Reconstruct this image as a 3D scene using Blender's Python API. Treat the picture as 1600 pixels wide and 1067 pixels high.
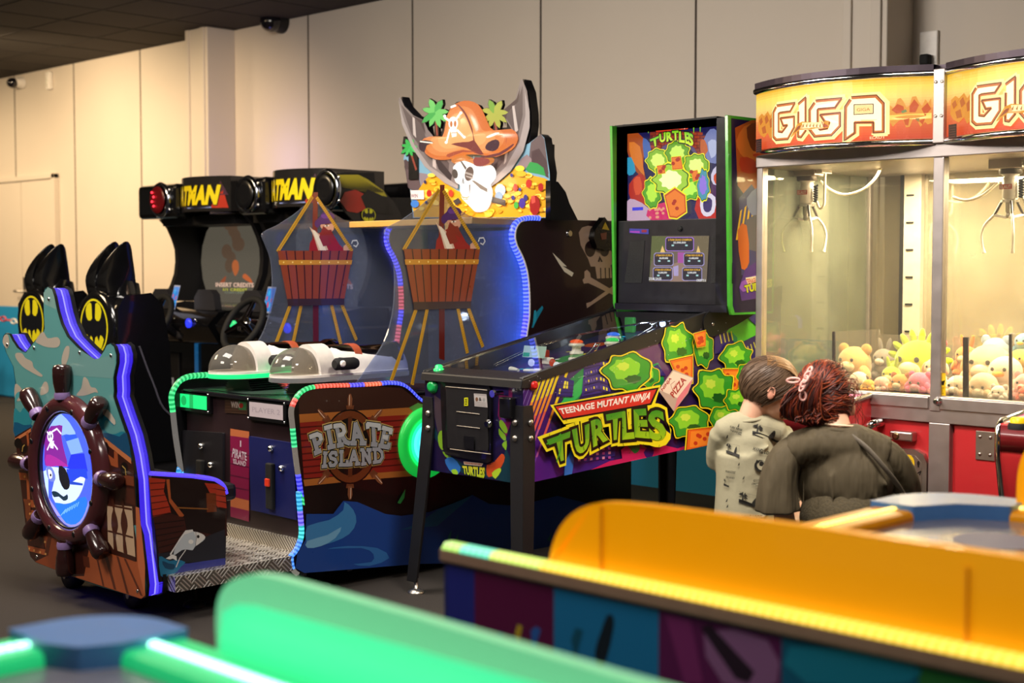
import bpy, bmesh, math, random
from mathutils import Vector as V, Matrix as MX
for o in list(bpy.data.objects): bpy.data.objects.remove(o)
random.seed(7)
S = bpy.context.scene; COL = S.collection
sin, cos, pi, R = math.sin, math.cos, math.pi, math.radians
# ---------------- camera: 49.5 mm lens, 1.32 m above the floor, pitched 3 degrees down
FL, HC, YAW, PIT = 2200.0, 1.32, R(44.6), R(3.0)
cam = bpy.data.objects.new('camera', bpy.data.cameras.new('camera')); COL.objects.link(cam)
cam.location = (0, 0, HC); cam.rotation_euler = (pi/2-PIT, 0, YAW)
cam.data.sensor_width = 36; cam.data.lens = FL*36/1600; cam.data.clip_start = .05
cam.data.dof.use_dof = True; cam.data.dof.focus_distance = 5.75; cam.data.dof.aperture_fstop = 2.6
S.camera = cam
# ---------------- world, exposure, big lamps
S.view_settings.view_transform = 'Standard'; S.view_settings.look = 'None'
S.view_settings.gamma = 1; S.view_settings.use_curve_mapping = False
S.view_settings.exposure = 0.0
w = bpy.data.worlds.new('hall'); S.world = w; w.use_nodes = True
w.node_tree.nodes['Background'].inputs[0].default_value = (1, .86, .7, 1)
w.node_tree.nodes['Background'].inputs[1].default_value = .035
def lamp(name, kind, loc, energy, col, size=.3, to=None, spot=None, sy=None):
    l = bpy.data.lights.new(name, kind); l.energy = energy; l.color = col
    if kind == 'AREA':
        l.size = size
        if sy: l.shape = 'RECTANGLE'; l.size_y = sy
    else: l.shadow_soft_size = size
    if spot: l.spot_size = R(spot); l.spot_blend = .9
    o = bpy.data.objects.new(name, l); COL.objects.link(o); o.location = loc
    if to: o.rotation_euler = (V(to)-V(loc)).to_track_quat('-Z', 'Y').to_euler()
    return o
WARM = (1, .74, .44); NEUT = (1, .91, .82)
LIGHTS = [('ceiling_downlight', 'SPOT', (-11.4, 4.6, 3.15), 430, WARM, .15, (-11.9, 6.6, 1.2), 140),
          ('ceiling_downlight', 'SPOT', (-13.9, 4.4, 3.15), 300, WARM, .15, (-13.9, 6.6, .6), 120),
          ('ceiling_downlight', 'SPOT', (-9.3, 4.5, 3.15), 220, WARM, .15, (-9.9, 6.6, 1.0), 110),
          ('ceiling_panel_lamp', 'AREA', (-5.0, 3.0, 3.2), 190, NEUT, 1.4, (-5.4, 5.2, 0), None),  # area lamps of this name are added under the ceiling, out of view
          ('ceiling_downlight', 'SPOT', (-2.2, 3.0, 3.15), 430, NEUT, .3, (-3.4, 4.3, .5), 85),  # spot added out of view to brighten the pinball side art
          ('ceiling_panel_lamp', 'AREA', (-4.6, .6, 3.2), 150, NEUT, 1.2, (-4.9, 2.6, .6), None),
          ('ceiling_downlight', 'SPOT', (-1.6, 3.3, 3.15), 230, NEUT, .3, (-2.2, 4.9, .6), 80),
          ('ceiling_panel_lamp', 'AREA', (-1.2, 1.3, 3.2), 60, NEUT, .9, (-1.4, 1.6, 0), None),
          ('ceiling_panel_lamp', 'AREA', (-8.2, 2.0, 3.2), 170, WARM, 1.2, (-8.2, 2.2, 0), None)]
for n, k, loc, e, c, sz, to, sp in LIGHTS: lamp(n, k, loc, e, c, sz, to, sp)
# ---------------- helpers
RV = V((cos(YAW), sin(YAW), 0)); FH = V((-sin(YAW), cos(YAW), 0)); ZU = V((0, 0, 1))
FW = FH*cos(PIT)-ZU*sin(PIT); UV = FH*sin(PIT)+ZU*cos(PIT)
def ray(px, py): return FW+RV*((px-800)/FL)+UV*((533.5-py)/FL)
def hit(ax, val, px, py):                                # the point seen at a pixel on a plane of the room
    d = ray(px, py); c = V((0, 0, HC)); return c+d*((val-c[ax])/d[ax])
class PL:                                                # a wall-like plane: axis, value, side it faces
    def __init__(s, ax, val, sg): s.ax, s.val, s.sg = ax, val, sg
    def p3(s, u, v, d=0):
        k = s.val+s.sg*d
        return V((k, u, v)) if s.ax == 0 else V((u, k, v)) if s.ax == 1 else V((u, v, k))
    def px(s, pts):
        o = []
        for p in pts:
            h = hit(s.ax, s.val, *p); o.append((h.y, h.z) if s.ax == 0 else (h.x, h.z) if s.ax == 1 else (h.x, h.y))
        return o
class PG:                                                # a tilted plane
    def __init__(s, o, u, v):
        s.o, s.u, s.v = V(o), V(u).normalized(), V(v).normalized(); s.n = s.u.cross(s.v)
    def p3(s, u, v, d=0): return s.o+s.u*u+s.v*v+s.n*d
    def px(s, pts):
        r = []
        for p in pts:
            d = ray(*p); c = V((0, 0, HC)); h = c+d*((s.o-c).dot(s.n)/d.dot(s.n))-s.o; r.append((h.dot(s.u), h.dot(s.v)))
        return r
def K(ox, oy, s):                                        # parses "x,y x,y" written in an enlarged view
    def f(t): return [(ox+float(a.split(',')[0])/s, oy+float(a.split(',')[1])/s) for a in t.split()]
    return f
ID = K(0, 0, 1)
def sm(p, n=4, closed=False):                            # Catmull-Rom
    o = []; L = len(p)
    for i in range(L if closed else L-1):
        a, b, c, d = (p[(i-1) % L] if closed or i else p[0]), p[i], p[(i+1) % L], (p[(i+2) % L] if closed or i+2 < L else p[-1])
        for k in range(n):
            t = k/n
            o.append(tuple(.5*(2*b[j]+(c[j]-a[j])*t+(2*a[j]-5*b[j]+4*c[j]-d[j])*t*t+(3*b[j]-a[j]-3*c[j]+d[j])*t**3) for j in range(len(b))))
    if not closed: o.append(tuple(p[-1]))
    return o
def circ(cx, cy, rx, ry=None, n=24, a0=0, a1=360, rot=0):
    ry = rx if ry is None else ry; cr, sr = cos(R(rot)), sin(R(rot)); o = []
    m = n if abs(a1-a0) == 360 else n+1
    for i in range(m):
        a = R(a0+(a1-a0)*i/n); x, y = rx*cos(a), ry*sin(a); o.append((cx+x*cr-y*sr, cy+x*sr+y*cr))
    return o
def lin(h):
    if not isinstance(h, str): return tuple(h)+((1,) if len(h) == 3 else ())
    h = h.lstrip('#'); r = []
    for i in (0, 2, 4):
        c = int(h[i:i+2], 16)/255; r.append(c/12.92 if c <= .04045 else ((c+.055)/1.055)**2.4)
    return tuple(r)+(1,)
def sc(h, k): c = lin(h); return (c[0]*k, c[1]*k, c[2]*k, 1)
def mixc(a, b, t): a, b = lin(a), lin(b); return tuple(a[i]*(1-t)+b[i]*t for i in range(4))
MATS = {}
def mat(name, col='#808080', ro=.5, me=0, coat=0, em=0, tr=0, ior=1.45, var=.12, scale=30, bump=0, attr=False, spec=.5, sheen=0, emcol=None):
    if name in MATS: return MATS[name]
    m = bpy.data.materials.new(name); m.use_nodes = True; nt = m.node_tree; b = nt.nodes['Principled BSDF']
    I = b.inputs; I['Roughness'].default_value = ro; I['Metallic'].default_value = me; I['Coat Weight'].default_value = coat
    I['Transmission Weight'].default_value = tr; I['IOR'].default_value = ior; I['Specular IOR Level'].default_value = spec
    if sheen: I['Sheen Weight'].default_value = sheen
    tc = nt.nodes.new('ShaderNodeTexCoord'); nz = nt.nodes.new('ShaderNodeTexNoise'); nz.inputs['Scale'].default_value = scale; nz.inputs['Detail'].default_value = 3
    nt.links.new(tc.outputs['Object'], nz.inputs['Vector'])
    rr = nt.nodes.new('ShaderNodeMapRange'); rr.inputs[3].default_value = max(0, ro-.06); rr.inputs[4].default_value = min(1, ro+.08)
    nt.links.new(nz.outputs['Fac'], rr.inputs[0]); nt.links.new(rr.outputs[0], I['Roughness'])
    if attr:
        a = nt.nodes.new('ShaderNodeVertexColor'); a.layer_name = 'Col'
        if em: nt.links.new(a.outputs[0], I['Emission Color']); I['Emission Strength'].default_value = em; I['Base Color'].default_value = (.02, .02, .02, 1)
        else: nt.links.new(a.outputs[0], I['Base Color'])
    else:
        c = lin(col)
        mx = nt.nodes.new('ShaderNodeMix'); mx.data_type = 'RGBA'; mx.inputs[6].default_value = tuple(x*(1-var) for x in c[:3])+(1,); mx.inputs[7].default_value = tuple(min(1, x*(1+var)) for x in c[:3])+(1,)
        nt.links.new(nz.outputs['Fac'], mx.inputs[0]); nt.links.new(mx.outputs[2], I['Base Color'])
        if em: I['Emission Color'].default_value = lin(emcol or col); I['Emission Strength'].default_value = em
    if bump:
        bp = nt.nodes.new('ShaderNodeBump'); bp.inputs['Strength'].default_value = bump; bp.inputs['Distance'].default_value = .004
        nt.links.new(nz.outputs['Fac'], bp.inputs['Height']); nt.links.new(bp.outputs[0], I['Normal'])
    MATS[name] = m; return m
def glassy(name, tint, trans=.8, ro=.03, haze=0., gloss=None):    # a clear pane: lets light straight through, mirrors at grazing angles, a little haze
    if name in MATS: return MATS[name]
    m = bpy.data.materials.new(name); m.use_nodes = True; nt = m.node_tree; nt.nodes.clear(); N = nt.nodes.new; L = nt.links.new
    out = N('ShaderNodeOutputMaterial'); t = N('ShaderNodeBsdfTransparent'); t.inputs[0].default_value = lin(tint)
    g = N('ShaderNodeBsdfGlossy'); g.inputs['Roughness'].default_value = ro
    lw = N('ShaderNodeLayerWeight'); pw = N('ShaderNodeMath'); pw.operation = 'POWER'; L(lw.outputs['Facing'], pw.inputs[0]); pw.inputs[1].default_value = 4
    f = N('ShaderNodeMath'); f.operation = 'MULTIPLY_ADD'; L(pw.outputs[0], f.inputs[0]); f.inputs[1].default_value = .8; f.inputs[2].default_value = .045
    mx = N('ShaderNodeMixShader')
    if gloss is None: L(f.outputs[0], mx.inputs[0])
    else: mx.inputs[0].default_value = gloss
    L(t.outputs[0], mx.inputs[1]); L(g.outputs[0], mx.inputs[2]); last = mx
    if haze:
        d = N('ShaderNodeBsdfDiffuse'); d.inputs[0].default_value = lin(tint); m2 = N('ShaderNodeMixShader')
        tc = N('ShaderNodeTexCoord'); nz = N('ShaderNodeTexNoise'); nz.inputs['Scale'].default_value = 6; nz.inputs['Detail'].default_value = 5
        L(tc.outputs['Object'], nz.inputs['Vector']); mr = N('ShaderNodeMapRange'); mr.inputs[3].default_value = haze*.6; mr.inputs[4].default_value = haze*1.4
        L(nz.outputs['Fac'], mr.inputs[0]); L(mr.outputs[0], m2.inputs[0]); L(mx.outputs[0], m2.inputs[1]); L(d.outputs[0], m2.inputs[2]); last = m2
    L(last.outputs[0], out.inputs[0]); MATS[name] = m; return m
PRINT = mat('printed_vinyl', ro=.3, attr=True, coat=.3)
MATTE = mat('printed_matte', ro=.7, attr=True)
GLOW = mat('backlit_print', ro=.25, attr=True, em=1.0)
BLACK = mat('black_laminate', '#0d0d0f', .32, coat=.2); SATIN = mat('black_powder_coat', '#141315', .45)
RUBBER = mat('black_rubber', '#0b0b0b', .75); CHROME = mat('chrome', '#d8d8d8', .1, 1); STEEL = mat('brushed_steel', '#b9b3aa', .33, 1, var=.2, scale=14)
ALU = mat('anodised_aluminium', '#b5aca8', .38, .9, scale=18); WHITE = mat('white_plastic', '#e6e0d8', .35)
WL = {}
def wloc(o): return WL[o.name] if o is not None else V((0, 0, 0))
def reg(o, parent, wl):
    if parent is not None: o.parent = parent
    o.location = V(wl)-wloc(parent); WL[o.name] = V(wl)
class MB:                                                # collects shapes, then links them as one mesh object
    def __init__(s): s.v, s.f, s.c, s.m, s.s = [], [], [], [], []
    def add(s, vs, fs, col=None, mi=0, smooth=False):
        n = len(s.v); s.v += [V(x) for x in vs]
        multi = isinstance(col, list); col1 = None if multi or col is None else lin(col)
        for i, f in enumerate(fs):
            s.f.append([n+k for k in f]); s.c.append(lin(col[i]) if multi else col1); s.m.append(mi); s.s.append(smooth)
        return s
    def box(s, x0, x1, y0, y1, z0, z1, col=None, mi=0):
        vs = [(x, y, z) for z in (z0, z1) for y in (y0, y1) for x in (x0, x1)]
        return s.add(vs, [(0, 1, 3, 2), (4, 6, 7, 5), (0, 4, 5, 1), (2, 3, 7, 6), (0, 2, 6, 4), (1, 5, 7, 3)], col, mi)
    def poly(s, pl, pts, d, col=None, mi=0): return s.add([pl.p3(u, v, d) for u, v in pts], [list(range(len(pts)))], col, mi)
    def prism(s, pl, pts, d0, d1, col=None, mi=0, side=None, smi=None):
        n = len(pts); s.add([pl.p3(u, v, d0) for u, v in pts]+[pl.p3(u, v, d1) for u, v in pts], [list(range(n))[::-1], list(range(n, 2*n))], col, mi)
        return s.wall(pl, pts, d0, d1, side or col, mi if smi is None else smi)
    def wall(s, pl, pts, d0, d1, col=None, mi=0, closed=True):
        n = len(pts); m = n if closed else n-1
        return s.add([pl.p3(u, v, d0) for u, v in pts]+[pl.p3(u, v, d1) for u, v in pts], [(i, (i+1) % n, n+(i+1) % n, n+i) for i in range(m)], col, mi, True)
    def tube(s, path, r, n=8, col=None, mi=0, closed=False, sx=1, caps=True, up=None):
        P = [V(p) for p in path]; L = len(P); rr = r if isinstance(r, (list, tuple)) else [r]*L; vs = []; prev = None
        for i in range(L):
            a = P[(i-1) % L] if closed or i else P[0]; b = P[(i+1) % L] if closed or i+1 < L else P[-1]
            t = (b-a).normalized() if (b-a).length else V((0, 0, 1))
            if prev is None:
                k = V(up) if up else (V((0, 0, 1)) if abs(t.z) < .9 else V((1, 0, 0))); x = k.cross(t).normalized()
            else: x = (prev-t*prev.dot(t)); x = x.normalized() if x.length > 1e-6 else prev
            y = t.cross(x); prev = x
            for j in range(n):
                q = 2*pi*j/n; vs.append(P[i]+x*(rr[i]*sx*cos(q))+y*(rr[i]*sin(q)))
        fs = []; cs = []
        for i in range(L if closed else L-1):
            for j in range(n):
                fs.append((i*n+j, i*n+(j+1) % n, ((i+1) % L)*n+(j+1) % n, ((i+1) % L)*n+j)); cs.append(col[i] if isinstance(col, list) else col)
        s.add(vs, fs, cs if col is not None else None, mi, True)
        if caps and not closed:
            c0 = col[0] if isinstance(col, list) else col
            s.add(vs[:n], [list(range(n))[::-1]], c0, mi); s.add(vs[-n:], [list(range(n))], c0, mi)
        return s
    def ell(s, c, r, n=16, m=10, col=None, mi=0, rot=None, th0=0, th1=pi):
        r = r if isinstance(r, (list, tuple)) else (r, r, r); c = V(c); vs = []; fs = []
        for i in range(m+1):
            th = th0+(th1-th0)*i/m
            for j in range(n):
                p = V((r[0]*sin(th)*cos(2*pi*j/n), r[1]*sin(th)*sin(2*pi*j/n), r[2]*cos(th)))
                if rot is not None: p = rot @ p
                vs.append(c+p)
        for i in range(m):
            for j in range(n): fs.append((i*n+j, (i+1)*n+j, (i+1)*n+(j+1) % n, i*n+(j+1) % n))
        return s.add(vs, fs, col, mi, True)
    def lathe(s, c, prof, ax=(0, 0, 1), n=20, col=None, mi=0):
        c = V(c); t = V(ax).normalized(); k = V((0, 0, 1)) if abs(t.z) < .9 else V((1, 0, 0)); x = k.cross(t).normalized(); y = t.cross(x); vs = []
        for r, h in prof:
            for j in range(n): q = 2*pi*j/n; vs.append(c+t*h+x*(r*cos(q))+y*(r*sin(q)))
        fs = [(i*n+j, i*n+(j+1) % n, (i+1)*n+(j+1) % n, (i+1)*n+j) for i in range(len(prof)-1) for j in range(n)]
        s.add(vs, fs, col, mi, True); m = len(prof)
        s.add(vs[:n], [list(range(n))[::-1]], col, mi); return s.add(vs[-n:], [list(range(n))], col, mi)
    def pillow(s, pl, pts, d0, h, col=None, mi=0, steps=5, cen=None):       # outline swelling into a rounded relief
        n = len(pts); cx, cy = cen or (sum(p[0] for p in pts)/n, sum(p[1] for p in pts)/n); vs = []; fs = []
        for i in range(steps+1):
            k = 1-i/steps*.999; d = d0+h*math.sqrt(max(0, 1-k*k)) if i else d0
            vs += [pl.p3(cx+(u-cx)*k, cy+(v-cy)*k, d) for u, v in pts]
        for i in range(steps): fs += [(i*n+j, i*n+(j+1) % n, (i+1)*n+(j+1) % n, (i+1)*n+j) for j in range(n)]
        return s.add(vs, fs, col, mi, True)
    def build(s, name, mats, parent=None, bevel=0, mods=(), label=None, smooth=None):
        if isinstance(bevel, str): label, bevel = bevel, 0
        if not isinstance(mats, (list, tuple)): mats = [mats]
        lo = V([min(p[i] for p in s.v) for i in range(3)]); hi = V([max(p[i] for p in s.v) for i in range(3)])
        c = (lo+hi)/2
        if parent is None: c.z = lo.z
        me = bpy.data.meshes.new(name); me.from_pydata([tuple(p-c) for p in s.v], [], s.f)
        for m in mats: me.materials.append(m)
        me.polygons.foreach_set('material_index', s.m); me.polygons.foreach_set('use_smooth', [bool(x) if smooth is None else smooth for x in s.s])
        if any(x is not None for x in s.c):
            at = me.color_attributes.new('Col', 'FLOAT_COLOR', 'CORNER'); buf = []
            for f, c1 in zip(s.f, s.c): buf += list(c1 or (.5, .5, .5, 1))*len(f)
            at.data.foreach_set('color', buf)
        me.update(); o = bpy.data.objects.new(name, me); COL.objects.link(o); reg(o, parent, c)
        if bevel:
            b = o.modifiers.new('bevel', 'BEVEL'); b.width = bevel; b.segments = 2; b.limit_method = 'ANGLE'; b.angle_limit = R(40)
        for kind, kw in mods:
            q = o.modifiers.new(kind.lower(), kind)
            for a, b in kw.items(): setattr(q, a, b)
        if label: o['label'] = label
        return o
def thing(name, label, cat, loc, group=None):
    o = bpy.data.objects.new(name, None); COL.objects.link(o); o.empty_display_size = .1; reg(o, None, loc)
    return tag(o, label, cat, group)
def tag(o, label, cat, group=None):
    o['label'] = label; o['category'] = cat
    if group: o['group'] = group
    return o
def struct(mb, name, m, **k): o = mb.build(name, m, **k); o['kind'] = 'structure'; return o
def dup(o, loc=None, parent=None):
    c = o.copy(); COL.objects.link(c)
    if parent is not None: c.parent = parent
    if loc is not None: c.location = loc
    for ch in o.children: dup(ch, None, c)
    return c
FONT = {}
def glyphs(t, off=0, shear=0):
    k = (t, off, shear)
    if k in FONT: return FONT[k]
    cu = bpy.data.curves.new('t', 'FONT'); cu.body = t; cu.offset = off; cu.shear = shear; cu.resolution_u = 3; cu.space_character = 1.0+off*1.2
    o = bpy.data.objects.new('t', cu); COL.objects.link(o); dg = bpy.context.evaluated_depsgraph_get()
    me = bpy.data.meshes.new_from_object(o.evaluated_get(dg)); vs = [(p.co.x, p.co.y) for p in me.vertices]; fs = [list(f.vertices) for f in me.polygons]
    bpy.data.objects.remove(o); bpy.data.meshes.remove(me); bpy.data.curves.remove(cu)
    FONT[k] = (vs, fs); return FONT[k]
def clip(P, Q):                                          # cut a shape down to a convex outline
    a = sum(Q[i-1][0]*Q[i][1]-Q[i][0]*Q[i-1][1] for i in range(len(Q))); sg = 1 if a > 0 else -1
    for i in range(len(Q)):
        (x0, y0), (x1, y1) = Q[i-1], Q[i]; f = lambda p: sg*((x1-x0)*(p[1]-y0)-(y1-y0)*(p[0]-x0)); o = []
        for j in range(len(P)):
            p, q = P[j-1], P[j]; a, b = f(p), f(q)
            if (a < 0) != (b < 0): t = a/(a-b); o.append((p[0]+(q[0]-p[0])*t, p[1]+(q[1]-p[1])*t))
            if b >= 0: o.append(q)
        P = o
        if len(P) < 3: return []
    return P
class Art:                                               # flat print: coloured shapes in thin layers on one plane, ONE mesh
    def __init__(s, pl, d=.0006, step=.00025): s.pl, s.d, s.step, s.mb, s.clip = pl, d, step, MB(), None
    def up(s, k=1): s.d += s.step*k; return s
    def uv(s, pts, col):
        if s.clip:
            pts = clip(pts, s.clip)
            if not pts: return s
        s.mb.poly(s.pl, pts, s.d, col); s.d += 2e-5; return s
    def px(s, pts, col, n=0):
        if n: pts = sm(pts, n, True)
        return s.uv(s.pl.px(pts), col)
    def line(s, pts, wd, col, px=True, n=0, w1=None):
        if n: pts = sm(pts, n)
        u = s.pl.px(pts) if px else pts; L = len(u)
        for i in range(L-1):
            (a, b), (c, d) = u[i], u[i+1]; l = math.hypot(c-a, d-b) or 1; nx, ny = -(d-b)/l, (c-a)/l
            wa = wd if w1 is None else wd+(w1-wd)*i/(L-1); wb = wd if w1 is None else wd+(w1-wd)*(i+1)/(L-1); ex, ey = (c-a)/l*wb*.25, (d-b)/l*wb*.25
            s.uv([(a+nx*wa/2-ex, b+ny*wa/2-ey), (a-nx*wa/2-ex, b-ny*wa/2-ey), (c-nx*wb/2+ex, d-ny*wb/2+ey), (c+nx*wb/2+ex, d+ny*wb/2+ey)], col)
        return s
    def text(s, t, quad, col, off=0, shear=0, px=True, arch=0, out=None, outw=.05, fade=None, base=None):
        q = s.pl.px(quad) if px else quad
        if out: s.text(t, q, out, off+outw, shear, False, arch, base=off); s.up()
        vs, fs = glyphs(t, off, shear); bv = glyphs(t, off if base is None else base, shear)[0] if base is not None else vs
        x0, x1 = min(p[0] for p in bv), max(p[0] for p in bv); y0, y1 = min(p[1] for p in bv), max(p[1] for p in bv)
        if base is not None:                              # letters keep their spacing when thickened
            X0, X1 = min(p[0] for p in vs), max(p[0] for p in vs); g = (off-base)*.9; kx = (x1-x0+2*g)/(X1-X0); vs = [((p[0]-X0)*kx+x0-g, p[1]) for p in vs]
        o = []
        for x, y in vs:
            a, b = (x-x0)/(x1-x0), (y-y0)/(y1-y0); b += arch*(1-(2*a-1)**2)
            o.append(tuple(q[0][i]*(1-a)*(1-b)+q[1][i]*a*(1-b)+q[2][i]*a*b+q[3][i]*(1-a)*b for i in (0, 1)))
        c = col
        if fade:
            c = []
            for f in fs: m = sum(vs[k][1] for k in f)/len(f); c.append(mixc(col, fade, (m-y0)/(y1-y0)))
        s.mb.add([s.pl.p3(u, v, s.d) for u, v in o], fs, c); s.d += 2e-5; return s
    def build(s, name, m, parent, label=None): return s.mb.build(name, m, parent, label=label)
def led(mb, path, cols, r=.012, n=6, per=.02, dots=True, k=6.0, base=.35, sx=1):
    """a glowing strip: cols = list of (fraction, colour); bright beads along a dimmer sleeve"""
    P = [V(p) for p in path]; D = [0]
    for a, b in zip(P, P[1:]): D.append(D[-1]+(b-a).length)
    T = D[-1]; m = max(2, int(T/per)*2); Q = []; j = 0
    for i in range(m+1):
        t = T*i/m
        while j < len(D)-2 and D[j+1] < t: j += 1
        Q.append(P[j].lerp(P[j+1], (t-D[j])/max(1e-9, D[j+1]-D[j])))
    cs = []
    for i in range(m):
        t = (i+.5)/m; c = cols[-1][1]
        for f, cc in cols:
            if t <= f: c = cc; break
        g = lin(c); grey = max(g[:3])-min(g[:3]) < .35
        kk = .3 if grey else k*(1.0 if (i % 2 == 0 or not dots) else base)
        wht = .06 if (i % 2 == 0 and dots and not grey) else 0
        cs.append(tuple((g[q]+wht)*kk for q in range(3))+(1,))
    mb.tube(Q, r, n, cs, sx=sx); return mb
# ================= the hall =================
YW, ZC = 6.6, 3.235
carpet = mat('carpet', '#2c2621', .95, var=.45, scale=240, bump=.6); WALLM = mat('wall_paint', '#cfc4b6', .6, var=.03, scale=3)
BLUEP = mat('blue_wall_paint', '#2690cc', .5, var=.04, scale=4); TILE = mat('ceiling_tile', '#3a332d', .9, var=.2, scale=60); GAP = mat('dark_joint', '#4a4038', .8)
struct(MB().box(-16, 3, -3, 7.2, -.1, 0), 'floor', carpet)
mb = MB().box(-16, 3, -3, 7.2, ZC, ZC+.08)
for i in range(-26, 6): mb.box(i*.6-.006, i*.6+.006, -3, YW, ZC-.004, ZC, mi=1)
for j in range(-5, 12): mb.box(-16, 3, j*.6-.006, j*.6+.006, ZC-.004, ZC, mi=1)
struct(mb, 'ceiling', [TILE, mat('ceiling_grid', '#2a2521', .8)])
mb = MB().box(-16, 3, YW, YW+.2, 0, ZC)
seams = [hit(1, YW, x, 100).x for x in (22, 115, 219, 482, 645, 845, 1087)]+[-3.9, -2.7, -1.5]
for x in seams: mb.box(x-.007, x+.007, YW-.003, YW, .93, ZC, mi=1)
struct(mb, 'wall_back', [WALLM, GAP])
struct(MB().box(-16, 3, YW-.012, YW, 0, .93), 'trim_1', BLUEP)
def column(x0, x1, n):
    mb = MB().box(x0, x1, YW-.26, YW, 0, ZC-.002)
    mb.box(x0-.03, x0+.02, YW-.275, YW, 0, ZC-.002); mb.box(x1-.09, x1-.03, YW-.275, YW-.2, 0, ZC-.002)
    struct(mb, 'trim_%d' % n, WALLM, bevel=.006)
cx0, cx1 = hit(1, YW-.26, 296, 200).x, hit(1, YW-.26, 325, 200).x
column(cx0, cx1, 2)
column(hit(1, YW-.26, 1326, 60).x, hit(1, YW-.26, 1386, 60).x, 3)
# double door far left
dx0, dx1, dz = hit(1, YW, -60, 300).x, hit(1, YW, 92, 300).x, hit(1, YW, 60, 274).z
mb = MB(); mid = hit(1, YW, 37, 300).x
for a, b in ((dx0, mid-.006), (mid+.006, dx1-.06)): mb.box(a, b, YW-.03, YW-.013, .02, dz-.05)
mb.box(dx1-.055, dx1, YW-.05, YW, 0, dz); mb.box(dx0, dx1, YW-.05, YW, dz-.045, dz)
d = struct(mb, 'door_1', WALLM, bevel=.003)
h = MB(); hx = hit(1, YW-.05, 40, 455)
h.box(hx.x-.03, hx.x+.03, YW-.06, YW-.03, hx.z-.14, hx.z+.14); h.tube([(hx.x, YW-.06, hx.z), (hx.x, YW-.1, hx.z), (hx.x-.14, YW-.1, hx.z)], .012)
h.build('door_handle', STEEL, d)
mb = MB().box(dx0, mid-.006, YW-.033, YW-.0301, .02, .93).box(mid+.006, dx1-.06, YW-.033, YW-.0301, .02, .93)
mb.build('kick_panel', BLUEP, d)
# little things up on the wall
def dome(px, py, r, lab):
    p = hit(1, YW-.1, px, py); t = thing('security_camera', lab, 'camera', (p.x, YW, p.z))
    MB().lathe((p.x, YW, p.z), [(r*1.05, -.001), (r*1.05, .03), (r*.8, .09)], (0, -1, 0)).build('camera_mount', WHITE if r < .06 else SATIN, t)
    MB().ell((p.x, YW-.11, p.z-.01), (r, r, r*.95)).build('camera_dome', mat('smoked_dome', '#17151a', .12, coat=.5), t)
dome(21, 128, .055, 'small dark dome camera high on the yellow-lit wall above the double door')
dome(425, 32, .085, 'black dome camera under the ceiling right of the pale wall column')
p = hit(1, YW-.05, 73, 125); t = thing('motion_sensor', 'white motion sensor high on the wall, right of the small dome camera', 'sensor', (p.x, YW, p.z))
MB().box(p.x-.035, p.x+.035, YW-.05, YW, p.z-.09, p.z+.08).build('sensor_body', WHITE, t, bevel=.012)
MB().ell((p.x, YW-.05, p.z-.02), (.025, .014, .04)).build('sensor_lens', mat('frosted_lens', '#cfcabd', .3), t)
p = hit(1, YW-.02, 1450, 92); t = thing('power_socket', 'white wall socket with a black plug above the claw machine', 'socket', (p.x, YW, p.z))
MB().box(p.x-.05, p.x+.05, YW-.02, YW, p.z-.05, p.z+.14).build('socket_plate', WHITE, t, bevel=.006)
MB().box(p.x-.025, p.x+.025, YW-.07, YW-.02, p.z-.035, p.z+.02).build('plug', RUBBER, t, bevel=.01)
MB().tube(sm([(p.x, YW-.06, p.z-.02), (p.x+.01, YW-.08, p.z-.2), (p.x+.03, YW-.05, p.z-.6), (p.x, YW-.04, .05)], 5), .006).build('power_cord', RUBBER, t)
# barrier chain in front of the blue wall
mb = MB(); a, b = hit(1, 6.1, -30, 488), hit(1, 6.1, 200, 506); n = 26
for i in range(n):
    t = (i+.5)/n; c = a.lerp(b, t)-ZU*(.08*(1-(2*t-1)**2)); red = (i//3) % 2
    ring = [(c.x+.055*cos(q)*1.0, c.y+(.022*sin(q) if i % 2 else 0), c.z+(0 if i % 2 else .022*sin(q))) for q in [k*pi/5 for k in range(10)]]
    mb.tube(ring, .008, 6, '#b8323a' if red else '#d8d4d0', closed=True)
t = thing('barrier_chain', 'red and white plastic chain strung in front of the blue wall', 'chain', (a.x, 6.1, 0))
mb.build('chain_links', PRINT, t)
for e in (a, b): MB().lathe((e.x, e.y, 0), [(.16, 0), (.15, .03), (.03, .05), (.028, e.z-.02), (.04, e.z), (.04, e.z+.04)]).build('chain_post', SATIN, t)
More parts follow.
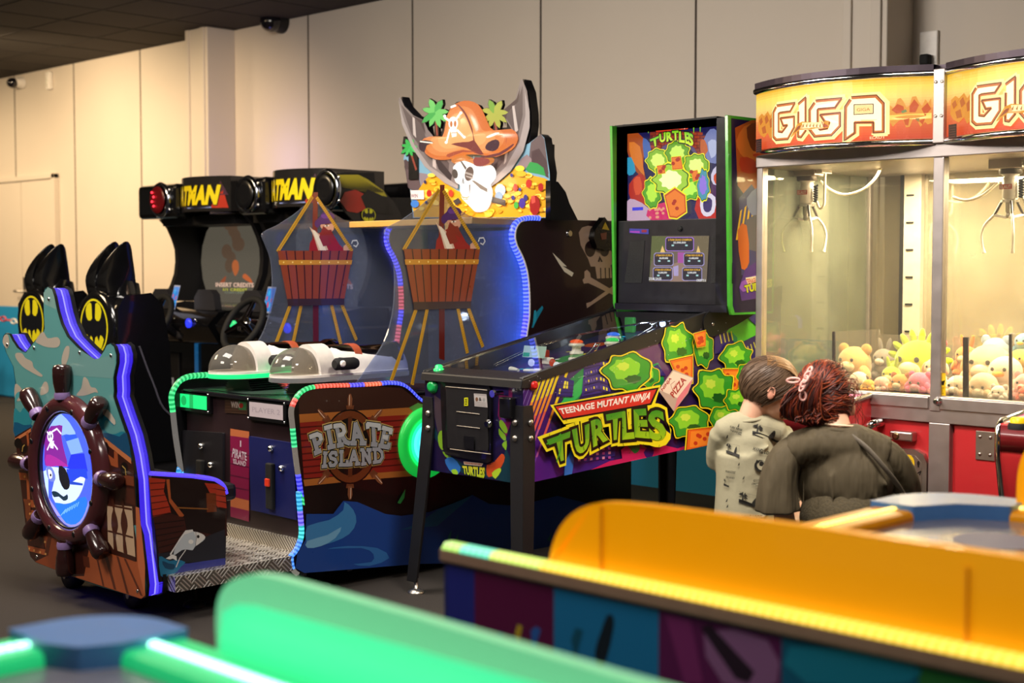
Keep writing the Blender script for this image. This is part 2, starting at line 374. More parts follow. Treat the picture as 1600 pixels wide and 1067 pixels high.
# ================= pirate cannon game =================
XR, XL, YB = -4.53, -5.42, 2.72                       # right side, left side, outer face of the seat back
WOOD = mat('dark_wood_print', '#3a2018', .45, var=.3, scale=9); DPL = None
def diamond():
    m = mat('diamond_plate', '#c9c4bc', .34, .85, var=.1, scale=20); nt = m.node_tree; N = nt.nodes.new; L = nt.links.new; b = nt.nodes['Principled BSDF']
    tc = N('ShaderNodeTexCoord'); sep = N('ShaderNodeSeparateXYZ'); L(tc.outputs['Object'], sep.inputs[0])
    def mth(op, a, c=None):
        q = N('ShaderNodeMath'); q.operation = op
        for i, x in enumerate((a, c)):
            if x is None: continue
            if isinstance(x, (int, float)): q.inputs[i].default_value = x
            else: L(x, q.inputs[i])
        return q.outputs[0]
    v = mth('SUBTRACT', sep.outputs[1], sep.outputs[2]); u = mth('ADD', sep.outputs[0], mth('MULTIPLY', sep.outputs[2], 0))
    h = mth('ADD', sep.outputs[0], sep.outputs[2])
    s1 = mth('SINE', mth('MULTIPLY', mth('ADD', h, sep.outputs[1]), 330)); s2 = mth('SINE', mth('MULTIPLY', mth('SUBTRACT', h, sep.outputs[1]), 330))
    ck = N('ShaderNodeTexChecker'); ck.inputs['Scale'].default_value = 15; cm = N('ShaderNodeCombineXYZ'); L(mth('ADD', h, sep.outputs[1]), cm.inputs[0]); L(mth('SUBTRACT', h, sep.outputs[1]), cm.inputs[1]); L(cm.outputs[0], ck.inputs[0])
    mx = N('ShaderNodeMix'); L(ck.outputs['Fac'], mx.inputs[0]); L(s1, mx.inputs[2]); L(s2, mx.inputs[3])
    bp = N('ShaderNodeBump'); bp.inputs['Strength'].default_value = .5; bp.inputs['Distance'].default_value = .004; L(mth('MAXIMUM', mx.outputs[0], .1), bp.inputs['Height']); L(bp.outputs[0], b.inputs['Normal'])
    cm2 = N('ShaderNodeMix'); cm2.data_type = 'RGBA'; cm2.inputs[6].default_value = lin('#8c867e'); cm2.inputs[7].default_value = lin('#f4f0e8'); mr = N('ShaderNodeMapRange'); mr.inputs[1].default_value = 0; mr.inputs[2].default_value = .6; L(mx.outputs[0], mr.inputs[0]); L(mr.outputs[0], cm2.inputs[0]); L(cm2.outputs[2], b.inputs['Base Color'])
    return m
DPL = diamond()
PG_ = thing('pirate_cannon_game', 'two-player pirate cannon ride with ship-wheel seat back, clear mast screens and skull sign', 'arcade machine', (-4.98, 3.9, 0))
BK = PL(1, YB, -1); SD = PL(0, XR, 1); SL = PL(0, XL, 1)
a1, a2, a3, a4 = K(0, 430, 5.335), K(0, 620, 5.335), K(20, 780, 5.335), K(220, 730, 5.335)
# --- seat back
edge = a1('22,545 28,505 48,482 75,490 100,540 140,600 185,635 215,640 245,600 300,535 355,490 372,440 365,300 363,150 375,110 400,95 435,115 455,180 480,300 510,400 560,505 640,590 740,685 790,705 830,690 870,630 895,580 925,565 955,590 975,660 975,730 950,850 955,970')
edge += a2('950,0 1000,150 1060,320 1100,500 1130,700 1140,900 1150,1067')+a3('1070,300 1100,550 1118,720 1110,810 1075,830 700,720 190,525 150,480 130,400 80,0')+a2('200,850 160,560 125,300 120,0')+a1('130,900 110,760 50,640')
o2 = BK.px(edge)
seat = MB().prism(BK, o2, -.012, 0).build('seat_back', mat('seat_back_board', '#0c0b0d', .3, coat=.3), PG_)
MB().prism(BK, o2, -.085, -.07).build('rear_board', BLACK, seat)
cxm, czm = sum(p[0] for p in o2)/len(o2), sum(p[1] for p in o2)/len(o2)
ins = []
n = len(o2)
for i in range(n):                                     # the lit rim sits a few millimetres inside the boards
    (x0, z0), (x1, z1), (x2, z2) = o2[i-1], o2[i], o2[(i+1) % n]; tx, tz = x2-x0, z2-z0; l = math.hypot(tx, tz) or 1; ins.append((x1-tz/l*.006, z1+tx/l*.006))
area = sum(o2[i][0]*o2[(i+1) % n][1]-o2[(i+1) % n][0]*o2[i][1] for i in range(n))
if area < 0: ins = [(2*o2[i][0]-ins[i][0], 2*o2[i][1]-ins[i][1]) for i in range(n)]
mb = MB()
for d0, d1, c in ((-.07, -.055, sc('#3a22e8', .9)), (-.055, -.043, sc('#5040f0', 1.3)), (-.043, -.037, sc('#7f78ff', 1.9)), (-.037, -.012, sc('#4028ea', .95))): mb.wall(BK, ins, d0, d1, c)
mb.build('led_rim', GLOW, PG_, 'purple-blue glowing rim of the seat back')
A = Art(BK)
A.px(edge, '#123c40'); A.up()
inn = [(x+(cxm-x)*.012, z+(czm-z)*.012) for x, z in o2]; A.uv(inn, '#5d9c9c'); A.up()
A.px(a1('365,150 400,98 435,118 455,180 470,285 370,240'), '#7fa5a0'); A.px(a1('580,560 790,700 960,660 960,760 940,860 560,830 540,760'), '#6f9d9c'); A.up()
cl = '#b7ada0'
for t in ('300,545 360,470 400,525 480,515 505,560 480,600 400,600 330,575', '135,650 185,650 215,690 270,720 285,770 355,830 340,845 260,805 190,760 135,690', '530,640 555,592 582,600 575,680 550,750 535,785 515,720', '640,1000 680,940 700,850 735,870 760,930 800,940 820,980 790,975 720,1000', '340,960 370,890 400,900 405,970 345,1000', '130,905 185,950 200,1030 130,1040', '25,560 40,500 70,500 80,570 60,610'): A.px(a1(t), cl, 3)
A.px(a1('130,1000 160,970 180,985 150,1030 130,1067'), '#4fa0aa', 2)
A.px(a2('122,100 170,130 200,90 250,110 260,240 130,330'), '#2b8a9a', 3); A.px(a2('122,210 200,235 262,230 262,260 130,340'), '#14587f', 2)
A.px(a2('790,180 850,110 930,140 965,200 950,240 890,190 870,250 900,300 960,310 1040,290 1075,420 1090,530 960,430 800,290'), '#1f7f96', 3); A.up()
A.px(a2('850,110 900,105 965,195 955,235 900,175 870,150'), '#c9bfae', 2); A.px(a2('900,300 1000,330 1060,300 1095,530 1000,450 860,320'), '#174d72', 2)
wood, wd2, wdk, lite = '#a8552f', '#8f4425', '#3a1a14', '#c9784a'
A.px(a2('128,330 262,250 300,400 700,300 800,280 1000,440 1115,545 1150,1067 1118,1067')+a3('1112,815 1075,826 190,520 150,475 132,400'), wdk); A.up()
A.px(a2('130,345 262,262 262,290 132,372'), lite); A.px(a2('812,290 1095,510 1100,560 810,330'), lite)
A.px(a2('222,300 240,290 250,400 235,410'), wood); A.px(a2('955,450 985,470 990,590 955,560'), wood); A.px(a2('905,480 960,520 985,590 930,570'), wood)
A.px(a2('160,630 280,640 282,700 170,690'), wood); A.px(a2('200,850 370,870 380,930 215,915'), wood); A.px(a2('215,935 360,960 362,1020 222,1010'), wood); A.px(a2('225,690 245,700 270,1067 240,1067'), wood)
A.px(a2('880,745 1120,765 1135,905 1125,905 885,815'), '#4d2318'); A.px(a2('1015,645 1120,665 1122,745 1020,725'), '#7a3f28')
for x, y in ((155, 385), (200, 430)): A.px(circ(x/5.335, 620+y/5.335, 6, 8, 12), '#0f0a0a')
for x, y in ((880, 430), (1040, 600)): A.px(circ(x/5.335, 620+y/5.335, 6, 11, 12), '#0f0a0a')
A.up()
A.line(a2('190,455 195,415 210,400'), .006, '#b8964a'); A.line(a2('855,420 880,440 882,480'), .005, '#b8964a'); A.line(a2('1025,575 1050,600 1055,650'), .005, '#b8964a')
for x, y in ((210, 665), (265, 675), (255, 885), (300, 900), (345, 915), (262, 970), (310, 985)): A.px(circ(x/5.335, 620+y/5.335, 1.6, 2.2, 8), '#d89a55')
# planks, balusters, floor boards
A.px(a3('255,300 400,340 480,380 500,640 190,520 290,470'), wd2); A.px(a3('130,385 290,420 290,470 140,430'), wood); A.px(a3('170,170 245,200 270,410 180,385'), '#54241a')
A.px(a3('640,420 780,440 1040,520 1030,80 1060,300 1100,560 1112,800 1075,828 500,640 600,640'), wood)
A.px(a3('790,40 1000,60 1030,515 870,455 800,350'), '#c8a989'); A.up()
for t in ('300,300 330,320 300,470 270,460', '380,345 395,350 380,590 360,585', '700,480 715,485 770,725 755,720', '770,470 800,480 870,755 850,750', '870,470 890,480 975,790 955,785', '930,490 950,497 1090,805 1070,800', '590,470 640,480 650,570 600,560'): A.px(a3(t), '#5c2a1a')
for x0 in (845, 925):
    A.px(a3('%d,0 %d,0 %d,90 %d,150 %d,220 %d,270 %d,330 %d,460 %d,440 %d,330 %d,260 %d,200 %d,120 %d,80' % (x0-20, x0+5, x0+12, x0+30, x0+40, x0+30, x0+20, x0+38, x0+5, x0, x0-8, x0-18, x0-12, x0-2)), '#4a2216', 2)
for t in ('790,35 1000,75 1000,92 790,52', '800,255 1010,310 1010,325 800,270'): A.px(a3(t), '#4a2216')
A.px(a3('800,400 1030,480 1032,520 800,440'), '#3a1a12'); A.px(a3('1030,60 1060,70 1110,560 1108,800 1050,560'), '#c06a42')
A.px(a3('100,0 150,0 175,330 150,350 135,250'), '#7a3d22'); A.px(circ(20+150/5.335, 780+300/5.335, 5, 8), '#c08038')
A.px(circ(20+150/5.335, 780+300/5.335, 2, 4), '#3a1a12')
for x, y in ((145, 40), (190, 55), (240, 65), (150, 120), (205, 130), (145, 410), (185, 425), (235, 440), (280, 455), (275, 355)): A.px(circ(20+x/5.335, 780+y/5.335, 1.5, 2, 8), '#d89a55')
A.build('ship_print', PRINT, seat)
for c, pts in ((a1, ((65, 580), (412, 200), (288, 605), (668, 645), (930, 670))), (a3, ((205, 480), (1045, 765)))):
    for x, y in pts:
        u, v = BK.px(c('%d,%d' % (x, y)))[0]; MB().ell(BK.p3(u, v, .003), (.008, .004, .008), 10, 6).build('screw', CHROME, seat)
# --- ship wheel with the lit porthole
wc = BK.px([(112, 734)])[0]; WR = mat('wheel_brown', '#4b2226', .2, coat=.5, var=.06); WD = mat('wheel_handle_brown', '#2c1414', .22, coat=.5); LIL = mat('wheel_band', '#8d74a8', .3)
wheel = MB(); prof = [(.232, .0), (.232, .03), (.240, .042), (.262, .050), (.282, .042), (.295, .026), (.30, 0)]
nn = 56; vs = []
for r, h in prof: vs += [BK.p3(wc[0]+r*cos(2*pi*j/nn), wc[1]+r*sin(2*pi*j/nn), h+.002) for j in range(nn)]
wheel.add(vs, [(i*nn+j, i*nn+(j+1) % nn, (i+1)*nn+(j+1) % nn, (i+1)*nn+j) for i in range(len(prof)-1) for j in range(nn)], None, 0, True)
for k in range(8):
    q = k*pi/4+pi/8; wheel.ell(BK.p3(wc[0]+.258*cos(q), wc[1]+.258*sin(q), .049), (.012, .006, .012), 10, 6, mi=1)
wheel = wheel.build('ship_wheel', [WR, BLACK], PG_)
for k in range(8):
    q = k*pi/4; e = V((cos(q), 0, sin(q))); base = BK.p3(wc[0], wc[1], .035); P = [base+e*r for r in (.28, .305, .32, .345, .375, .402, .416, .42)]
    hd = MB().tube(P, [.024, .024, .027, .032, .034, .034, .029, .016], 12, sx=1.1).build('wheel_handle', WD, wheel)
    MB().tube([base+e*r for r in (.283, .297, .31)], [.029, .032, .029], 12).build('handle_band', LIL, hd)
A = Art(BK, .004); r0 = .231
def W2(x, y): u, v = BK.px(a2('%g,%g' % (x, y)))[0]; return (u, v)
def wp(t, col, n=0):
    pts = a2(t); pts = sm(pts, n, True) if n else pts
    A.uv([(wc[0]+(u-wc[0])*min(1, r0*.995/max(1e-6, math.hypot(u-wc[0], v-wc[1]))), wc[1]+(v-wc[1])*min(1, r0*.995/max(1e-6, math.hypot(u-wc[0], v-wc[1])))) for u, v in BK.px(pts)], sc(col, 1.5))
A.uv(circ(wc[0], wc[1], r0, n=48), sc('#4a63ff', 1.3)); A.up()
wp('360,300 400,180 470,115 560,180 610,250 640,320 560,310 480,330', '#8fb0ff', 2); wp('540,320 640,310 660,360 560,370', '#2b55ff'); wp('560,370 660,340 700,460 600,480', '#7aa0ff'); wp('600,480 710,470 740,620 560,620', '#1d2fff')
wp('370,620 410,600 400,860 360,760', '#b8d0ff'); wp('380,870 440,880 520,1000 460,1067 400,960', '#9c93d8'); wp('480,1040 700,980 745,860 742,1000 650,1170 520,1140', '#8a86c8', 2); A.up()
wp('355,300 400,250 470,240 530,240 520,330 550,470 570,575 480,575 385,570 380,450', '#7a1f8a', 2); wp('395,590 480,585 590,600 720,610 720,680 690,780 640,860 560,890 470,880 440,790 460,700 400,680', '#c6d6ff', 2)
wp('560,600 730,600 740,680 640,690 590,720', '#1c3fd0'); wp('470,880 560,895 640,860 720,830 735,900 700,1000 640,1060 560,1050 500,960', '#1f6fe8', 2); A.up()
wp('395,480 470,500 560,560 575,580 480,575 395,575', '#a02592', 2); wp('400,580 440,585 470,650 465,700 425,700 398,640', '#6a79c8', 2); wp('500,575 555,600 590,700 585,760 545,770 505,690', '#0a0a18', 2)
wp('440,790 470,785 500,800 540,830 570,810 575,850 540,865 500,830 460,835', '#0c2a3a', 2); wp('590,700 700,720 700,738 590,728', '#1a3fb8'); wp('630,700 680,665 720,680 700,700', '#d6e6ff', 2); A.up()
wp('412,605 440,620 445,670 422,680', '#ffffff', 2); A.px(a2('425,640 440,640 440,662 425,662'), '#101030')
A.px(circ(430/5.335, 620+330/5.335, 4.6, 8.5, 16), sc('#e8e0ff', 1.6)); A.px(a2('425,370 460,365 455,430 430,425'), sc('#e8e0ff', 1.6)); A.up()
A.px(circ(420/5.335, 620+330/5.335, 1.1, 3.2, 8), '#5a1a70'); A.px(circ(438/5.335, 620+325/5.335, 1.1, 3.2, 8), '#5a1a70')
for t in ('405,440 440,360', '490,435 450,380', '385,265 410,300', '445,290 485,265 520,305'): A.line(a2(t), .007, sc('#e8e0ff', 1.6))
for i in range(7): A.line(a2('%d,%d %d,%d' % (520+i*22, 985-i*12, 560+i*18, 935-i*10)), .003, sc('#7fb8ff', 1.6))
A.build('porthole_picture', GLOW, wheel, 'backlit blue pirate face in the wheel')
mb = MB(); mb.tube([BK.p3(wc[0]+.231*cos(q), wc[1]+.231*sin(q), .02) for q in [2*pi*k/48 for k in range(48)]], .007, 8, closed=True); mb.build('porthole_ring', BLACK, wheel)
# --- platform, castors, levelling feet
MB().box(XL+.01, XR, YB+.09, 3.43, .113, .172).build('platform', DPL, PG_)
MB().box(XL+.02, XR-.02, 3.40, 3.42, .172, .225).build('kick_plate', DPL, PG_)
for x in (-5.36, -4.86):
    MB().lathe((x+.02, 2.83, .053), [(.02, -.03), (.048, -.03), (.053, -.02), (.053, .02), (.048, .03), (.02, .03)], (0, 1, 0), 24).lathe((x+.02, 2.795, .053), [(.012, -.006), (.012, .02)], (0, 1, 0), 12, mi=1).box(x-.005, x+.045, 2.80, 2.87, .09, .115, mi=1).build('castor', [mat('castor_rubber', '#17161a', .5), STEEL], PG_)
def foot(x, y, z1, par): MB().lathe((x, y, 0), [(.045, 0), (.045, .008), (.03, .02), (.012, .028), (.012, z1)], n=18).build('levelling_foot', SATIN, par)
foot(-4.70, 3.0, .12, PG_); foot(-5.2, 3.3, .12, PG_)
# --- low side panel of the seat with the leaping fish
SP = PL(0, -4.585, 1); side = ID('236,743 300,747 335,752 348,760 354,775 354,800 352,889 248,913'); s2 = SP.px(side)
sp = MB().prism(SP, s2, -.02, 0).build('seat_side_panel', BLACK, PG_)
A = Art(SP); A.px(side, '#1a0d0d'); A.up()
A.px(a4('65,85 205,100 190,200 240,330 250,380 100,415'), '#a8331f', 0); A.px(a4('530,130 640,140 700,170 715,340 640,335'), '#a8331f'); A.px(a4('100,415 250,385 360,420 380,520 600,560 700,520 710,340 720,570 150,720 120,520'), '#3a1712')
A.px(a4('545,215 625,215 632,370 550,375'), '#6d3217'); A.px(a4('210,100 238,100 250,260 360,400 350,412 320,410 235,290'), '#a8522a'); A.px(a4('290,330 560,342 560,352 290,342'), '#8a5526'); A.up()
for k in range(6): A.px(a4('%d,%d %d,%d %d,%d %d,%d' % (75+k*4, 130+k*55, 200+k*9, 125+k*50, 200+k*9, 131+k*50, 75+k*4, 137+k*55)), '#3d120d')
for k in range(4): A.px(a4('%d,%d %d,%d %d,%d' % (560+k*10, 170+k*50, 710, 190+k*50, 710, 198+k*50)), '#3d120d')
for k in range(5): A.line(a4('%d,%d %d,%d' % (115+k*8, 470+k*50, 360-k*5, 440+k*45)), .003, '#120707')
A.px(a4('140,720 300,700 420,640 560,570 700,515 705,770 160,810'), '#23242c', 0); A.up()
A.px(a4('150,810 400,800 702,755 702,838 175,915'), '#343a86'); A.px(a4('150,745 200,760 240,780 300,770 370,790 330,830 300,870 240,900 165,905'), '#1f6d92', 2); A.up()
A.px(a4('175,780 230,800 280,810 270,850 200,840'), '#16405f', 2)
A.px(a4('270,725 290,650 330,580 380,545 440,535 500,550 535,580 515,615 450,660 430,690 385,685 340,690 290,725'), '#b9bfc4', 2); A.px(a4('205,760 260,725 295,740 298,780 265,760 240,768'), '#d9d6d2', 1); A.px(a4('330,580 370,525 430,518 435,535 360,560 300,640 245,740 240,720'), '#d9d6d2', 1); A.up()
A.px(a4('440,540 500,550 535,580 510,612 455,655 462,590'), '#dcd8d2', 2); A.px(circ(220+475/5.335, 730+577/5.335, 2.2, 2.6, 10), '#1a1512'); A.px(circ(220+415/5.335, 730+620/5.335, 4, 3.5, 10), '#e4e0da'); A.line(a4('370,690 320,760 292,830'), .004, '#c9c6c2')
A.line(a4('455,540 460,590 452,655'), .002, '#6a6a70')
A.build('sea_print', PRINT, sp)
mb = MB(); top = SP.px(ID('237,741 300,745 335,750 350,759 355,772'))
mb.tube([SP.p3(u, v, -.01) for u, v in sm(top, 4)], .011, 8, sc('#5b45ff', 1.2)); mb.build('led_edge', GLOW, sp, 'purple glowing top edge')
# bench and back cushion inside the seat (facing the screen)
mb = MB().box(XL+.06, -4.66, YB+.10, YB+.46, .40, .47).box(XL+.06, -5.0, YB+.10, YB+.18, .45, .9).build('seat_bench', mat('dark_vinyl', '#15131a', .4), PG_, bevel=.02)
MB().box(XL+.1, -4.70, YB+.10, YB+.40, .172, .41).build('seat_base', BLACK, PG_)
MB().prism(PL(0, XL, -1), s2, -.02, 0).build('seat_side_panel', BLACK, PG_)
# --- lower cabinet
cab = MB().box(XL+.02, XR-.02, 3.42, 5.45, .10, .775).build('lower_cabinet', mat('cabinet_dark_wood', '#241519', .4, var=.3, scale=8), PG_)
b4, b6, b5 = a4, K(440, 590, 5.335), K(260, 530, 6.277)
led_px = a4('1320,885 1280,850 1265,750 1290,720 1330,650 1355,550 1345,400 1330,200')+b6('185,1067 165,900 130,650 105,400 95,280 120,200 170,130 250,90 400,75 600,70 800,60 900,50 1000,60 1070,100 1140,170 1200,215')
u_led = SD.px(led_px); zt = u_led[-1]
low = u_led+[(zt[0]+.08, zt[1]-.05), (5.45, zt[1]-.05), (5.45, .092), (3.40, .092)]
pan = MB().prism(SD, low, -.02, 0).build('side_panel', BLACK, PG_)
cols = [(.02, '#cfc8b8'), (.10, '#3a8cff'), (.14, '#2ad0d8'), (.18, '#6a5cff'), (.235, '#18a8e8'), (.29, '#12c46a'), (.35, '#3838ff'), (.42, '#c9b8a8'), (.47, '#10c878'), (.52, '#c9b8a8'), (.545, '#ff5a4a'), (.61, '#14d070'), (.72, '#ff5238'), (.77, '#4a40ff'), (.83, '#ff6a40'), (1, '#3a4cff')]
LT = [SD.p3(u, v, -.01) for u, v in sm(u_led, 3)]
led(MB(), LT, cols, .0125, 8, .017, k=1.5, base=.5).build('led_edge', GLOW, pan, 'multicoloured bead lights along the front edge')
A = Art(SD); inl = [(u+(4.2-u)*.02, v-.004) for u, v in u_led]+low[-4:]
A.uv(low, '#170d0c'); A.up()
A.px(b6('140,150 250,100 800,75 1000,85 1120,180 1200,225 1200,245 700,275 145,310'), '#3a2119'); A.up()
A.px(b6('145,305 700,270 1210,240 1210,300 700,330 150,375'), '#a5602a'); A.px(b6('150,375 700,330 1210,300 1215,760 700,800 185,840'), '#85231a'); A.px(b6('180,850 700,800 1160,765 1160,815 700,850 190,905'), '#a5602a')
for k in range(8): A.px(b6('%d,%d 1212,%d 1212,%d %d,%d' % (150+k*5, 410+k*55, 335+k*52, 345+k*52, 150+k*5, 422+k*55)), '#4c1410')
A.up()
g = '#3f8a3e'
A.px(b6('1215,240 1060,250 1110,300 1000,400 965,560 1000,690 1080,770 1150,800 1215,770'), '#5b8f42', 2); A.up()
# wheel emblem
wx, wy = 440+568/5.335, 590+575/5.335
for k in range(8):
    q = k*pi/4; c, s = sin(q), cos(q); f = lambda r, w: (wx+(r*c*.86+w*s)/5.335, wy-(r*s*1.0-w*c*.86)/5.335)
    if k in (2, 6): continue
    A.px([f(290, -25), f(290, 25), f(345, 34), f(345, -34)], '#6b3a22'); A.px([f(330, -16), f(330, 16), f(400, 20), f(440, 8), f(440, -8), f(400, -20)], '#7d4a30'); A.up(); A.line([f(345, -6), f(430, -4)], .003, '#d8b8a0'); A.up(-1)
A.px(circ(wx, wy, 225/5.335, 312/5.335, 40), '#140a08'); A.up(); A.px(circ(wx, wy, 215/5.335, 300/5.335, 40), '#6b3419'); A.up(); A.px(circ(wx, wy, 165/5.335, 240/5.335, 40), '#1a0f0c')
for k in range(8): A.line([(wx, wy), (wx+sin(k*pi/4)*165/5.335, wy-cos(k*pi/4)*240/5.335)], .022, '#5a2c16')
A.up()
# lettering: hand-cut serif capitals drawn as strokes in a unit box
SER = {'P': ([(.3, 0), (.3, 1)], [(.05, 0), (.55, 0)], [(.05, 1), (.3, 1)], [(.3, 1), (.65, .98), (.85, .85), (.85, .62), (.65, .48), (.3, .47)]),
       'I': ([(.5, 0), (.5, 1)], [(.2, 0), (.8, 0)], [(.2, 1), (.8, 1)]),
       'R': ([(.25, 0), (.25, 1)], [(.05, 0), (.45, 0)], [(.05, 1), (.25, 1)], [(.25, 1), (.6, .98), (.78, .86), (.78, .64), (.6, .52), (.25, .5)], [(.5, .5), (.72, .1), (.95, 0)]),
       'A': ([(.15, 0), (.5, 1)], [(.5, 1), (.85, 0)], [(.28, .36), (.72, .36)], [(.02, 0), (.32, 0)], [(.66, 0), (1, 0)]),
       'T': ([(.5, 0), (.5, 1)], [(.3, 0), (.7, 0)], [(.05, .82), (.05, 1), (.95, 1), (.95, .82)]),
       'E': ([(.25, 0), (.25, 1)], [(.05, 1), (.85, 1), (.85, .82)], [(.05, 0), (.9, 0), (.9, .2)], [(.25, .52), (.6, .52)], [(.62, .4), (.62, .64)]),
       'S': ([(.88, .75), (.8, .97), (.35, 1), (.12, .82), (.25, .58), (.75, .44), (.88, .2), (.65, 0), (.2, .02), (.1, .25)],),
       'L': ([(.25, 0), (.25, 1)], [(.05, 1), (.45, 1)], [(.05, 0), (.9, 0), (.95, .3)]),
       'N': ([(.2, 0), (.2, 1)], [(.2, 1), (.8, 0)], [(.8, 0), (.8, 1)], [(.0, 1), (.25, 1)], [(.05, 0), (.4, 0)], [(.62, 1), (1, 1)]),
       'D': ([(.22, 0), (.22, 1)], [(.02, 0), (.22, 0)], [(.02, 1), (.22, 1)], [(.22, 1), (.6, 1), (.9, .75), (.92, .3), (.65, 0), (.22, 0)])}
def letters(A, word, quads, wd, col, px=True, fade=None):
    for ch, q in zip(word, quads):
        q = A.pl.px(q) if px else q
        for st in SER[ch]:
            m = [tuple(q[0][i]*(1-a)*(1-b)+q[1][i]*a*(1-b)+q[2][i]*a*b+q[3][i]*(1-a)*b for i in (0, 1)) for a, b in st]
            A.line(m, wd, col, px=False)
PQ = [b6(t) for t in ('265,630 355,590 320,455 225,495', '365,585 450,565 420,400 335,425', '455,565 560,545 520,385 425,405', '570,545 690,545 645,380 570,385', '715,550 810,560 810,400 700,385', '800,565 890,580 915,440 830,415')]
IQ = [b6(t) for t in ('320,740 375,735 375,630 335,625', '385,735 455,725 455,620 385,625', '470,725 545,725 530,615 475,615', '545,725 640,715 625,605 560,610', '655,720 745,705 735,600 650,600', '755,705 840,690 830,595 750,595')]
for wd, c in ((.036, '#b89a5a'), (.027, '#141210')):
    letters(A, 'PIRATE', PQ, wd, c); letters(A, 'ISLAND', IQ, wd*.86, c); A.up()
letters(A, 'PIRATE', PQ, .020, '#97979b'); letters(A, 'ISLAND', IQ, .015, '#97979b'); A.up()
def half(qs): return [[q[3], q[2], tuple(q[2][i]*.55+q[1][i]*.45 for i in (0, 1)), tuple(q[3][i]*.55+q[0][i]*.45 for i in (0, 1))] for q in qs]
for q, ch in zip(PQ, 'PIRATE'):
    qq = A.pl.px(q)
    for st in SER[ch]:
        st2 = [p for p in st if p[1] >= .5]
        if len(st2) > 1: A.line([tuple(qq[0][i]*(1-a)*(1-b)+qq[1][i]*a*(1-b)+qq[2][i]*a*b+qq[3][i]*(1-a)*b for i in (0, 1)) for a, b in st2], .018, '#bdbdbb', px=False)
# waves
c7 = K(400, 640, 3.2)
A.px(c7('245,520 380,520 430,455 500,460 570,490 640,520 720,530 860,510 1000,460 1075,425 1160,470 1300,480 1500,430 1700,480 1700,760 1300,760 800,770 235,815 190,790 200,720 240,650'), '#1b3f86'); A.up()
A.px(c7('250,580 360,550 430,500 435,460 480,500 495,560 460,620 380,660 260,690 245,650'), '#3b78ab', 2); A.px(c7('715,600 800,570 900,500 1080,425 900,580'), '#1c5a86'); A.px(c7('350,695 520,690 580,720 570,760 480,770 560,780 660,740 600,690 450,680'), '#2f66a3', 2); A.up()
A.px(c7('250,655 350,625 420,585 390,640 320,680 250,690'), '#6d9fc0', 2); A.px(c7('700,465 720,430 740,395 735,440 715,470'), '#2f8f45')
for x, y in ((950, 640), (985, 655), (1450, 650)): A.px(c7('%d,%d %d,%d %d,%d' % (x, y, x+20, y-40, x+15, y+10)), '#1c6a70')
A.build('side_print', PRINT, pan)
for x, y in ((235, 770), (465, 745)):
    u, v = SD.px(c7('%d,%d' % (x, y)))[0]; MB().box(XR, XR+.006, u-.013, u+.013, v-.05, v+.02).build('panel_bracket', SATIN, pan)
# porthole lamp on the side
pc = SD.px(b6('1195,540'))[0]
MB().lathe(SD.p3(pc[0], pc[1], 0), [(.155, 0), (.155, .012), (.14, .022), (.112, .018)], (1, 0, 0), 40, '#37c95a').build('porthole_bezel', mat('green_bezel', '#2fae4c', .3, em=.5, emcol='#15d64a'), pan, label='green-lit porthole ring')
lm = MB(); rr = [(.113, '#10ff70', 1.6), (.10, '#20f0a0', 2.2), (.085, '#40f0d8', 2.8), (.07, '#38d8e8', 2.4), (.055, '#70f0ff', 2.8), (.04, '#30d0e8', 2.2), (.02, '#60e8ff', 2.6)]
for i, (r, c, k) in enumerate(rr): lm.poly(SD, circ(pc[0], pc[1], r, n=36), .023+.001*i, sc(c, k*.8))
lm.build('porthole_light', GLOW, pan, 'glowing cyan centre')
# left side panel with its own light edge
lo2 = [(p[0], p[1]) for p in low]
pl2 = MB().prism(SL, lo2, 0, -.02).build('side_panel', BLACK, PG_)
led(MB(), [SL.p3(u, v, 0) for u, v in sm(u_led[:24], 3)], [(.2, '#18b0e8'), (.30, '#1aa0f0'), (.47, '#b8b0a8'), (.72, '#10d070'), (1, '#ff4030')], .013, 8, .02, k=1.5, base=.5).build('led_edge', GLOW, pl2, 'blue, white, green and red lights along the front edge')
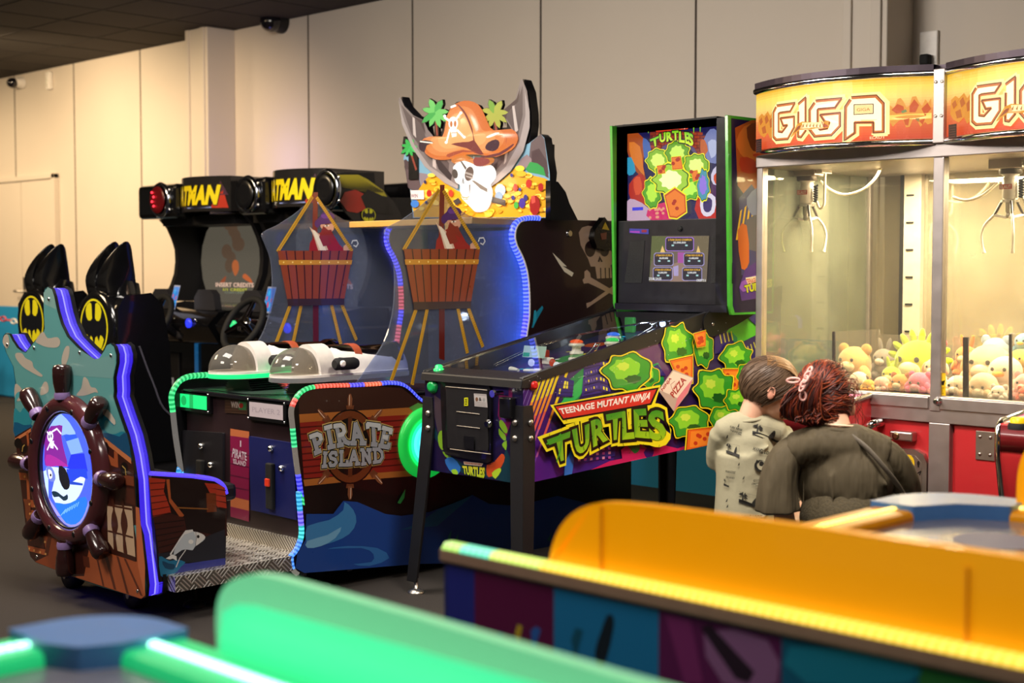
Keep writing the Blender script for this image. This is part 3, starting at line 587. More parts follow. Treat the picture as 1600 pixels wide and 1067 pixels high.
# --- cabinet front: lit signs, coin doors, wooden picture
FR = PL(1, 3.42, -1); front = MB().box(XL+.02, XR-.02, 3.425, 3.46, .2, .765).build('front_panel', mat('front_wood', '#2a1a24', .4, var=.3, scale=7), PG_)
def pane(t, pl, d, col, m, name, par, bez=None):
    u = pl.px(b5(t)) if isinstance(t, str) else t
    o = MB().prism(pl, u, d-.004, d).build(name, m, par) if col is None else Art(pl, d).uv(u, col).build(name, m, par)
    return o
sg = MB(); q1, q2 = FR.px(b5('145,525 435,560 435,690 145,655')), FR.px(b5('855,610 1180,645 1185,790 855,750'))
for q in (q1, q2):
    x0, x1, z0, z1 = min(p[0] for p in q), max(p[0] for p in q), min(p[1] for p in q), max(p[1] for p in q)
    sg = MB().box(x0-.018, x1+.018, 3.40, 3.425, z0-.016, z1+.016).build('sign_frame', BLACK, front, bevel=.003)
    A = Art(PL(1, 3.40, -1), .001); A.uv([(x0, z0), (x1, z0), (x1, z1), (x0, z1)], sc('#08f07a', 1.25) if q is q1 else '#b6aab0'); A.up()
    if q is q1: A.uv(circ(x0+.055, z0+.03, .022), sc('#06b85c', 1)); A.uv([(x0+.10, z0), (x0+.13, z0), (x0+.13, z1), (x0+.10, z1)], sc('#06b85c', 1))
    else: A.text('PLAYER 2', [(x0+.02, z0+.02), (x1-.02, z0+.02), (x1-.02, z1-.02), (x0+.02, z1-.02)], '#9a8f98', px=False)
    A.build('sign_window', GLOW if q is q1 else PRINT, sg, 'green-lit window' if q is q1 else 'unlit pale window')
    for i, (x, z) in enumerate(((x0-.009, z0-.008), (x1+.009, z0-.008), (x0-.009, z1+.008), (x1+.009, z1+.008))): MB().ell((x, 3.399, z), (.005, .004, .005), 8, 5).build('screw', CHROME, sg)
A = Art(FR, .003); A.px(b5('580,550 800,550 805,735 580,720'), '#3d2a20'); A.up()
for k in range(5): A.px(b5('582,%d 800,%d 800,%d 582,%d' % (580+k*30, 585+k*31, 590+k*31, 585+k*30)), '#241610')
A.px(b5('715,565 790,568 790,695 715,690'), '#2c5a35'); A.up(); A.text('WIN', b5('640,670 725,675 725,615 640,610'), '#9c8f86', off=.03); A.px(circ(260+740/6.277, 530+650/6.277, 3.2, 4), '#7a1f1a'); A.build('prize_picture', PRINT, front)
A = Art(FR, .003); A.px(b5('632,875 818,905 818,970 632,945'), '#b3653e'); A.px(b5('632,945 818,970')+ID('390,815 361,807'), '#7a1540'); A.px(ID('361,775 390,782 390,798 361,791'), '#b3653e'); A.up()
for k in range(4): A.px(ID('361,%d 390,%d 390,%d 361,%d' % (705+k*18, 711+k*18, 713+k*18, 707+k*18)), '#571033')
A.text('PIRATE', ID('363,714 387,720 386,707 365,700'), '#b6a8b4', off=.03); A.text('ISLAND', ID('366,724 385,729 386,721 365,716'), '#b6a8b4', off=.03); A.px(ID('376,688 378,688 378,698 376,698'), '#b6a8b4'); A.build('title_strip', PRINT, front)
def coin_door(t, col, name):
    q = FR.px(ID(t)); d = MB().prism(FR, q, .002, .014).build('coin_door', mat(name, col, .42), front, bevel=.004)
    x0, x1, z0, z1 = min(p[0] for p in q), max(p[0] for p in q), min(p[1] for p in q), max(p[1] for p in q); xc, zc = (x0+x1)/2, (z0+z1)/2
    MB().box(xc-.022, xc+.022, 3.385, 3.406, zc-.13, zc+.06).build('coin_slot', RUBBER, d, bevel=.005)
    MB().box(xc-.014, xc+.014, 3.375, 3.386, zc-.035, zc-.002).build('coin_return_button', mat('red_button', '#c2321c', .3, em=.25), d, bevel=.004)
    for dx, dz in ((-.002, .12), (.07, .045)): MB().lathe((xc+dx, 3.406, zc+dz), [(.013, 0), (.013, .012), (.006, .016)], (0, -1, 0), 14).build('door_lock', CHROME, d)
coin_door('289,672 352,676 352,812 293,800', '#17151a', 'coin_door_black'); coin_door('393,681 462,692 468,812 396,796', '#141a52', 'coin_door_blue')
# --- console top, bellows, cannons
top = MB().box(XL+.02, XR-.02, 3.40, 4.1, .765, .785).build('console_top', mat('console_black', '#16151a', .22, coat=.4), PG_, bevel=.004)
A = Art(PL(2, .785, 1), .002); A.uv([(-5.3, 3.45), (-4.95, 3.43), (-4.75, 3.6), (-5.1, 3.72)], '#2c3a34'); A.up(); A.uv([(-5.26, 3.47), (-4.98, 3.455), (-4.80, 3.59), (-5.1, 3.70)], '#3a4a42'); A.build('instruction_plate', PRINT, top)
def cannon(xc, yc, lit):
    t = MB(); z0 = .842
    base = [(xc+s*x, yc+y) for s, y, x in [(1, -.02, 0)]]
    outl = circ(xc, yc+.11, .112, .125, 16, 180, 360)+circ(xc, yc+.62, .10, .06, 12, 0, 180)
    c = MB().prism(PL(2, z0, 1), outl, 0, .03).build('cannon', WHITE, PG_, bevel=.006)
    prof = [(.108, 0), (.112, .05), (.108, .09)]
    shell = MB(); vs = []; secs = [(.17, .085, .095), (.26, .095, .105), (.40, .085, .095), (.56, .072, .08), (.66, .07, .075), (.68, .05, .05)]
    for y, rx, rz in secs: vs += [(xc+rx*cos(q), yc+y, z0+.03+max(0, rz*sin(q))*1.1) for q in [pi*k/14 for k in range(15)]]
    shell.add(vs, [(i*15+j, i*15+j+1, (i+1)*15+j+1, (i+1)*15+j) for i in range(len(secs)-1) for j in range(14)], None, 0, True).build('cannon_cowl', WHITE, c)
    brl = MB().tube([(xc, yc+y, z0+.085) for y in (.2, .3, .45, .58, .6, .64, .645)], [.06, .064, .058, .055, .066, .066, .045], 20).build('barrel', mat('dark_chrome', '#5c565a', .12, 1), c)
    A2 = MB().tube([(xc+.0, yc+y, z0+.088) for y in (.37, .41)], [.0625, .0615], 20, mi=0).build('barrel_reflection', mat('painted_reflection', '#a04a30', .3), brl)  # orange reflection on the dark chrome, painted as a thin band
    MB().ell((xc, yc+.10, z0+.035), (.098, .118, .108), 24, 12, th1=pi/2).build('clear_dome', glassy('smoky_dome', '#a8a39a', haze=.16, ro=.04), c)
    col = MB(); vs = []
    for y in (.15, .235):
        vs += [(xc+.104*cos(q)*(1 if y < .2 else .95), yc+y, z0+.03+.125*max(0, sin(q))) for q in [pi*k/16 for k in range(17)]]
    col.add(vs, [(j, j+1, 17+j+1, 17+j) for j in range(16)], None, 0, True); col.add(vs[:17], [list(range(17))], None, 0); col.build('cannon_collar', mat('pale_plastic', '#cfc8c0', .35), c)
    h = MB().tube([(xc+.06, yc+.27, z0+.075), (xc+.155, yc+.27, z0+.075)], .022, 14).tube([(xc+.155, yc+.18, z0+.075), (xc+.155, yc+.19, z0+.075), (xc+.155, yc+.285, z0+.075), (xc+.155, yc+.30, z0+.075)], [.018, .026, .026, .02], 16).build('hand_grip', RUBBER, c)
    MB().lathe((xc+.178, yc+.205, z0+.078), [(.014, 0), (.014, .006), (.008, .009)], (1, 0, 0), 14).build('fire_button', WHITE, h)
    lb = MB().wall(PL(2, z0, 1), [(xc+(x-xc)*1.015, yc+.3+(y-yc-.3)*1.01) for x, y in outl], .002, .02, sc('#06e878', 1.5) if lit else sc('#cfc6c0', .25)); lb.build('glow_band', GLOW, c, 'green glowing base band' if lit else 'pale base band')
    pts = []
    for k in range(6):
        zz = .786+k*.009; w2 = .115-.006*k; e = .10-.004*k
        pts.append((w2, e, zz)); pts.append((w2-.022, e-.02, zz+.0045))
    bl = MB(); vs = []
    for w2, e, zz in pts: vs += [(xc-w2, yc+.12, zz), (xc+w2, yc+.12, zz), (xc+w2, yc+.12+2*e, zz), (xc-w2, yc+.12+2*e, zz)]
    bl.add(vs, [(i*4+j, i*4+(j+1) % 4, (i+1)*4+(j+1) % 4, (i+1)*4+j) for i in range(len(pts)-1) for j in range(4)]); bl.build('rubber_bellows', mat('bellows_rubber', '#131415', .4), c)
cR = hit(0, -4.72, 432, 597); cL = hit(0, -5.2, 328, 590)
cannon(-4.80, cR.y+.06, False); cannon(-5.16, cL.y+.0, True)
lamp('console_led_glow', 'POINT', (-5.0, 3.75, .86), 1.1, (.02, 1, .35), .05)
# --- clear side screens with the crow's nest
c4 = K(400, 270, 3.138)
acr = SD.px(c4('505,1030 570,940 640,830 680,700 693,550 685,420 655,330 645,278 720,235 800,180 885,105 905,85')+ID('692,297 701,308 718,325 735,336 753,341 800,342')+K(780, 320, 5.08)('150,130 105,190 100,260 120,330 165,420 205,530 225,640 235,760 235,880 215,1000')+ID('812,560 805,600'))
acr = sm(acr[:9], 3)+acr[9:]
ACR = glassy('tinted_acrylic', '#ccd4ea', haze=.075, ro=.05)
def nest(par, pl, d):
    A = Art(pl, d)
    rope = '#d9a628'
    A.px(c4('912,58 935,58 930,380 905,380'), '#7a2a1c'); A.px(c4('908,665 935,665 935,920 908,910'), '#5c1712')
    A.up()
    # pirate
    A.px(c4('890,375 895,330 925,285 960,270 1010,285 1040,340 1060,360 1080,350 1075,375'), '#9c1f17', 1); A.px(c4('893,245 960,300 985,370 935,372 915,300'), '#d9b9a0'); A.up()
    A.px(c4('905,260 920,265 960,330 975,372 945,372'), '#efe2cf'); A.px(c4('1060,350 1085,330 1100,350 1098,372 1060,372'), '#d8a58a', 1); A.up()
    A.px(c4('945,225 1005,225 1012,260 990,275 960,265'), '#dfa587', 2); A.px(c4('960,240 985,262 1000,260 1005,275 1015,300 1012,320 985,300 1000,335 985,345 960,350 940,300'), '#8a2a18', 1); A.up()
    A.px(c4('920,215 945,190 960,165 1000,170 1018,190 1005,215 1000,228 950,232 935,250 920,240'), '#4b1f6b', 2); A.px(c4('950,180 990,175 1000,195 960,200'), '#6b3596', 2); A.up()
    A.px(c4('967,236 990,234 990,242 967,244'), '#f2e6da'); A.px(c4('975,235 981,235 981,243 975,243'), '#201010'); A.px(c4('968,230 992,226 992,231 968,235'), '#5c1a10')
    A.line(c4('1100,335 1105,320 1125,318 1132,335 1122,352 1110,345'), .006, '#d5d8dc')
    # ropes (behind and above the basket)
    for t in ('735,375 905,85', '1100,372 930,90', '792,675 672,1020', '848,672 775,1035', '1000,668 1045,880', '1052,668 1120,850'):
        A.line(c4(t), .018, rope)
    A.up()
    for t in ('735,375 905,85', '1100,372 930,90', '792,675 672,1020', '848,672 775,1035', '1000,668 1045,880', '1052,668 1120,850'):
        (x0, y0), (x1, y1) = c4(t); m = int(math.hypot(x1-x0, y1-y0)/3.3)
        for k in range(m):
            f = (k+.5)/m; x, y = x0+(x1-x0)*f, y0+(y1-y0)*f; A.px([(x-2.2, y+1.2), (x+2.2, y-2.0), (x+2.2, y-1.2), (x-2.2, y+2.0)], '#8a5f10')
    # basket
    A.px(c4('730,373 1105,375 1060,635 778,640'), '#8b3d1c'); A.up()
    for k in range(8):
        x0, x1 = 765+k*44, 800+k*33; A.px(c4('%d,374 %d,374 %d,637 %d,637' % (x0+4, x0+10, x1+5, x1)), '#3a160c')
    A.px(c4('778,633 1060,630 1060,665 780,672'), '#3a2420'); A.px(c4('735,424 1100,424 1096,448 738,450'), '#c98a22'); A.up()
    for k in range(8): A.px(circ(400+(760+k*45)/3.138, 270+436/3.138, 1.2, 1.6, 8), '#f2d27a')
    return A.build('crow_nest_picture', PRINT, par)
acp = MB().prism(SD, acr, -.022, -.014).build('clear_side_screen', ACR, PG_)
nest(acp, SD, -.0135)
acl = MB().prism(SL, acr, -.008, 0).build('clear_side_screen', ACR, PG_)
nest(acl, PL(0, XL, 1), .001) if False else None
c4s = c4
def shift_px(p):                                       # the same picture on the far screen, at its own place
    u, v = SD.px([p])[0]; return (u-.018, v)
class Far(PL):
    def px(s, pts): return [shift_px(p) for p in pts]
nest(acl, Far(0, XL, 1), .0008)
# --- upper cabinet: black flag panel, screen, lintel
k1 = K(780, 320, 5.08)
ledR = k1('330,108 250,106 190,118 150,140 120,190 112,260 130,330 165,400 195,480 215,570 225,680 228,800 225,900 210,1000')+ID('815,560 800,610')
uR = SD.px(ledR); fl = sm(uR, 2)+[(uR[-1][0], .75), (5.5, .75), (5.5, 1.552), (uR[0][0], 1.545)]
up = MB().prism(SD, fl, -.02, .004).build('flag_panel', BLACK, PG_)
led(MB(), [SD.p3(u-.012, v, .0) for u, v in sm(uR, 3)], [(.10, '#3a58ff'), (.62, '#3c56ff'), (.84, '#4a48ff'), (1, '#ff3a30')], .013, 8, .018, k=2.2, base=.45).build('led_edge', GLOW, up, 'blue bead lights ending in red')
MB().tube([SD.p3(u+.004, v, .006) for u, v in sm(uR[2:], 3)], .006, 6).build('edge_trim', WHITE, up)
A = Art(SD, .005); A.uv(fl, '#241416'); A.up(); bone = '#a58a76'
A.px(k1('625,220 650,180 700,165 760,180 840,240 870,300 885,380 888,470 870,490 720,490 700,430 640,320'), bone, 0); A.px(k1('755,485 880,485 888,580 770,585'), bone)
A.px(k1('690,515 715,540 720,575 960,715 940,735 700,620 665,625 655,595 670,580 670,530'), bone, 1); A.px(k1('685,780 720,770 900,640 935,600 950,620 940,650 720,800 690,820'), bone, 1); A.px(k1('930,500 948,510 948,570 928,570'), bone)
A.px(k1('415,378 470,430 530,490 495,485 585,540 570,570 510,530 470,470'), '#cfc4ae', 0); A.px(k1('335,800 345,820 300,900 270,960 265,975 250,975 262,930 290,850'), '#1d7f9c', 0); A.px(k1('270,840 285,835 290,900 265,970 262,930'), '#2a9ab8'); A.up()
A.px(circ(780+715/5.08, 320+350/5.08, 8.4, 12.5), '#241416'); A.px(circ(780+830/5.08, 320+360/5.08, 7, 10), '#241416'); A.px(k1('775,450 790,405 815,450 800,455 795,435 788,455'), '#241416')
for x in (793, 830, 862): A.px(k1('%d,500 %d,500 %d,585 %d,585' % (x, x+9, x+11, x+3)), '#241416')
A.build('flag_print', PRINT, up)
u, v = SD.px(k1('548,228'))[0]; MB().lathe(SD.p3(u, v, .004), [(.02, 0), (.02, .003), (.014, .01)], (1, 0, 0), 16).build('cam_lock', CHROME, up)
fl2 = [(a, b) for a, b in fl]
MB().prism(SL, fl2, -.004, .02).build('flag_panel', BLACK, PG_)
led(MB(), [SL.p3(u-.012, v, .01) for u, v in sm(uR, 3)], [(.12, '#20d0c0'), (.5, '#5048ff'), (.62, '#ff4a50'), (.70, '#5a48ff'), (.93, '#ff5a60'), (1, '#20e080')], .013, 8, .018, k=1.9, base=.45).build('led_edge', GLOW, PG_, 'violet and red bead lights of the far side')
MB().box(XL+.02, XR-.02, 4.86, 5.48, .775, 1.545).build('screen_housing', BLACK, PG_)
scr = MB()
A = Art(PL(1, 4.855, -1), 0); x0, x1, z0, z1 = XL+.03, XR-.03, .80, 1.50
for i in range(40):  # blue brightening to the right paints in LED scatter on the acrylic
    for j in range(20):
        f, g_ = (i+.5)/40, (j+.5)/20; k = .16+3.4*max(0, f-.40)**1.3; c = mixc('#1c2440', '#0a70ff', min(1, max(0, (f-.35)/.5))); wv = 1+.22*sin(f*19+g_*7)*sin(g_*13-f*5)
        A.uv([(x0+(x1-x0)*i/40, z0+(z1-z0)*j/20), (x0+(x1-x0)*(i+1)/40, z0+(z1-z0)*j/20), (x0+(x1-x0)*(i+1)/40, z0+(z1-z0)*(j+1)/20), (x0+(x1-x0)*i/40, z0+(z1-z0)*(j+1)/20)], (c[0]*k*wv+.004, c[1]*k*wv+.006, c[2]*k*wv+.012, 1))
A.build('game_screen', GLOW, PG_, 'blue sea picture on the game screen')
lint = MB().box(XL, XR-.02, 4.36, 4.86, 1.515, 1.545).build('gold_lintel', mat('gold_board', '#c8954a', .35), PG_, bevel=.004)
u = hit(0, -4.7, 768, 350); MB().box(-4.72, -4.68, 4.352, 4.36, 1.47, 1.53).build('gold_tab', mat('gold_board', '#c8954a', .35), lint)
# --- skull sign on top
HD = PL(1, 4.80, -1); h = K(620, 110, 4.27)
backb = h('22,185 35,175 60,235 120,300 185,330 205,440 265,470 300,400 330,280 400,210 450,205 520,230 570,310 610,390 735,380 728,300 725,262 800,195 830,100 840,58 850,62 880,140 898,280 900,360 885,480 900,470 960,425 985,450 1020,680 1015,740 1030,985 560,990 110,985 90,800 50,640 60,590 35,520 45,440 80,470')
hb = HD.px(backb); sign = MB().prism(HD, hb, -.05, 0).build('skull_sign', mat('sign_edge_black', '#131216', .3), PG_)
A = Art(HD)
A.px(h('45,590 75,470 130,500 420,560 700,560 885,485 960,425 985,450 1020,680 1030,983 110,983 90,800'), '#6f9bb5'); A.up()
A.px(h('48,600 60,592 130,650 165,780 160,800 100,800 75,780'), '#4a3e42'); A.px(h('60,660 120,660 165,780 150,800 85,790'), '#5a4c50'); A.px(h('140,680 200,690 240,720 180,780 165,770'), '#807680')
A.px(h('895,480 960,425 985,455 1015,690 960,680 880,600'), '#5b5054'); A.px(h('900,540 950,520 1000,600 1015,720 900,650'), '#46393e'); A.px(h('830,590 870,560 900,590 900,660 800,640'), '#83757c'); A.up()
A.px(h('150,790 200,720 240,685 290,720 340,760 400,800 520,850 620,780 720,720 800,640 860,690 990,720 1020,740 1028,980 115,980 105,880'), '#c9951f', 0); A.px(h('860,660 890,610 940,620 980,650 995,705 940,690 880,680'), '#2f8a48', 1); A.up()
random.seed(3)
def inpoly(x, y, P):
    r = False
    for i in range(len(P)):
        (a, b), (c, d) = P[i-1], P[i]
        if (b > y) != (d > y) and x < (c-a)*(y-b)/(d-b)+a: r = not r
    return r
tre = h('150,800 240,700 340,770 520,860 620,800 800,660 990,730 1015,960 130,965')
for k in range(130):
    x, y = random.uniform(640, 862), random.uniform(265, 338)
    if inpoly(x, y, tre):
        r = random.uniform(3.5, 7); A.px(circ(x, y, r, r*.62, 12, rot=random.uniform(-25, 25)), random.choice(['#e8b83a', '#d9a02a', '#f2cc5c', '#b9821a'])); A.up(.12); A.px(circ(x, y, r*.6, r*.36, 10), random.choice(['#f0c850', '#c8901f'])); A.up(.12)
for x, y, rx, ry, c in ((225, 820, 18, 24, '#a8281f'), (370, 820, 16, 24, '#b83a2a'), (245, 740, 24, 12, '#e2ad30'), (240, 700, 26, 14, '#f0c850'), (830, 655, 32, 20, '#f0c040'), (840, 690, 34, 20, '#d9a42a'), (890, 755, 20, 30, '#a8281f'), (800, 782, 16, 26, '#b83a2a'), (970, 780, 18, 28, '#9a2020'), (775, 700, 10, 13, '#2b2a78'), (785, 850, 12, 16, '#2b2a78'), (830, 795, 9, 13, '#3a3a8a'), (845, 885, 22, 35, '#3c2a90'), (868, 850, 14, 22, '#2f3078'), (805, 900, 16, 24, '#3aa040'), (700, 800, 36, 42, '#9ab4cc'), (690, 840, 26, 30, '#6f92b8'), (198, 745, 8, 12, '#23285a'), (130, 890, 28, 26, '#3f78c8'), (205, 880, 9, 12, '#20245a'), (930, 900, 36, 68, '#8a1a1c')):
    A.px(circ(620+x/4.27, 110+y/4.27, rx/4.27, ry/4.27, 10), c)
A.up()
A.px(h('905,840 930,835 935,880 910,890'), '#c04a40'); A.px(h('100,800 190,800 192,860 105,860'), '#d8d2d4'); A.up(); A.text('WIN', h('105,850 150,850 150,825 105,825'), '#7a5560', off=.02)
A.px(h('606,835 735,865 735,905 606,870'), '#3c3838'); A.px(h('385,870 420,850 440,880 405,900'), '#3c3838')
# crossed sabres
A.px(h('22,190 35,178 60,238 120,300 190,335 220,400 360,560 420,620 420,790 330,750 200,640 120,520 50,360'), '#6d6668'); A.px(h('838,60 850,64 880,140 896,280 896,380 850,540 760,670 680,740 610,795 610,700 700,560 780,400 720,300 725,262 800,200'), '#6d6668'); A.up()
A.px(h('40,230 110,310 185,345 200,440 360,620 355,690 200,560 110,430'), '#4e4649'); A.px(h('835,150 850,100 850,300 820,430 740,590 640,700 640,620 720,500 790,400 740,320 740,290 800,240'), '#4e4649'); A.px(h('110,300 185,335 205,430 165,350'), '#3d3236'); A.px(h('725,262 810,190 835,110 820,210 745,290 735,370 720,320'), '#3d3236'); A.px(h('115,310 130,320 140,450 120,430'), '#a9a2a2'); A.px(h('780,240 795,235 820,400 800,420'), '#a9a2a2'); A.px(h('250,590 270,600 275,660 250,640'), '#a9a2a2'); A.px(h('735,540 755,530 740,610 725,630'), '#a9a2a2'); A.px(h('270,600 300,600 380,700 370,740 290,660'), '#332c30'); A.px(h('640,690 660,630 690,600 670,680'), '#2f2a2e')
A.up()
A.px(h('24,200 60,340 130,500 230,640 420,770 415,792 330,752 195,640 110,510 45,360'), '#8f898b'); A.px(h('850,70 865,150 870,300 830,480 740,640 610,775 610,797 690,742 770,672 855,540 898,380 897,270'), '#8f898b')
A.build('treasure_print', PRINT, sign)
# palms: separate cut-out boards
def palm(x, y, s, c1, c2, trunk):
    A = Art(PL(1, 4.79, -1), .001); bd = MB(); tp = A.pl.px(h(trunk)); bd.box(min(p[0] for p in tp)-.012, max(p[0] for p in tp)+.012, 4.79, 4.805, min(p[1] for p in tp)-.05, max(p[1] for p in tp)); A.line(h(trunk), .014, '#7a3a30')
    for a, l in ((-60, 1), (-20, 1.1), (25, 1.1), (70, .95), (115, .9), (160, .95), (205, .9), (245, 1)):
        q = R(a); e = (sin(q), -cos(q)); n_ = (-e[1], e[0]); dr = abs(sin(q))*.25
        pt = lambda t, w_: (620+(x+(e[0]*t+n_[0]*w_)*s*l)/4.27, 110+(y+(e[1]*t+n_[1]*w_+dr*t*t)*s*l)/4.27)
        A.px([pt(0, -.06), pt(.35, -.2), pt(.75, -.16), pt(1, 0), pt(.75, .16), pt(.35, .2), pt(0, .06)], random.choice([c1, c2]))
        bd.prism(A.pl, A.pl.px([pt(0, -.09), pt(.35, -.23), pt(.75, -.19), pt(1.05, 0), pt(.75, .19), pt(.35, .23), pt(0, .09)]), -.015, 0)
    b_ = bd.build('palm_cutout', BLACK, sign); A.build('palm_print', PRINT, b_)
palm(258, 285, 100, '#2f8f45', '#56a85a', '265,290 262,330 270,430'); palm(655, 290, 100, '#5d8a35', '#8a9440', '657,300 655,340 665,400'); palm(85, 515, 62, '#2f9a4a', '#3aa85a', '88,520 110,600 130,660')
HD0 = HD; HD = PL(1, 4.76, -1)
# glowing hat and skull relief
def relief(t, hgt, cin, cout, name, d0, n=3, k=1.0, cen=None, mk=GLOW, lab=None):
    u = HD.px(sm(h(t), n, True)); m = MB(); nn_ = len(u); cx, cz = HD.px(h(cen))[0] if cen else (sum(p[0] for p in u)/nn_, sum(p[1] for p in u)/nn_); st = 6
    vs = []; fs = []; cs = []
    for i in range(st+1):
        q = 1-i/st*.999; vs += [HD.p3(cx+(a-cx)*q, cz+(b-cz)*q, d0+hgt*math.sqrt(max(0, 1-q**3))) for a, b in u]
        if i < st: fs += [(i*nn_+j, i*nn_+(j+1) % nn_, (i+1)*nn_+(j+1) % nn_, (i+1)*nn_+j) for j in range(nn_)]; cs += [tuple(x*k for x in mixc(cout, cin, min(1, i/3))[:3])+(1,)]*nn_
    m.add(vs, fs, cs, 0, True); return m.build(name, mk, sign, label=lab)
D0 = -.03
relief('360,650 365,620 430,600 520,640 600,630 632,670 630,720 600,760 610,800 605,860 580,920 540,942 490,940 460,900 430,880 415,820 412,770 375,740', .055, '#fffaf2', '#f4ece2', 'skull', D0, 3, 1.5, '500,740', lab='glowing white skull')
relief('345,590 430,560 510,600 610,580 618,610 560,640 500,620 420,600 360,622', .05, '#ff9a50', '#e88a40', 'hat_band', D0, 2, .8, '480,600')
relief('140,490 160,450 230,440 265,470 300,400 320,280 350,235 400,205 460,200 520,225 560,290 600,380 650,400 740,388 782,430 778,480 740,530 640,575 580,570 520,560 440,560 380,580 300,595 230,590 170,555', .055, '#ffb26c', '#e0783a', 'pirate_hat', D0+.006, 2, 1.12, '470,450', lab='glowing orange pirate hat')
HD = PL(1, 4.7225, -1); B = Art(HD, 0)
def ov(t, c, k=1, n=1): B.px(sm(h(t), n, True) if n > 1 else h(t), sc(c, k))
ov('400,225 430,245 470,300 505,390 520,470 580,560 520,550 470,520 360,492 440,478 510,465 490,380 450,290', '#8a2c2a', .9, 2)
ov('590,510 610,480 660,460 685,480 675,520 640,540 600,530', '#4a1030', .8, 2); ov('600,440 660,415 685,418 640,440 605,450', '#fff0d8', 1.6, 2); ov('150,480 190,465 245,480 200,500 185,545 150,525', '#3a0f2a', .8, 2); ov('155,470 240,480 238,488 155,478', '#fff0d8', 1.4)
ov('335,560 440,530 540,548 440,545 350,580', '#c2502c', .9, 2); ov('560,575 680,550 775,490 770,510 690,565 600,582', '#7a2a30', .9, 2); ov('520,580 610,590 615,620 560,640 515,630', '#a8403a', .9, 2); ov('730,490 735,440 728,470', '#c2502c')
ov('358,240 390,228 398,238 362,252', '#fff8e8', 2); B.up()
cw = sc('#fff6e6', 1.7)
B.px(circ(620+377/4.27, 110+352/4.27, 7.5, 10, 18), cw); B.px(h('355,385 400,385 398,440 370,445'), cw)
for t in ('320,315 350,335', '400,320 425,285', '355,395 332,480', '405,400 448,445'): B.line(h(t), .011, cw)
for x, y in ((320, 305), (428, 283), (330, 480), (450, 445)): B.px(circ(620+x/4.27, 110+y/4.27, 2.3, 2.3, 10), cw)
B.up(); B.px(circ(620+364/4.27, 110+358/4.27, 2, 5), '#d87a3a'); B.px(circ(620+390/4.27, 110+356/4.27, 2, 5), '#d87a3a'); B.px(h('365,415 400,412 400,418 366,421'), sc('#e8a060', 1))
B.pl = PL(1, 4.733, -1); B.d = .002
B.px(circ(620+390/4.27, 110+690/4.27, 4.6, 7.5, 16, rot=-10), '#54453c'); B.px(circ(620+485/4.27, 110+690/4.27, 6.8, 11.5, 16, rot=12), '#6a5046'); B.px(h('424,605 436,606 468,650 460,665'), '#6a5a50'); B.px(h('500,735 520,735 606,790 606,812 560,790'), '#6a5a50'); B.px(h('435,760 444,708 452,760 446,755 443,735 439,758'), '#3a2f2a'); B.px(h('483,765 494,758 490,830 487,826'), '#8a7a70'); B.up(); B.px(h('458,675 505,690 512,705 460,690'), '#c9b4a6'); B.px(h('462,700 512,715 510,725 466,712'), '#c9b4a6')
B.line(h('425,815 440,845 470,850 485,840'), .005, '#d8c27a'); B.line(h('430,825 450,860 480,858'), .004, '#d8c27a')
B.build('skull_drawing', GLOW, sign)
MB().prism(PL(0, -4.46, 1), PL(0, -4.46, 1).px(ID('860,282 872,284 884,300 890,318 903,344 860,344')), -.03, 0).build('sign_bracket', BLACK, PG_)
MB().box(-5.35, -4.55, 4.855, 4.9, 1.545, 1.9).build('sign_post', BLACK, PG_)
lamp('sign_glow', 'POINT', (-4.98, 4.62, 1.72), 1.6, (1, .72, .5), .08)
# black wall-mounted sensor with the warning triangle
u, v = SD.px([(934, 372)])[0]; wpx = SD.px(ID('921,358 929,348 935,339 941,347 951,360 949,378 950,392 934,391 923,386 918,372'))
sb = MB().prism(SD, wpx, .006, .04).build('sensor_box', mat('black_bag_plastic', '#0b0b0c', .25), up, bevel=.006)
A = Art(SD, .042); A.px(ID('935.5,347 942,360 930.5,358'), '#d8b41c'); A.px(ID('928,365 938,363 937,374 930,375'), '#7a3a2a'); A.build('warning_triangle', PRINT, sb, 'yellow warning triangle')
# adjust the platform's neighbours: under-cabinet feet
foot(-4.62, 3.55, .1, PG_); foot(-4.62, 5.3, .1, PG_); foot(-5.32, 3.55, .1, PG_); foot(-5.32, 5.3, .1, PG_)
# ================= pinball machine =================
QF, QL, QR, QB, QE = 3.79, -4.23, -3.68, 5.50, 5.02            # front, left, right, back of the cabinet
PB = thing('pinball_machine', 'pinball machine with green trimmed backbox, city and slime side art and black legs', 'pinball machine', ((QL+QR)/2, 4.4, 0))
zt = lambda y: .905+(y-QF)*.194; zb = lambda y: .503+(y-QF)*.043
PS, PF = PL(0, QR, 1), PL(1, QF, -1)
c7, c4, c5, c2, c3 = K(640, 480, 2.541), K(820, 490, 5.335), K(1000, 440, 3.81), K(660, 450, 4.64), K(660, 570, 5.335)
sideo = [(QF, zb(QF)), (QB, zb(QB)), (QB, zt(QB)), (QF, zt(QF))]
cabm = mat('pinball_cabinet', '#0e0c14', .35, coat=.3)
cb = MB()
for pl, d0, d1 in ((PS, -.018, 0), (PL(0, QL, -1), -.018, 0)): cb.prism(pl, sideo, d0, d1)
cb.prism(PF, [(QL, zb(QF)), (QR, zb(QF)), (QR, .885), (QL, .885)], -.018, 0)
cb.add([(QL, QF, zb(QF)+.01), (QR, QF, zb(QF)+.01), (QR, QB, zb(QB)+.01), (QL, QB, zb(QB)+.01)], [(0, 1, 2, 3)]); cb.box(QL, QR, QB-.02, QB, zb(QB), zt(QB)-.02)
cab = cb.build('cabinet', cabm, PB)
A = Art(PS); A.clip = sideo; A.uv(sideo, '#2c1a52'); A.up()
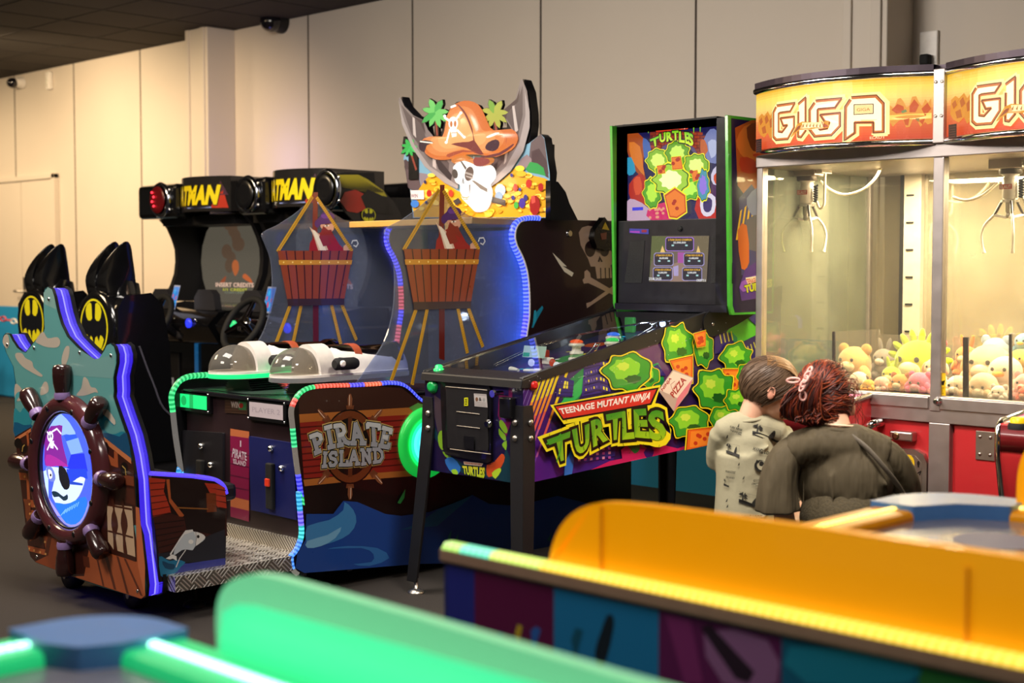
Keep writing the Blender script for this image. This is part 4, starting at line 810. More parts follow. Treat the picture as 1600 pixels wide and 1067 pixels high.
A.px(c7('460,270 700,170 1000,60 1240,-40 1400,-60 1400,330 1250,330 700,330 430,330'), '#3a2a5c'); A.px(c7('760,160 1000,40 1200,-30 1200,120 960,330 800,330'), '#4a2f66'); A.px(c7('880,130 1060,60 1200,60 1180,200 960,320'), '#5c3266', 2); A.up()
A.px(c7('600,330 690,240 740,205 730,260 690,330 640,400'), '#1f7f45', 2); A.px(c7('600,380 670,290 700,270 690,330 640,380'), '#2fae55', 2); A.px(c7('930,260 985,220 1010,290 990,320'), '#1f9a50', 2); A.px(c7('1240,120 1330,30 1400,20 1400,120 1300,150'), '#5fc23c', 2); A.px(c7('1230,150 1260,100 1300,120 1290,200'), '#2f8f6a', 2)
A.px(c7('420,330 560,330 560,690 470,705 420,705'), '#3a1266'); A.px(c7('450,560 560,480 640,640 560,690 470,705'), '#4c1a7a'); A.px(c7('600,640 700,520 820,560 800,640 640,665'), '#3c1e78'); A.up()
# night-club light stripes
for i in range(9):
    (x0, y0) = c7('%d,%d' % (478+i*19, 262-i*8 if i < 8 else 240))[0]; ln = 52; sl = -.36
    def sg(t0, t1, w, col): A.px([(x0+sl*t0-w, y0+t0), (x0+sl*t0+w, y0+t0-.5), (x0+sl*t1+w, y0+t1-.5), (x0+sl*t1-w, y0+t1)], col)
    if i < 3:
        for k in range(3): sg(4+k, 60, .6, '#7a68a8')
        continue
    sg(2, 55, 2.1, '#e0c41c'); sg(55, 82, 2.0, '#e08a28'); sg(82, 110, 1.9, '#d85a50'); sg(110, 140, 1.6, '#b0569a'); sg(140, 165-i*2, 1.3, '#6a3aa0')
A.up()
# towers
def tower(t, col, wins, wc):
    A.px(c4(t), col); A.up()
    for q in wins: A.px(c4(q), wc)
    A.up()
tower('490,440 615,372 720,420 735,640 470,690', '#33287a', [], '#e0d030')
for r in range(4):
    y = 395+r*68
    A.px(c4('490,%d 612,%d 612,%d 490,%d' % (y+60, y+28, y+40, y+72)), '#1d174e'); A.px(c4('612,%d 730,%d 730,%d 612,%d' % (y+28, y+72, y+84, y+40)), '#1d174e')
    for k in range(5): A.px(c4('%d,%d %d,%d %d,%d %d,%d' % (500+k*22, y+46-k*6, 512+k*22, y+43-k*6, 510+k*22, y+14-k*6+10, 499+k*22, y+26-k*6)), '#6a5aa0' if (k+r) % 3 else '#d8c83a')
    for k in range(4): A.px(c4('%d,%d %d,%d %d,%d %d,%d' % (622+k*24, y+22+k*9, 636+k*24, y+27+k*9, 636+k*24, y+2+k*9, 622+k*24, y-4+k*9)), '#e8dc3a' if (k*2+r) % 3 else '#4a3c90')
tower('265,560 315,525 405,560 390,695 255,690', '#2c2672', ['312,620 325,560 340,562 330,624', '336,625 345,565 356,567 352,628', '275,668 282,620 296,622 288,670'], '#e8dc3a')
for k in range(4): A.line(c4('262,%d 400,%d' % (590+k*30, 600+k*30)), .002, '#171240')
A.px(c4('690,290 800,240 800,400 700,420'), '#2a1c48'); A.px(c7('650,560 810,540 812,590 640,625'), '#2e2a7a')
for k in range(6):
    for r in range(3): A.px(c7('%d,%d %d,%d %d,%d %d,%d' % (665+k*24, 565+r*18-k*2, 675+k*24, 564+r*18-k*2, 675+k*24, 574+r*18-k*2, 665+k*24, 575+r*18-k*2)), '#b04a9a' if (k+r) % 2 else '#e08ab0')
A.px(c7('612,620 640,560 655,560 640,670 610,672'), '#2a6ac0'); A.up()
# right-hand city
A.px(c5('440,320 520,300 560,370 500,420 440,430'), '#31246e'); A.px(c5('600,360 680,320 720,380 720,470 640,480'), '#31246e'); A.px(c5('640,220 690,170 720,190 720,290'), '#3a2a86'); A.px(c5('50,520 100,490 150,560 60,560'), '#31246e'); A.up()
for k in range(4): A.line(c5('%d,%d %d,%d' % (470+k*22, 315-k*6, 480+k*22, 365-k*6)), .007, '#d8cc30'); A.line(c5('%d,%d %d,%d' % (635+k*18, 385-k*12, 648+k*18, 430-k*12)), .005, '#e0d440'); A.line(c5('%d,%d %d,%d' % (680+k*8, 180+k*8, 688+k*8, 200+k*8)), .006, '#e0d440')
# magenta goo along the bottom
A.px(c7('715,645 790,610 840,600 835,565 860,545 905,535 940,560 1000,545 1060,560 1120,540 1200,520 1260,470 1260,570 1160,590 900,640 735,680'), '#c41f5e', 0); A.px(c7('560,680 715,645 740,640 900,600 1260,545 1260,580 900,640 500,715'), '#d02868'); A.up()
A.px(c7('925,575 945,555 965,565 960,590 940,600'), '#3a1a6a', 2); A.px(c7('845,530 900,520 910,560 890,580 870,560'), '#1f7f3a', 2); A.up()
# slime splats, pizza slices: a plain stand-in of the same colours
def splat(t, cx, cy, rx, ry, seed, c1='#33962a', c2='#86cf30', c3='#1c5c1e', n=9):
    rs = random.Random(seed); pts = []; n = 7
    for i in range(n*2): q = pi*i/n+rs.uniform(-.1, .1); k = 1.13*(rs.uniform(.94, 1.12) if i % 2 else rs.uniform(.80, .92)); pts.append((cx+rx*k*cos(q), cy+ry*k*sin(q)*(1.12 if i in (3, 5) else 1)))
    o = sm(pts, 3, True)
    for k, c in ((1.07, '#e6d41e'), (1.0, '#16300f'), (.955, c1)): A.px(t.__self__ if False else [(XX[0], XX[1]) for XX in [t(cx+(x-cx)*k, cy+(y-cy)*k) for x, y in o]], c); A.up()
    A.px([t(cx-.1*rx+(x-cx)*.62, cy-.15*ry+(y-cy)*.6) for x, y in o], c2); A.up(); A.px([t(cx-.22*rx+(x-cx)*.26, cy-.3*ry+(y-cy)*.22) for x, y in o], '#c3e04a'); A.up()
    A.px([t(cx+.25*rx+(x-cx)*.34, cy+.42*ry+(y-cy)*.22) for x, y in o], c3); A.up()
T7 = lambda x, y: (640+x/2.541, 480+y/2.541); T5 = lambda x, y: (1000+x/3.81, 440+y/3.81)
def slice_(t, p, seed):
    rs = random.Random(seed); cx, cy = sum(a for a, b in p)/len(p), sum(b for a, b in p)/len(p)
    for k, c in ((1.1, '#e6d41e'), (1.02, '#7a2410'), (.97, '#e2651c')): A.px([t(cx+(x-cx)*k, cy+(y-cy)*k) for x, y in p], c); A.up()
    A.px([t(cx+(x-cx)*.8, cy+(y-cy)*.8) for x, y in p], '#f0892a'); A.up()
    for i in range(5): a, r = rs.uniform(0, 6.28), rs.uniform(.1, .5); px, py = p[i % len(p)]; A.px(circ(*t(cx+(px-cx)*r, cy+(py-cy)*r), 3.2, 3.2, 10), '#c23a1c')
    A.up()
splat(T5, 30, 560, 75, 60, 1); splat(T7, 860, 255, 85, 70, 2)
splat(T5, 215, 370, 85, 110, 3); slice_(T5, [(165, 470), (300, 440), (300, 600), (230, 620)], 1)
splat(T5, 365, 400, 55, 90, 11); splat(T5, 560, 450, 85, 80, 4); slice_(T5, [(475, 520), (585, 520), (560, 650), (500, 660)], 2); splat(T5, 610, 560, 45, 70, 12)
splat(T5, 420, 640, 105, 115, 5); splat(T5, 270, 830, 105, 85, 6); slice_(T5, [(260, 880), (440, 860), (440, 970), (250, 1000)], 3); splat(T5, 470, 810, 75, 70, 7); splat(T5, 560, 700, 80, 60, 8)
slice_(T5, [(290, 310), (360, 290), (360, 380), (310, 390)], 4)
# pizza box
A.px(c5('78,645 165,520 288,570 255,660 170,770'), '#b8a094'); A.up(); A.px(c5('82,642 166,530 283,572 190,690'), '#e2cfc0'); A.px(c5('190,690 283,572 252,658 172,765'), '#d87a88'); A.up()
A.text('PIZZA', c5('170,690 245,585 220,558 145,665'), '#a8322a', off=.03); A.text('NINJA', c5('105,655 160,580 147,562 92,638'), '#a8322a', off=.03)
A.line(c5('185,600 160,640 150,610 175,590'), .003, '#c08a80')
A.up(2)
# logo
def logo_letters(A, qs, cols, outw, px=True, lay=(1, 2)):
    for off, c, f in [((.22, '#e8d820', None), (.13, '#0e160c', None), (.045, cols[0], cols[1]))[k] for k in lay]:
        for ch, q in zip('TURTLES', qs): A.text(ch, q, c, off=off, px=px, fade=f, base=.045) if off > .05 else A.text(ch, q, c, off=off, px=px, fade=f)
        A.up(2)
TQ = [c7(t) for t in ('560,605 605,590 615,480 520,515', '640,580 690,550 690,450 620,475', '705,545 765,515 750,420 695,440', '770,520 815,510 830,400 755,415', '820,515 870,510 855,395 820,405', '870,505 930,510 915,390 865,395', '930,520 1000,515 985,395 920,400')]
TQ = [[(x, y+3.5) for x, y in q] for q in TQ]
logo_letters(A, TQ, None, 0, lay=()) ; [A.text(ch, q, '#e8d820', off=.22, base=.045) for ch, q in zip('TURTLES', TQ)]; A.up()
A.px(c7('535,386 975,306 948,394 590,462'), '#e8d820', 0); A.up()
A.px(c7('548,388 968,316 938,385 585,447'), '#120c0c'); A.up(); A.px(c7('556,393 957,324 932,379 588,439'), '#cc3326'); A.up()
A.text('TEENAGE MUTANT NINJA', c7('582,430 925,372 942,333 568,400'), '#f0e6e0', off=.035)
A.up()
logo_letters(A, TQ, ('#9ac41e', '#2f8a22'), .07)
for t in ('520,540 560,520 575,500', '560,610 575,560 580,520'): A.line(c7(t), .006, '#3f9a24')
rs = random.Random(5)
for k in range(26): x, y = rs.uniform(530, 1000), 0; y = 520-abs(x-800)*.12+rs.uniform(-70, 50); A.line([T7(x, y), T7(x+rs.uniform(-5, 5), y+9), T7(x+rs.uniform(-8, 8), y+15)], .0022, '#17330f')
for k in range(40): x = rs.uniform(450, 1250); y = rs.uniform(90, 300); A.px(circ(*T7(x, 320-(x-440)*.33+rs.uniform(-60, 60)), .5, .5, 6), '#cfc4e8')
A.build('side_art', PRINT, cab)
# black side rails, hinge, buttons, bolts
rail = lambda y0, y1: [(y0, zt(y0)-.03-.03*(y0-QF)), (y1, zt(y1)-.03-.03*(y1-QF)), (y1, zt(y1)+.002), (y0, zt(y0)+.002)]
for pl in (PS, PL(0, QL, -1)): MB().prism(pl, rail(QF-.005, QB), 0, .006).build('side_rail', SATIN, cab)
for pl in (PS, PL(0, QL, -1)):
    hp = PS.px(sm(c5('365,250 370,215 395,180 480,120 560,75 705,70 705,170 430,325 400,325 375,300'), 2, True)); hg = MB().prism(pl, hp, .006, .012).build('backbox_hinge', SATIN, cab)
    u, v = PS.px(c5('420,252'))[0]; MB().ell(pl.p3(u, v, .013), (.005, .009, .009), 10, 6).build('hinge_bolt', CHROME, hg)
def button(pl, p, col, name, par, rad=.016):
    u, v = pl.px(p)[0]; ax = (pl.sg, 0, 0) if pl.ax == 0 else (0, pl.sg, 0)
    b = MB().lathe(pl.p3(u, v, 0), [(rad*1.25, 0), (rad*1.25, .006), (rad, .008), (rad, .016), (rad*.6, .018)], ax, 18).build(name, mat(name+'_'+col[1:], col, .25, coat=.3), par); return b
button(PS, c2('797,704'), '#c81f1c', 'flipper_button', cab)
button(PF, c3('92,182'), '#159a4c', 'start_button', cab, .022)
for x, y in ((775, 492), (785, 620)): pass
# legs: black folded-steel corner legs with bolts and levellers
def leg(xo, yo, sx, sy, zt0, spread, bolts=()):
    # L-shaped leg hugging a corner, splayed outwards towards the foot
    w_, th = .07, .012; bx, by = sx*.045, sy*.05; o = MB(); prof = [(0, 0), (-sx*w_, 0), (-sx*w_, -sy*th), (-sx*th, -sy*th), (-sx*th, -sy*w_), (0, -sy*w_)]
    vs = []
    for z, k, s_ in ((.05, 1, .82), (.35, .55, .92), (zt0-.12, .06, 1), (zt0, 0, .8)): vs += [(xo+sx*.008+bx*k+a*s_, yo+sy*.008+by*k+b*s_, z) for a, b in prof]
    o.add(vs, [(i*6+j, i*6+(j+1) % 6, (i+1)*6+(j+1) % 6, (i+1)*6+j) for i in range(3) for j in range(6)]); o.add(vs[:6], [tuple(range(6))]); o.add(vs[-6:], [tuple(range(6))])
    l = o.build('leg', SATIN, PB, bevel=.003)
    fx, fy = xo+sx*.0+bx-sx*.02, yo+by-sy*.02; MB().lathe((fx, fy, 0), [(.036, 0), (.036, .006), (.018, .016), (.008, .02), (.008, .06)], n=18).build('leg_leveller', STEEL, l)
    for z in bolts:
        for e in ((sx, 0, 0), (0, sy, 0)):
            c = V((xo+sx*.012 if e[0] else xo-sx*.03, yo+sy*.012 if e[1] else yo-sy*.03, z)); MB().ell(c, [.009 if e[i] else .013 for i in range(3)], 12, 8).build('leg_bolt', STEEL, l)
leg(QR, QF, 1, -1, .80, 1, (.735, .675)); leg(QL, QF, -1, -1, .80, 1, (.735, .675)); leg(QR, QB-.14, 1, 1, .84, 1, (.77, .71)); leg(QL, QB-.14, -1, 1, .84, 1, (.77, .71))
# lockbar
mb = MB(); y0, y1 = QF-.02, QF+.075; mb.add([(QL-.008, y0+.006, .90), (QR+.008, y0+.006, .90), (QR+.008, y1, zt(y1)), (QL-.008, y1, zt(y1)), (QL-.008, y0, .868), (QR+.008, y0, .868), (QR+.008, y1, .868), (QL-.008, y1, .868)], [(0, 1, 2, 3), (0, 4, 5, 1), (1, 5, 6, 2), (3, 7, 4, 0), (2, 6, 7, 3)])
lb = mb.build('lockbar', SATIN, cab, bevel=.006)
gp = hit(2, .915, 738, 572); MB().lathe((gp.x, QF+.03, .905), [(.022, -.01), (.022, .008), (.016, .012), (.015, .022), (.008, .026)], n=18).build('action_button', mat('lit_green_button', '#1fbf5f', .25, em=.5, emcol='#30ff80'), lb, label='lit green button')
# front art, coin door
fq = [(QL, zb(QF)), (QR, zb(QF)), (QR, .87), (QL, .87)]
A = Art(PF); A.clip = fq; A.uv(fq, '#171033'); A.up(); A.px(c3('60,90 560,130 745,150 740,260 620,240 560,170 170,130 60,200'), '#2a1a5a', 1); A.px(c3('690,150 755,160 740,480 700,600 680,560 630,420 640,250 720,260 720,180'), '#6a1248'); A.px(c3('640,350 715,350 700,480 660,470'), '#4a1f70'); A.px(c3('100,250 165,300 175,560 130,560 100,420'), '#3a2f38'); A.px(c3('60,560 180,700 200,760 330,900 560,940 745,990 745,800 700,700 640,880 330,820 180,700 100,500 55,440'), '#10303c'); A.up()
for t in ('130,600 150,550 175,560 178,640 190,690 165,710 140,670', '640,530 655,545 690,580 700,620 680,630 640,580', '645,465 670,465 710,530 705,570 680,560 645,510', '170,720 240,760 230,790 190,760', '665,660 705,630 700,710 680,690'): A.px(c3(t), '#6f9a22', 2)
A.px(c3('190,790 250,770 320,850 300,910 250,900 210,850'), '#2a62a8', 2); A.px(c3('540,830 600,810 660,740 690,770 660,850 580,930 540,920'), '#b0421c', 2); A.px(c3('240,880 280,870 300,905 270,920'), '#8ab82a', 2); A.px(c3('580,900 640,860 660,880 610,950'), '#9ab82a', 2); A.up()
A.px(c3('345,805 510,820 495,845 350,830'), '#c8b4a0'); A.up(); A.text('TEENAGE MUTANT NINJA', c3('352,826 492,840 502,824 350,810'), '#b03a26', off=.03)
A.text('TURTLES', c3('345,910 520,945 525,855 335,840'), '#98b022', off=.06, out='#141a0a', outw=.06, fade='#c8c030')
A.build('front_art', PRINT, cab)
dq = PF.px(c3('175,140 575,170 590,210 590,800 560,815 215,745 190,690 170,200')); cd = MB().prism(PF, dq, 0, .014).build('coin_door', mat('coin_door_black_steel', '#0c0b0e', .3, coat=.4), cab, bevel=.004)
DP = PL(1, QF-.014, -1)
MB().prism(DP, DP.px(c3('200,175 545,200 555,690 550,720 215,690')), 0, .004).build('door_panel', SATIN, cd, bevel=.002)
DP2 = PL(1, QF-.019, -1)
for i, t in enumerate(('285,390 480,412', '290,508 480,530', '230,702 570,745', '195,182 540,212')): (a, b), (c, d) = DP2.px(c3(t)); MB().tube([DP2.p3(a, b, 0), DP2.p3(c, d, 0)], .0022, 6).build('door_ridge', STEEL, cd)
MB().prism(DP2, DP2.px(c3('350,590 435,600 435,710 350,690')), -.002, .004).build('coin_return', BLACK, cd)
A = Art(DP2, .001); A.px(c3('350,275 382,272 382,342 350,342'), '#c8c81c'); A.px(c3('430,238 535,245 545,355 437,345'), '#a8a2a0'); A.up()
for k in range(4): A.px(c3('356,%d 376,%d 376,%d 356,%d' % (283+k*14, 282+k*14, 290+k*14, 291+k*14)), '#2a2810')
A.px(circ(*c3('455,287')[0], 2.2, 3.4, 12), '#6a4a34'); A.text('&', c3('473,300 495,302 495,272 473,270'), '#2a2624', off=.02); A.px(circ(*c3('515,292')[0], 2, 3, 12), '#8a8a88')
for y in (252, 315, 328, 340): A.line(c3('440,%d 532,%d' % (y-6, y+4)), .0016, '#7a7674')
A.build('door_sticker', PRINT, cd, 'small yellow and grey stickers')
u, v = DP2.px(c3('548,492'))[0]; MB().lathe(DP2.p3(u, v, -.003), [(.017, 0), (.017, .005), (.011, .008), (.011, .014)], (0, -1, 0), 16).build('door_lock', CHROME, cd)
MB().box(QR-.10, QR-.035, QF-.03, QF, .75, .83).build('plunger_housing', BLACK, cab, bevel=.006)
MB().lathe((QR-.09, QF-.03, .845), [(.009, -.01), (.009, .03), (.014, .032), (.014, .045)], (0, -1, 0), 14).build('plunger', CHROME, cab)
# playfield, apron, toys, glass
py0, py1 = QF+.07, QE-.06; pz = lambda y: zt(y)-.075-(y-py0)*.02
up_ = V((0, 1, (pz(py1)-pz(py0))/(py1-py0))).normalized()
pf = MB().add([(QL+.02, py0, pz(py0)), (QR-.02, py0, pz(py0)), (QR-.02, py1, pz(py1)), (QL+.02, py1, pz(py1))], [(0, 1, 2, 3)]).build('playfield', mat('playfield_black', '#100e16', .2, coat=.5), cab)
G = PG((QL+.02, py0, pz(py0)+.001), (1, 0, 0), up_); A = Art(G, .0005); Wd = QR-QL-.04; Ln = py1-py0
A.uv([(0, .22), (Wd, .22), (Wd, Ln), (0, Ln)], '#1c2350'); A.up(); A.uv(sm([(.1, .3), (.4, .3), (.45, .6), (.3, .9), (.1, .8)], 3, True), '#3a1a5a'); A.up(); A.uv(circ(.25, .55, .09), '#2f8a3a'); A.uv(circ(.14, .8, .05), '#c8541c'); A.uv(circ(.36, .8, .05), '#1f6ab0'); A.up()
for k in range(18): A.uv(circ(.1+.3*random.random(), .3+.8*random.random(), .012, n=10), random.choice(['#e8d820', '#e04a2a', '#f0f0f0', '#30c0e0']))
A.build('playfield_print', PRINT, pf)
MB().add([(QL+.03, py0, pz(py0)+.012), (QR-.03, py0, pz(py0)+.012), (QR-.06, py0+.2, pz(py0+.2)+.022), (QL+.06, py0+.2, pz(py0+.2)+.022), (QL+.03, py0, pz(py0)), (QR-.03, py0, pz(py0)), (QR-.06, py0+.2, pz(py0+.2)), (QL+.06, py0+.2, pz(py0+.2))], [(0, 1, 2, 3), (3, 2, 6, 7), (0, 3, 7, 4), (1, 5, 6, 2)]).build('apron', mat('apron_brown', '#3a2a24', .4), pf)
A = Art(PG((QL+.03, py0, pz(py0)+.0125), (1, 0, 0), (0, 1, .05+up_.z)), .001); A.uv(circ(.33, .05, .09, .035), '#77727c'); A.uv([(.08, .03), (.19, .03), (.19, .10), (.08, .10)], '#8a4a2a'); A.build('apron_card', PRINT, pf)
def on(x, y, h=0): return (QL+.02+x, py0+y, pz(py0+y)+h)
for i, (x, y, c) in enumerate(((.18, .62, '#ff5a1a'), (.33, .68, '#40e060'), (.25, .78, '#3a7aff'))):
    b = MB().lathe(on(x, y), [(.03, 0), (.03, .01), (.02, .012), (.02, .03), (.034, .034), (.034, .042), (.02, .05)], n=20).build('pop_bumper', WHITE, pf); MB().lathe(on(x, y, .05), [(.03, 0), (.024, .008), (.01, .012)], n=18, col=sc(c, 1.6)).build('bumper_cap', GLOW, b)
def wire(pts, name='wire_ramp'):
    w_ = MB()
    for dx in (-.012, .012): w_.tube(sm([(p[0]+dx, p[1], p[2]) for p in [on(*q) for q in pts]], 5), .0022, 6)
    for q in sm([on(*q) for q in pts], 2): w_.tube([(q[0]-.014, q[1], q[2]-.004), (q[0]+.014, q[1], q[2]-.004)], .0018, 5)
    return w_.build(name, CHROME, pf)
wire([(.06, .25, .03), (.06, .45, .05), (.10, .70, .06), (.22, .95, .06), (.30, 1.1, .05)]); wire([(.44, .25, .035), (.45, .5, .055), (.42, .75, .06), (.34, .95, .055), (.2, 1.08, .05)]); wire([(.40, .3, .025), (.36, .5, .035), (.30, .62, .05)])
for i, (x, y, c, e) in enumerate(((.40, .42, '#ff4a12', 2), (.44, .50, '#ff7a2a', 2), (.38, .52, '#ffb04a', 2), (.46, .66, '#2ae060', 1.4), (.44, .74, '#2ae060', 1.2), (.30, .34, '#e04a2a', 1.0), (.36, .30, '#ffffff', 1.2), (.20, .32, '#d8dcff', 1.2), (.42, .86, '#ffffff', 5), (.25, 1.12, '#b8ccff', 6), (.36, 1.10, '#9ab8ff', 4))):
    MB().ell(on(x, y, .03), (.014, .014, .016), 10, 7, sc(c, e)).build('playfield_light', GLOW, pf)
for i, (x, y, h, c) in enumerate(((.47, .95, .05, '#c8a020'), (.40, 1.02, .06, '#8a1a14'), (.12, 1.05, .07, '#2f8a3a'), (.2, .42, .03, '#e8e0d8'), (.33, .44, .03, '#e8e0d8'), (.10, .5, .04, '#b02a1c'))):
    MB().box(on(x, y)[0]-.025, on(x, y)[0]+.025, on(x, y)[1]-.012, on(x, y)[1]+.012, pz(py0+y), pz(py0+y)+h).build('playfield_target', mat('target_'+c[1:], c, .35), pf, bevel=.004)
for s_ in (-1, 1):
    x, y, z = on(.245+s_*.085, .24, .012); MB().tube([(x, y, z+.008), (x-s_*.035, y-.012, z+.008), (x-s_*.07, y-.028, z+.008)], [.011, .009, .006], 10, sx=1).build('flipper', mat('flipper_white', '#e8e4da', .4), pf)
A = Art(PG(on(.07, .40, .03), (1, 0, 0), (0, .25, 1)), 0); A.uv([(0, 0), (.13, 0), (.13, .05), (0, .05)], '#b8d4c8'); A.up(); A.uv([(.003, .003), (.04, .003), (.04, .02), (.003, .02)], '#2fa04a'); A.uv([(.06, .035), (.066, .035), (.066, .05), (.06, .05)], '#203028'); A.build('notice_card', PRINT, pf)
gl = MB().add([(QL+.012, QF+.07, zt(QF+.07)-.004), (QR-.012, QF+.07, zt(QF+.07)-.004), (QR-.012, QE-.1, zt(QE-.1)-.004), (QL+.012, QE-.1, zt(QE-.1)-.004)], [(0, 1, 2, 3)]).build('playfield_glass', glassy('pinball_glass', '#dfe4e2', ro=.01), cab)
lamp('playfield_lamp', 'POINT', on(.25, 1.0, .06), 1.2, (.8, .87, 1), .02); lamp('playfield_lamp', 'POINT', on(.38, .45, .055), .5, (1, .6, .3), .02)
# --- backbox
BF = 4.93; BP = PL(1, BF, -1); cB = K(950, 180, 5.93); cS = K(1000, 355, 8.42)
bl, br = BP.px([(956, 197)])[0][0], BP.px([(1139, 185)])[0][0]; ztop = BP.px([(956, 197)])[0][1]; zbot = BP.px([(1000, 478)])[0][1]-.02
bb = MB().box(bl+.012, br-.012, BF+.12, BF+.33, zbot, ztop-.004)
bb.box(bl+.012, br-.012, BF+.02, BF+.12, ztop-.03, ztop-.004).box(bl+.012, br-.012, BF+.01, BF+.12, zbot, zbot+.03)
bbx = bb.build('backbox', cabm, PB)
sp_px = BP.px(ID('1139,184 1152,470'))
prof = [(BF-.012, ztop), (BF+.34, ztop+.002), (BF+.34, zbot-.01), (BF+.03, zbot-.01), (BF+.015, zbot+.03)]
GREEN = mat('green_trim', '#3f9a2c', .3, coat=.3)
for x, sg_ in ((br-.012, 1), (bl+.012, -1)):
    pl = PL(0, x, sg_); o = MB().prism(pl, prof, 0, .014).build('backbox_side', GREEN, bbx, bevel=.003)
    A = Art(pl, .0148); A.uv([(BF+.012, ztop-.012), (BF+.33, ztop-.012), (BF+.33, zbot), (BF+.05, zbot), (BF+.035, zbot+.03)], '#1d1038'); A.up()
    if sg_ > 0:
        ks = lambda t: [(1140+float(a.split(',')[0])*1, 180+float(a.split(',')[1])) for a in t.split()]
        A.px(ks('4,20 30,8 50,8 50,130 30,140 8,110'), '#a8521c', 0); A.px(ks('6,40 18,18 34,14 44,20 48,60 30,74 12,60'), '#c8702a', 2); A.px(ks('22,20 40,12 46,30 40,60 28,50'), '#7a3a18', 2); A.px(ks('12,66 34,70 36,90 14,88'), '#b03a1c', 2); A.px(ks('10,130 30,108 50,140 50,250 14,250'), '#3a3468'); A.up()
        for k in range(6): A.px(ks('%d,%d %d,%d %d,%d %d,%d' % (12+k*7, 150-k*6, 15+k*7, 147-k*6, 8+k*7, 195-k*4, 5+k*7, 195-k*4)), '#d8a81c')
        A.px(ks('22,130 40,112 50,118 50,160 36,160 26,150'), '#7a7a9a', 2); A.px(ks('20,165 50,158 50,205 26,210'), '#5c5460', 2); A.px(ks('8,180 22,172 26,230 14,240'), '#c05a1c', 2); A.px(ks('10,268 20,240 50,220 50,284 14,290'), '#4a2478', 0); A.up()
        A.px(ks('14,260 50,246 50,262 16,276'), '#8a4ab0', 2); A.px(ks('20,254 50,249 50,260 24,266'), '#d8c8b4'); A.up(); A.text('TEENAGE MUTANT', ks('23,264 50,259 50,251 21,256'), '#b83a28', off=.03); A.text('TURTLES', ks('20,278 62,268 62,255 18,266'), '#b8b824', off=.06, out='#141a0a', outw=.06)
    A.build('backbox_side_art', PRINT, o)
# translite (backlit picture set back behind glass)
TL = PL(1, BF+.10, -1); A = Art(TL, 0, .0004)
t0 = lambda c, k=.9: sc(c, k)
def tp(t, c, n=0, k=.9): A.px(sm(cB(t), n, True) if n else cB(t), t0(c, k))
tl = TL.px(cB('140,85 1105,55 1165,980 170,985')); A.uv(tl, t0('#1d1a50')); A.up()
tp('390,150 860,150 900,420 380,460', '#6a1f28'); A.up()
for r in range(9):
    for k in range(9): x, y = 390+k*55+(r % 2)*27, 160+r*30; tp('%d,%d %d,%d %d,%d %d,%d' % (x, y, x+48, y, x+48, y+24, x, y+24), '#a83e22' if (r+k) % 3 else '#8a3424')
tp('480,330 560,260 680,240 800,300 840,400 820,420 700,420 500,420', '#5a4a78', 2); tp('520,340 600,280 700,275 790,340 800,420 540,420', '#15123a', 2); A.up()
tp('150,160 230,140 330,210 340,330 330,480 360,620 300,560 230,470 160,260', '#a84a1c', 2); tp('200,250 300,290 330,480 340,560 270,480 220,400', '#e07a24', 2); tp('330,210 390,260 400,360 350,420 330,330', '#4a6ab0', 2); tp('160,420 220,390 260,520 200,560 165,500', '#2a9ac0', 2)
tp('890,230 950,130 1020,150 1060,300 1040,430 950,440 890,340', '#7a84b8', 2); tp('930,250 1000,230 1020,330 960,400', '#b8c0e0', 2); tp('860,240 900,230 930,330 870,380', '#c8622a', 2); tp('1040,180 1090,170 1110,330 1060,330', '#b0541c', 2); tp('1020,360 1100,340 1110,480 1040,470', '#2a8ac0', 2); A.up()
tp('200,640 300,540 350,600 380,760 320,860 220,800', '#b8281c', 2); tp('240,600 300,570 320,700 260,740', '#e0502a', 2); tp('180,800 250,780 380,860 400,970 180,975', '#c8a8c0', 2); tp('230,855 330,850 330,880 230,885', '#3a3ae0')
tp('370,880 560,800 620,960 400,970', '#d8286a', 2); tp('830,760 1060,680 1150,760 1150,970 850,970', '#c8241c', 2); tp('960,640 1060,600 1130,660 1120,800 980,780', '#4a1a5a', 2); A.up()
tp('960,550 1010,470 1090,480 1110,580 1080,650 980,640', '#d8d0e8', 2); tp('985,560 1040,520 1090,560 1080,640 1000,635', '#d8481c', 2); tp('1045,640 1085,640 1080,900 1060,900', '#8ab0c8'); tp('860,780 920,720 1000,760 990,900 920,940 870,900', '#e8e0f0', 2); tp('890,790 930,760 970,790 960,880 920,900 890,870', '#3a2a6a', 2); A.up()
# glowing slime burst in the middle
rs = random.Random(9)
for cx, cy, rx, ry, c1, c2 in ((470, 420, 110, 110, '#8ac030', '#d8f070'), (650, 350, 110, 120, '#6aa82a', '#c8e860'), (830, 470, 120, 120, '#8ac030', '#e0f080'), (420, 720, 80, 150, '#58a824', '#b0e040'), (760, 680, 130, 110, '#60b82a', '#b8f050'), (600, 600, 170, 150, '#a8d840', '#f8ffb0'), (900, 650, 60, 150, '#4a9ab0', '#8a70d0')):
    pts = []
    for i in range(18): q = pi*i/9; k = rs.uniform(.95, 1.12) if i % 2 else rs.uniform(.84, .94); pts.append((cx+rx*k*cos(q), cy+ry*k*sin(q)))
    for k, c, e in ((1.08, '#f8f020', 1.0), (1, '#2f6a1a', .9), (.93, c1, .95), (.6, c2, 1.15)): A.px([(950+(cx+(x-cx)*k)/5.93, 180+(cy+(y-cy)*k)/5.93) for x, y in sm(pts, 3, True)], t0(c, e)); A.up()
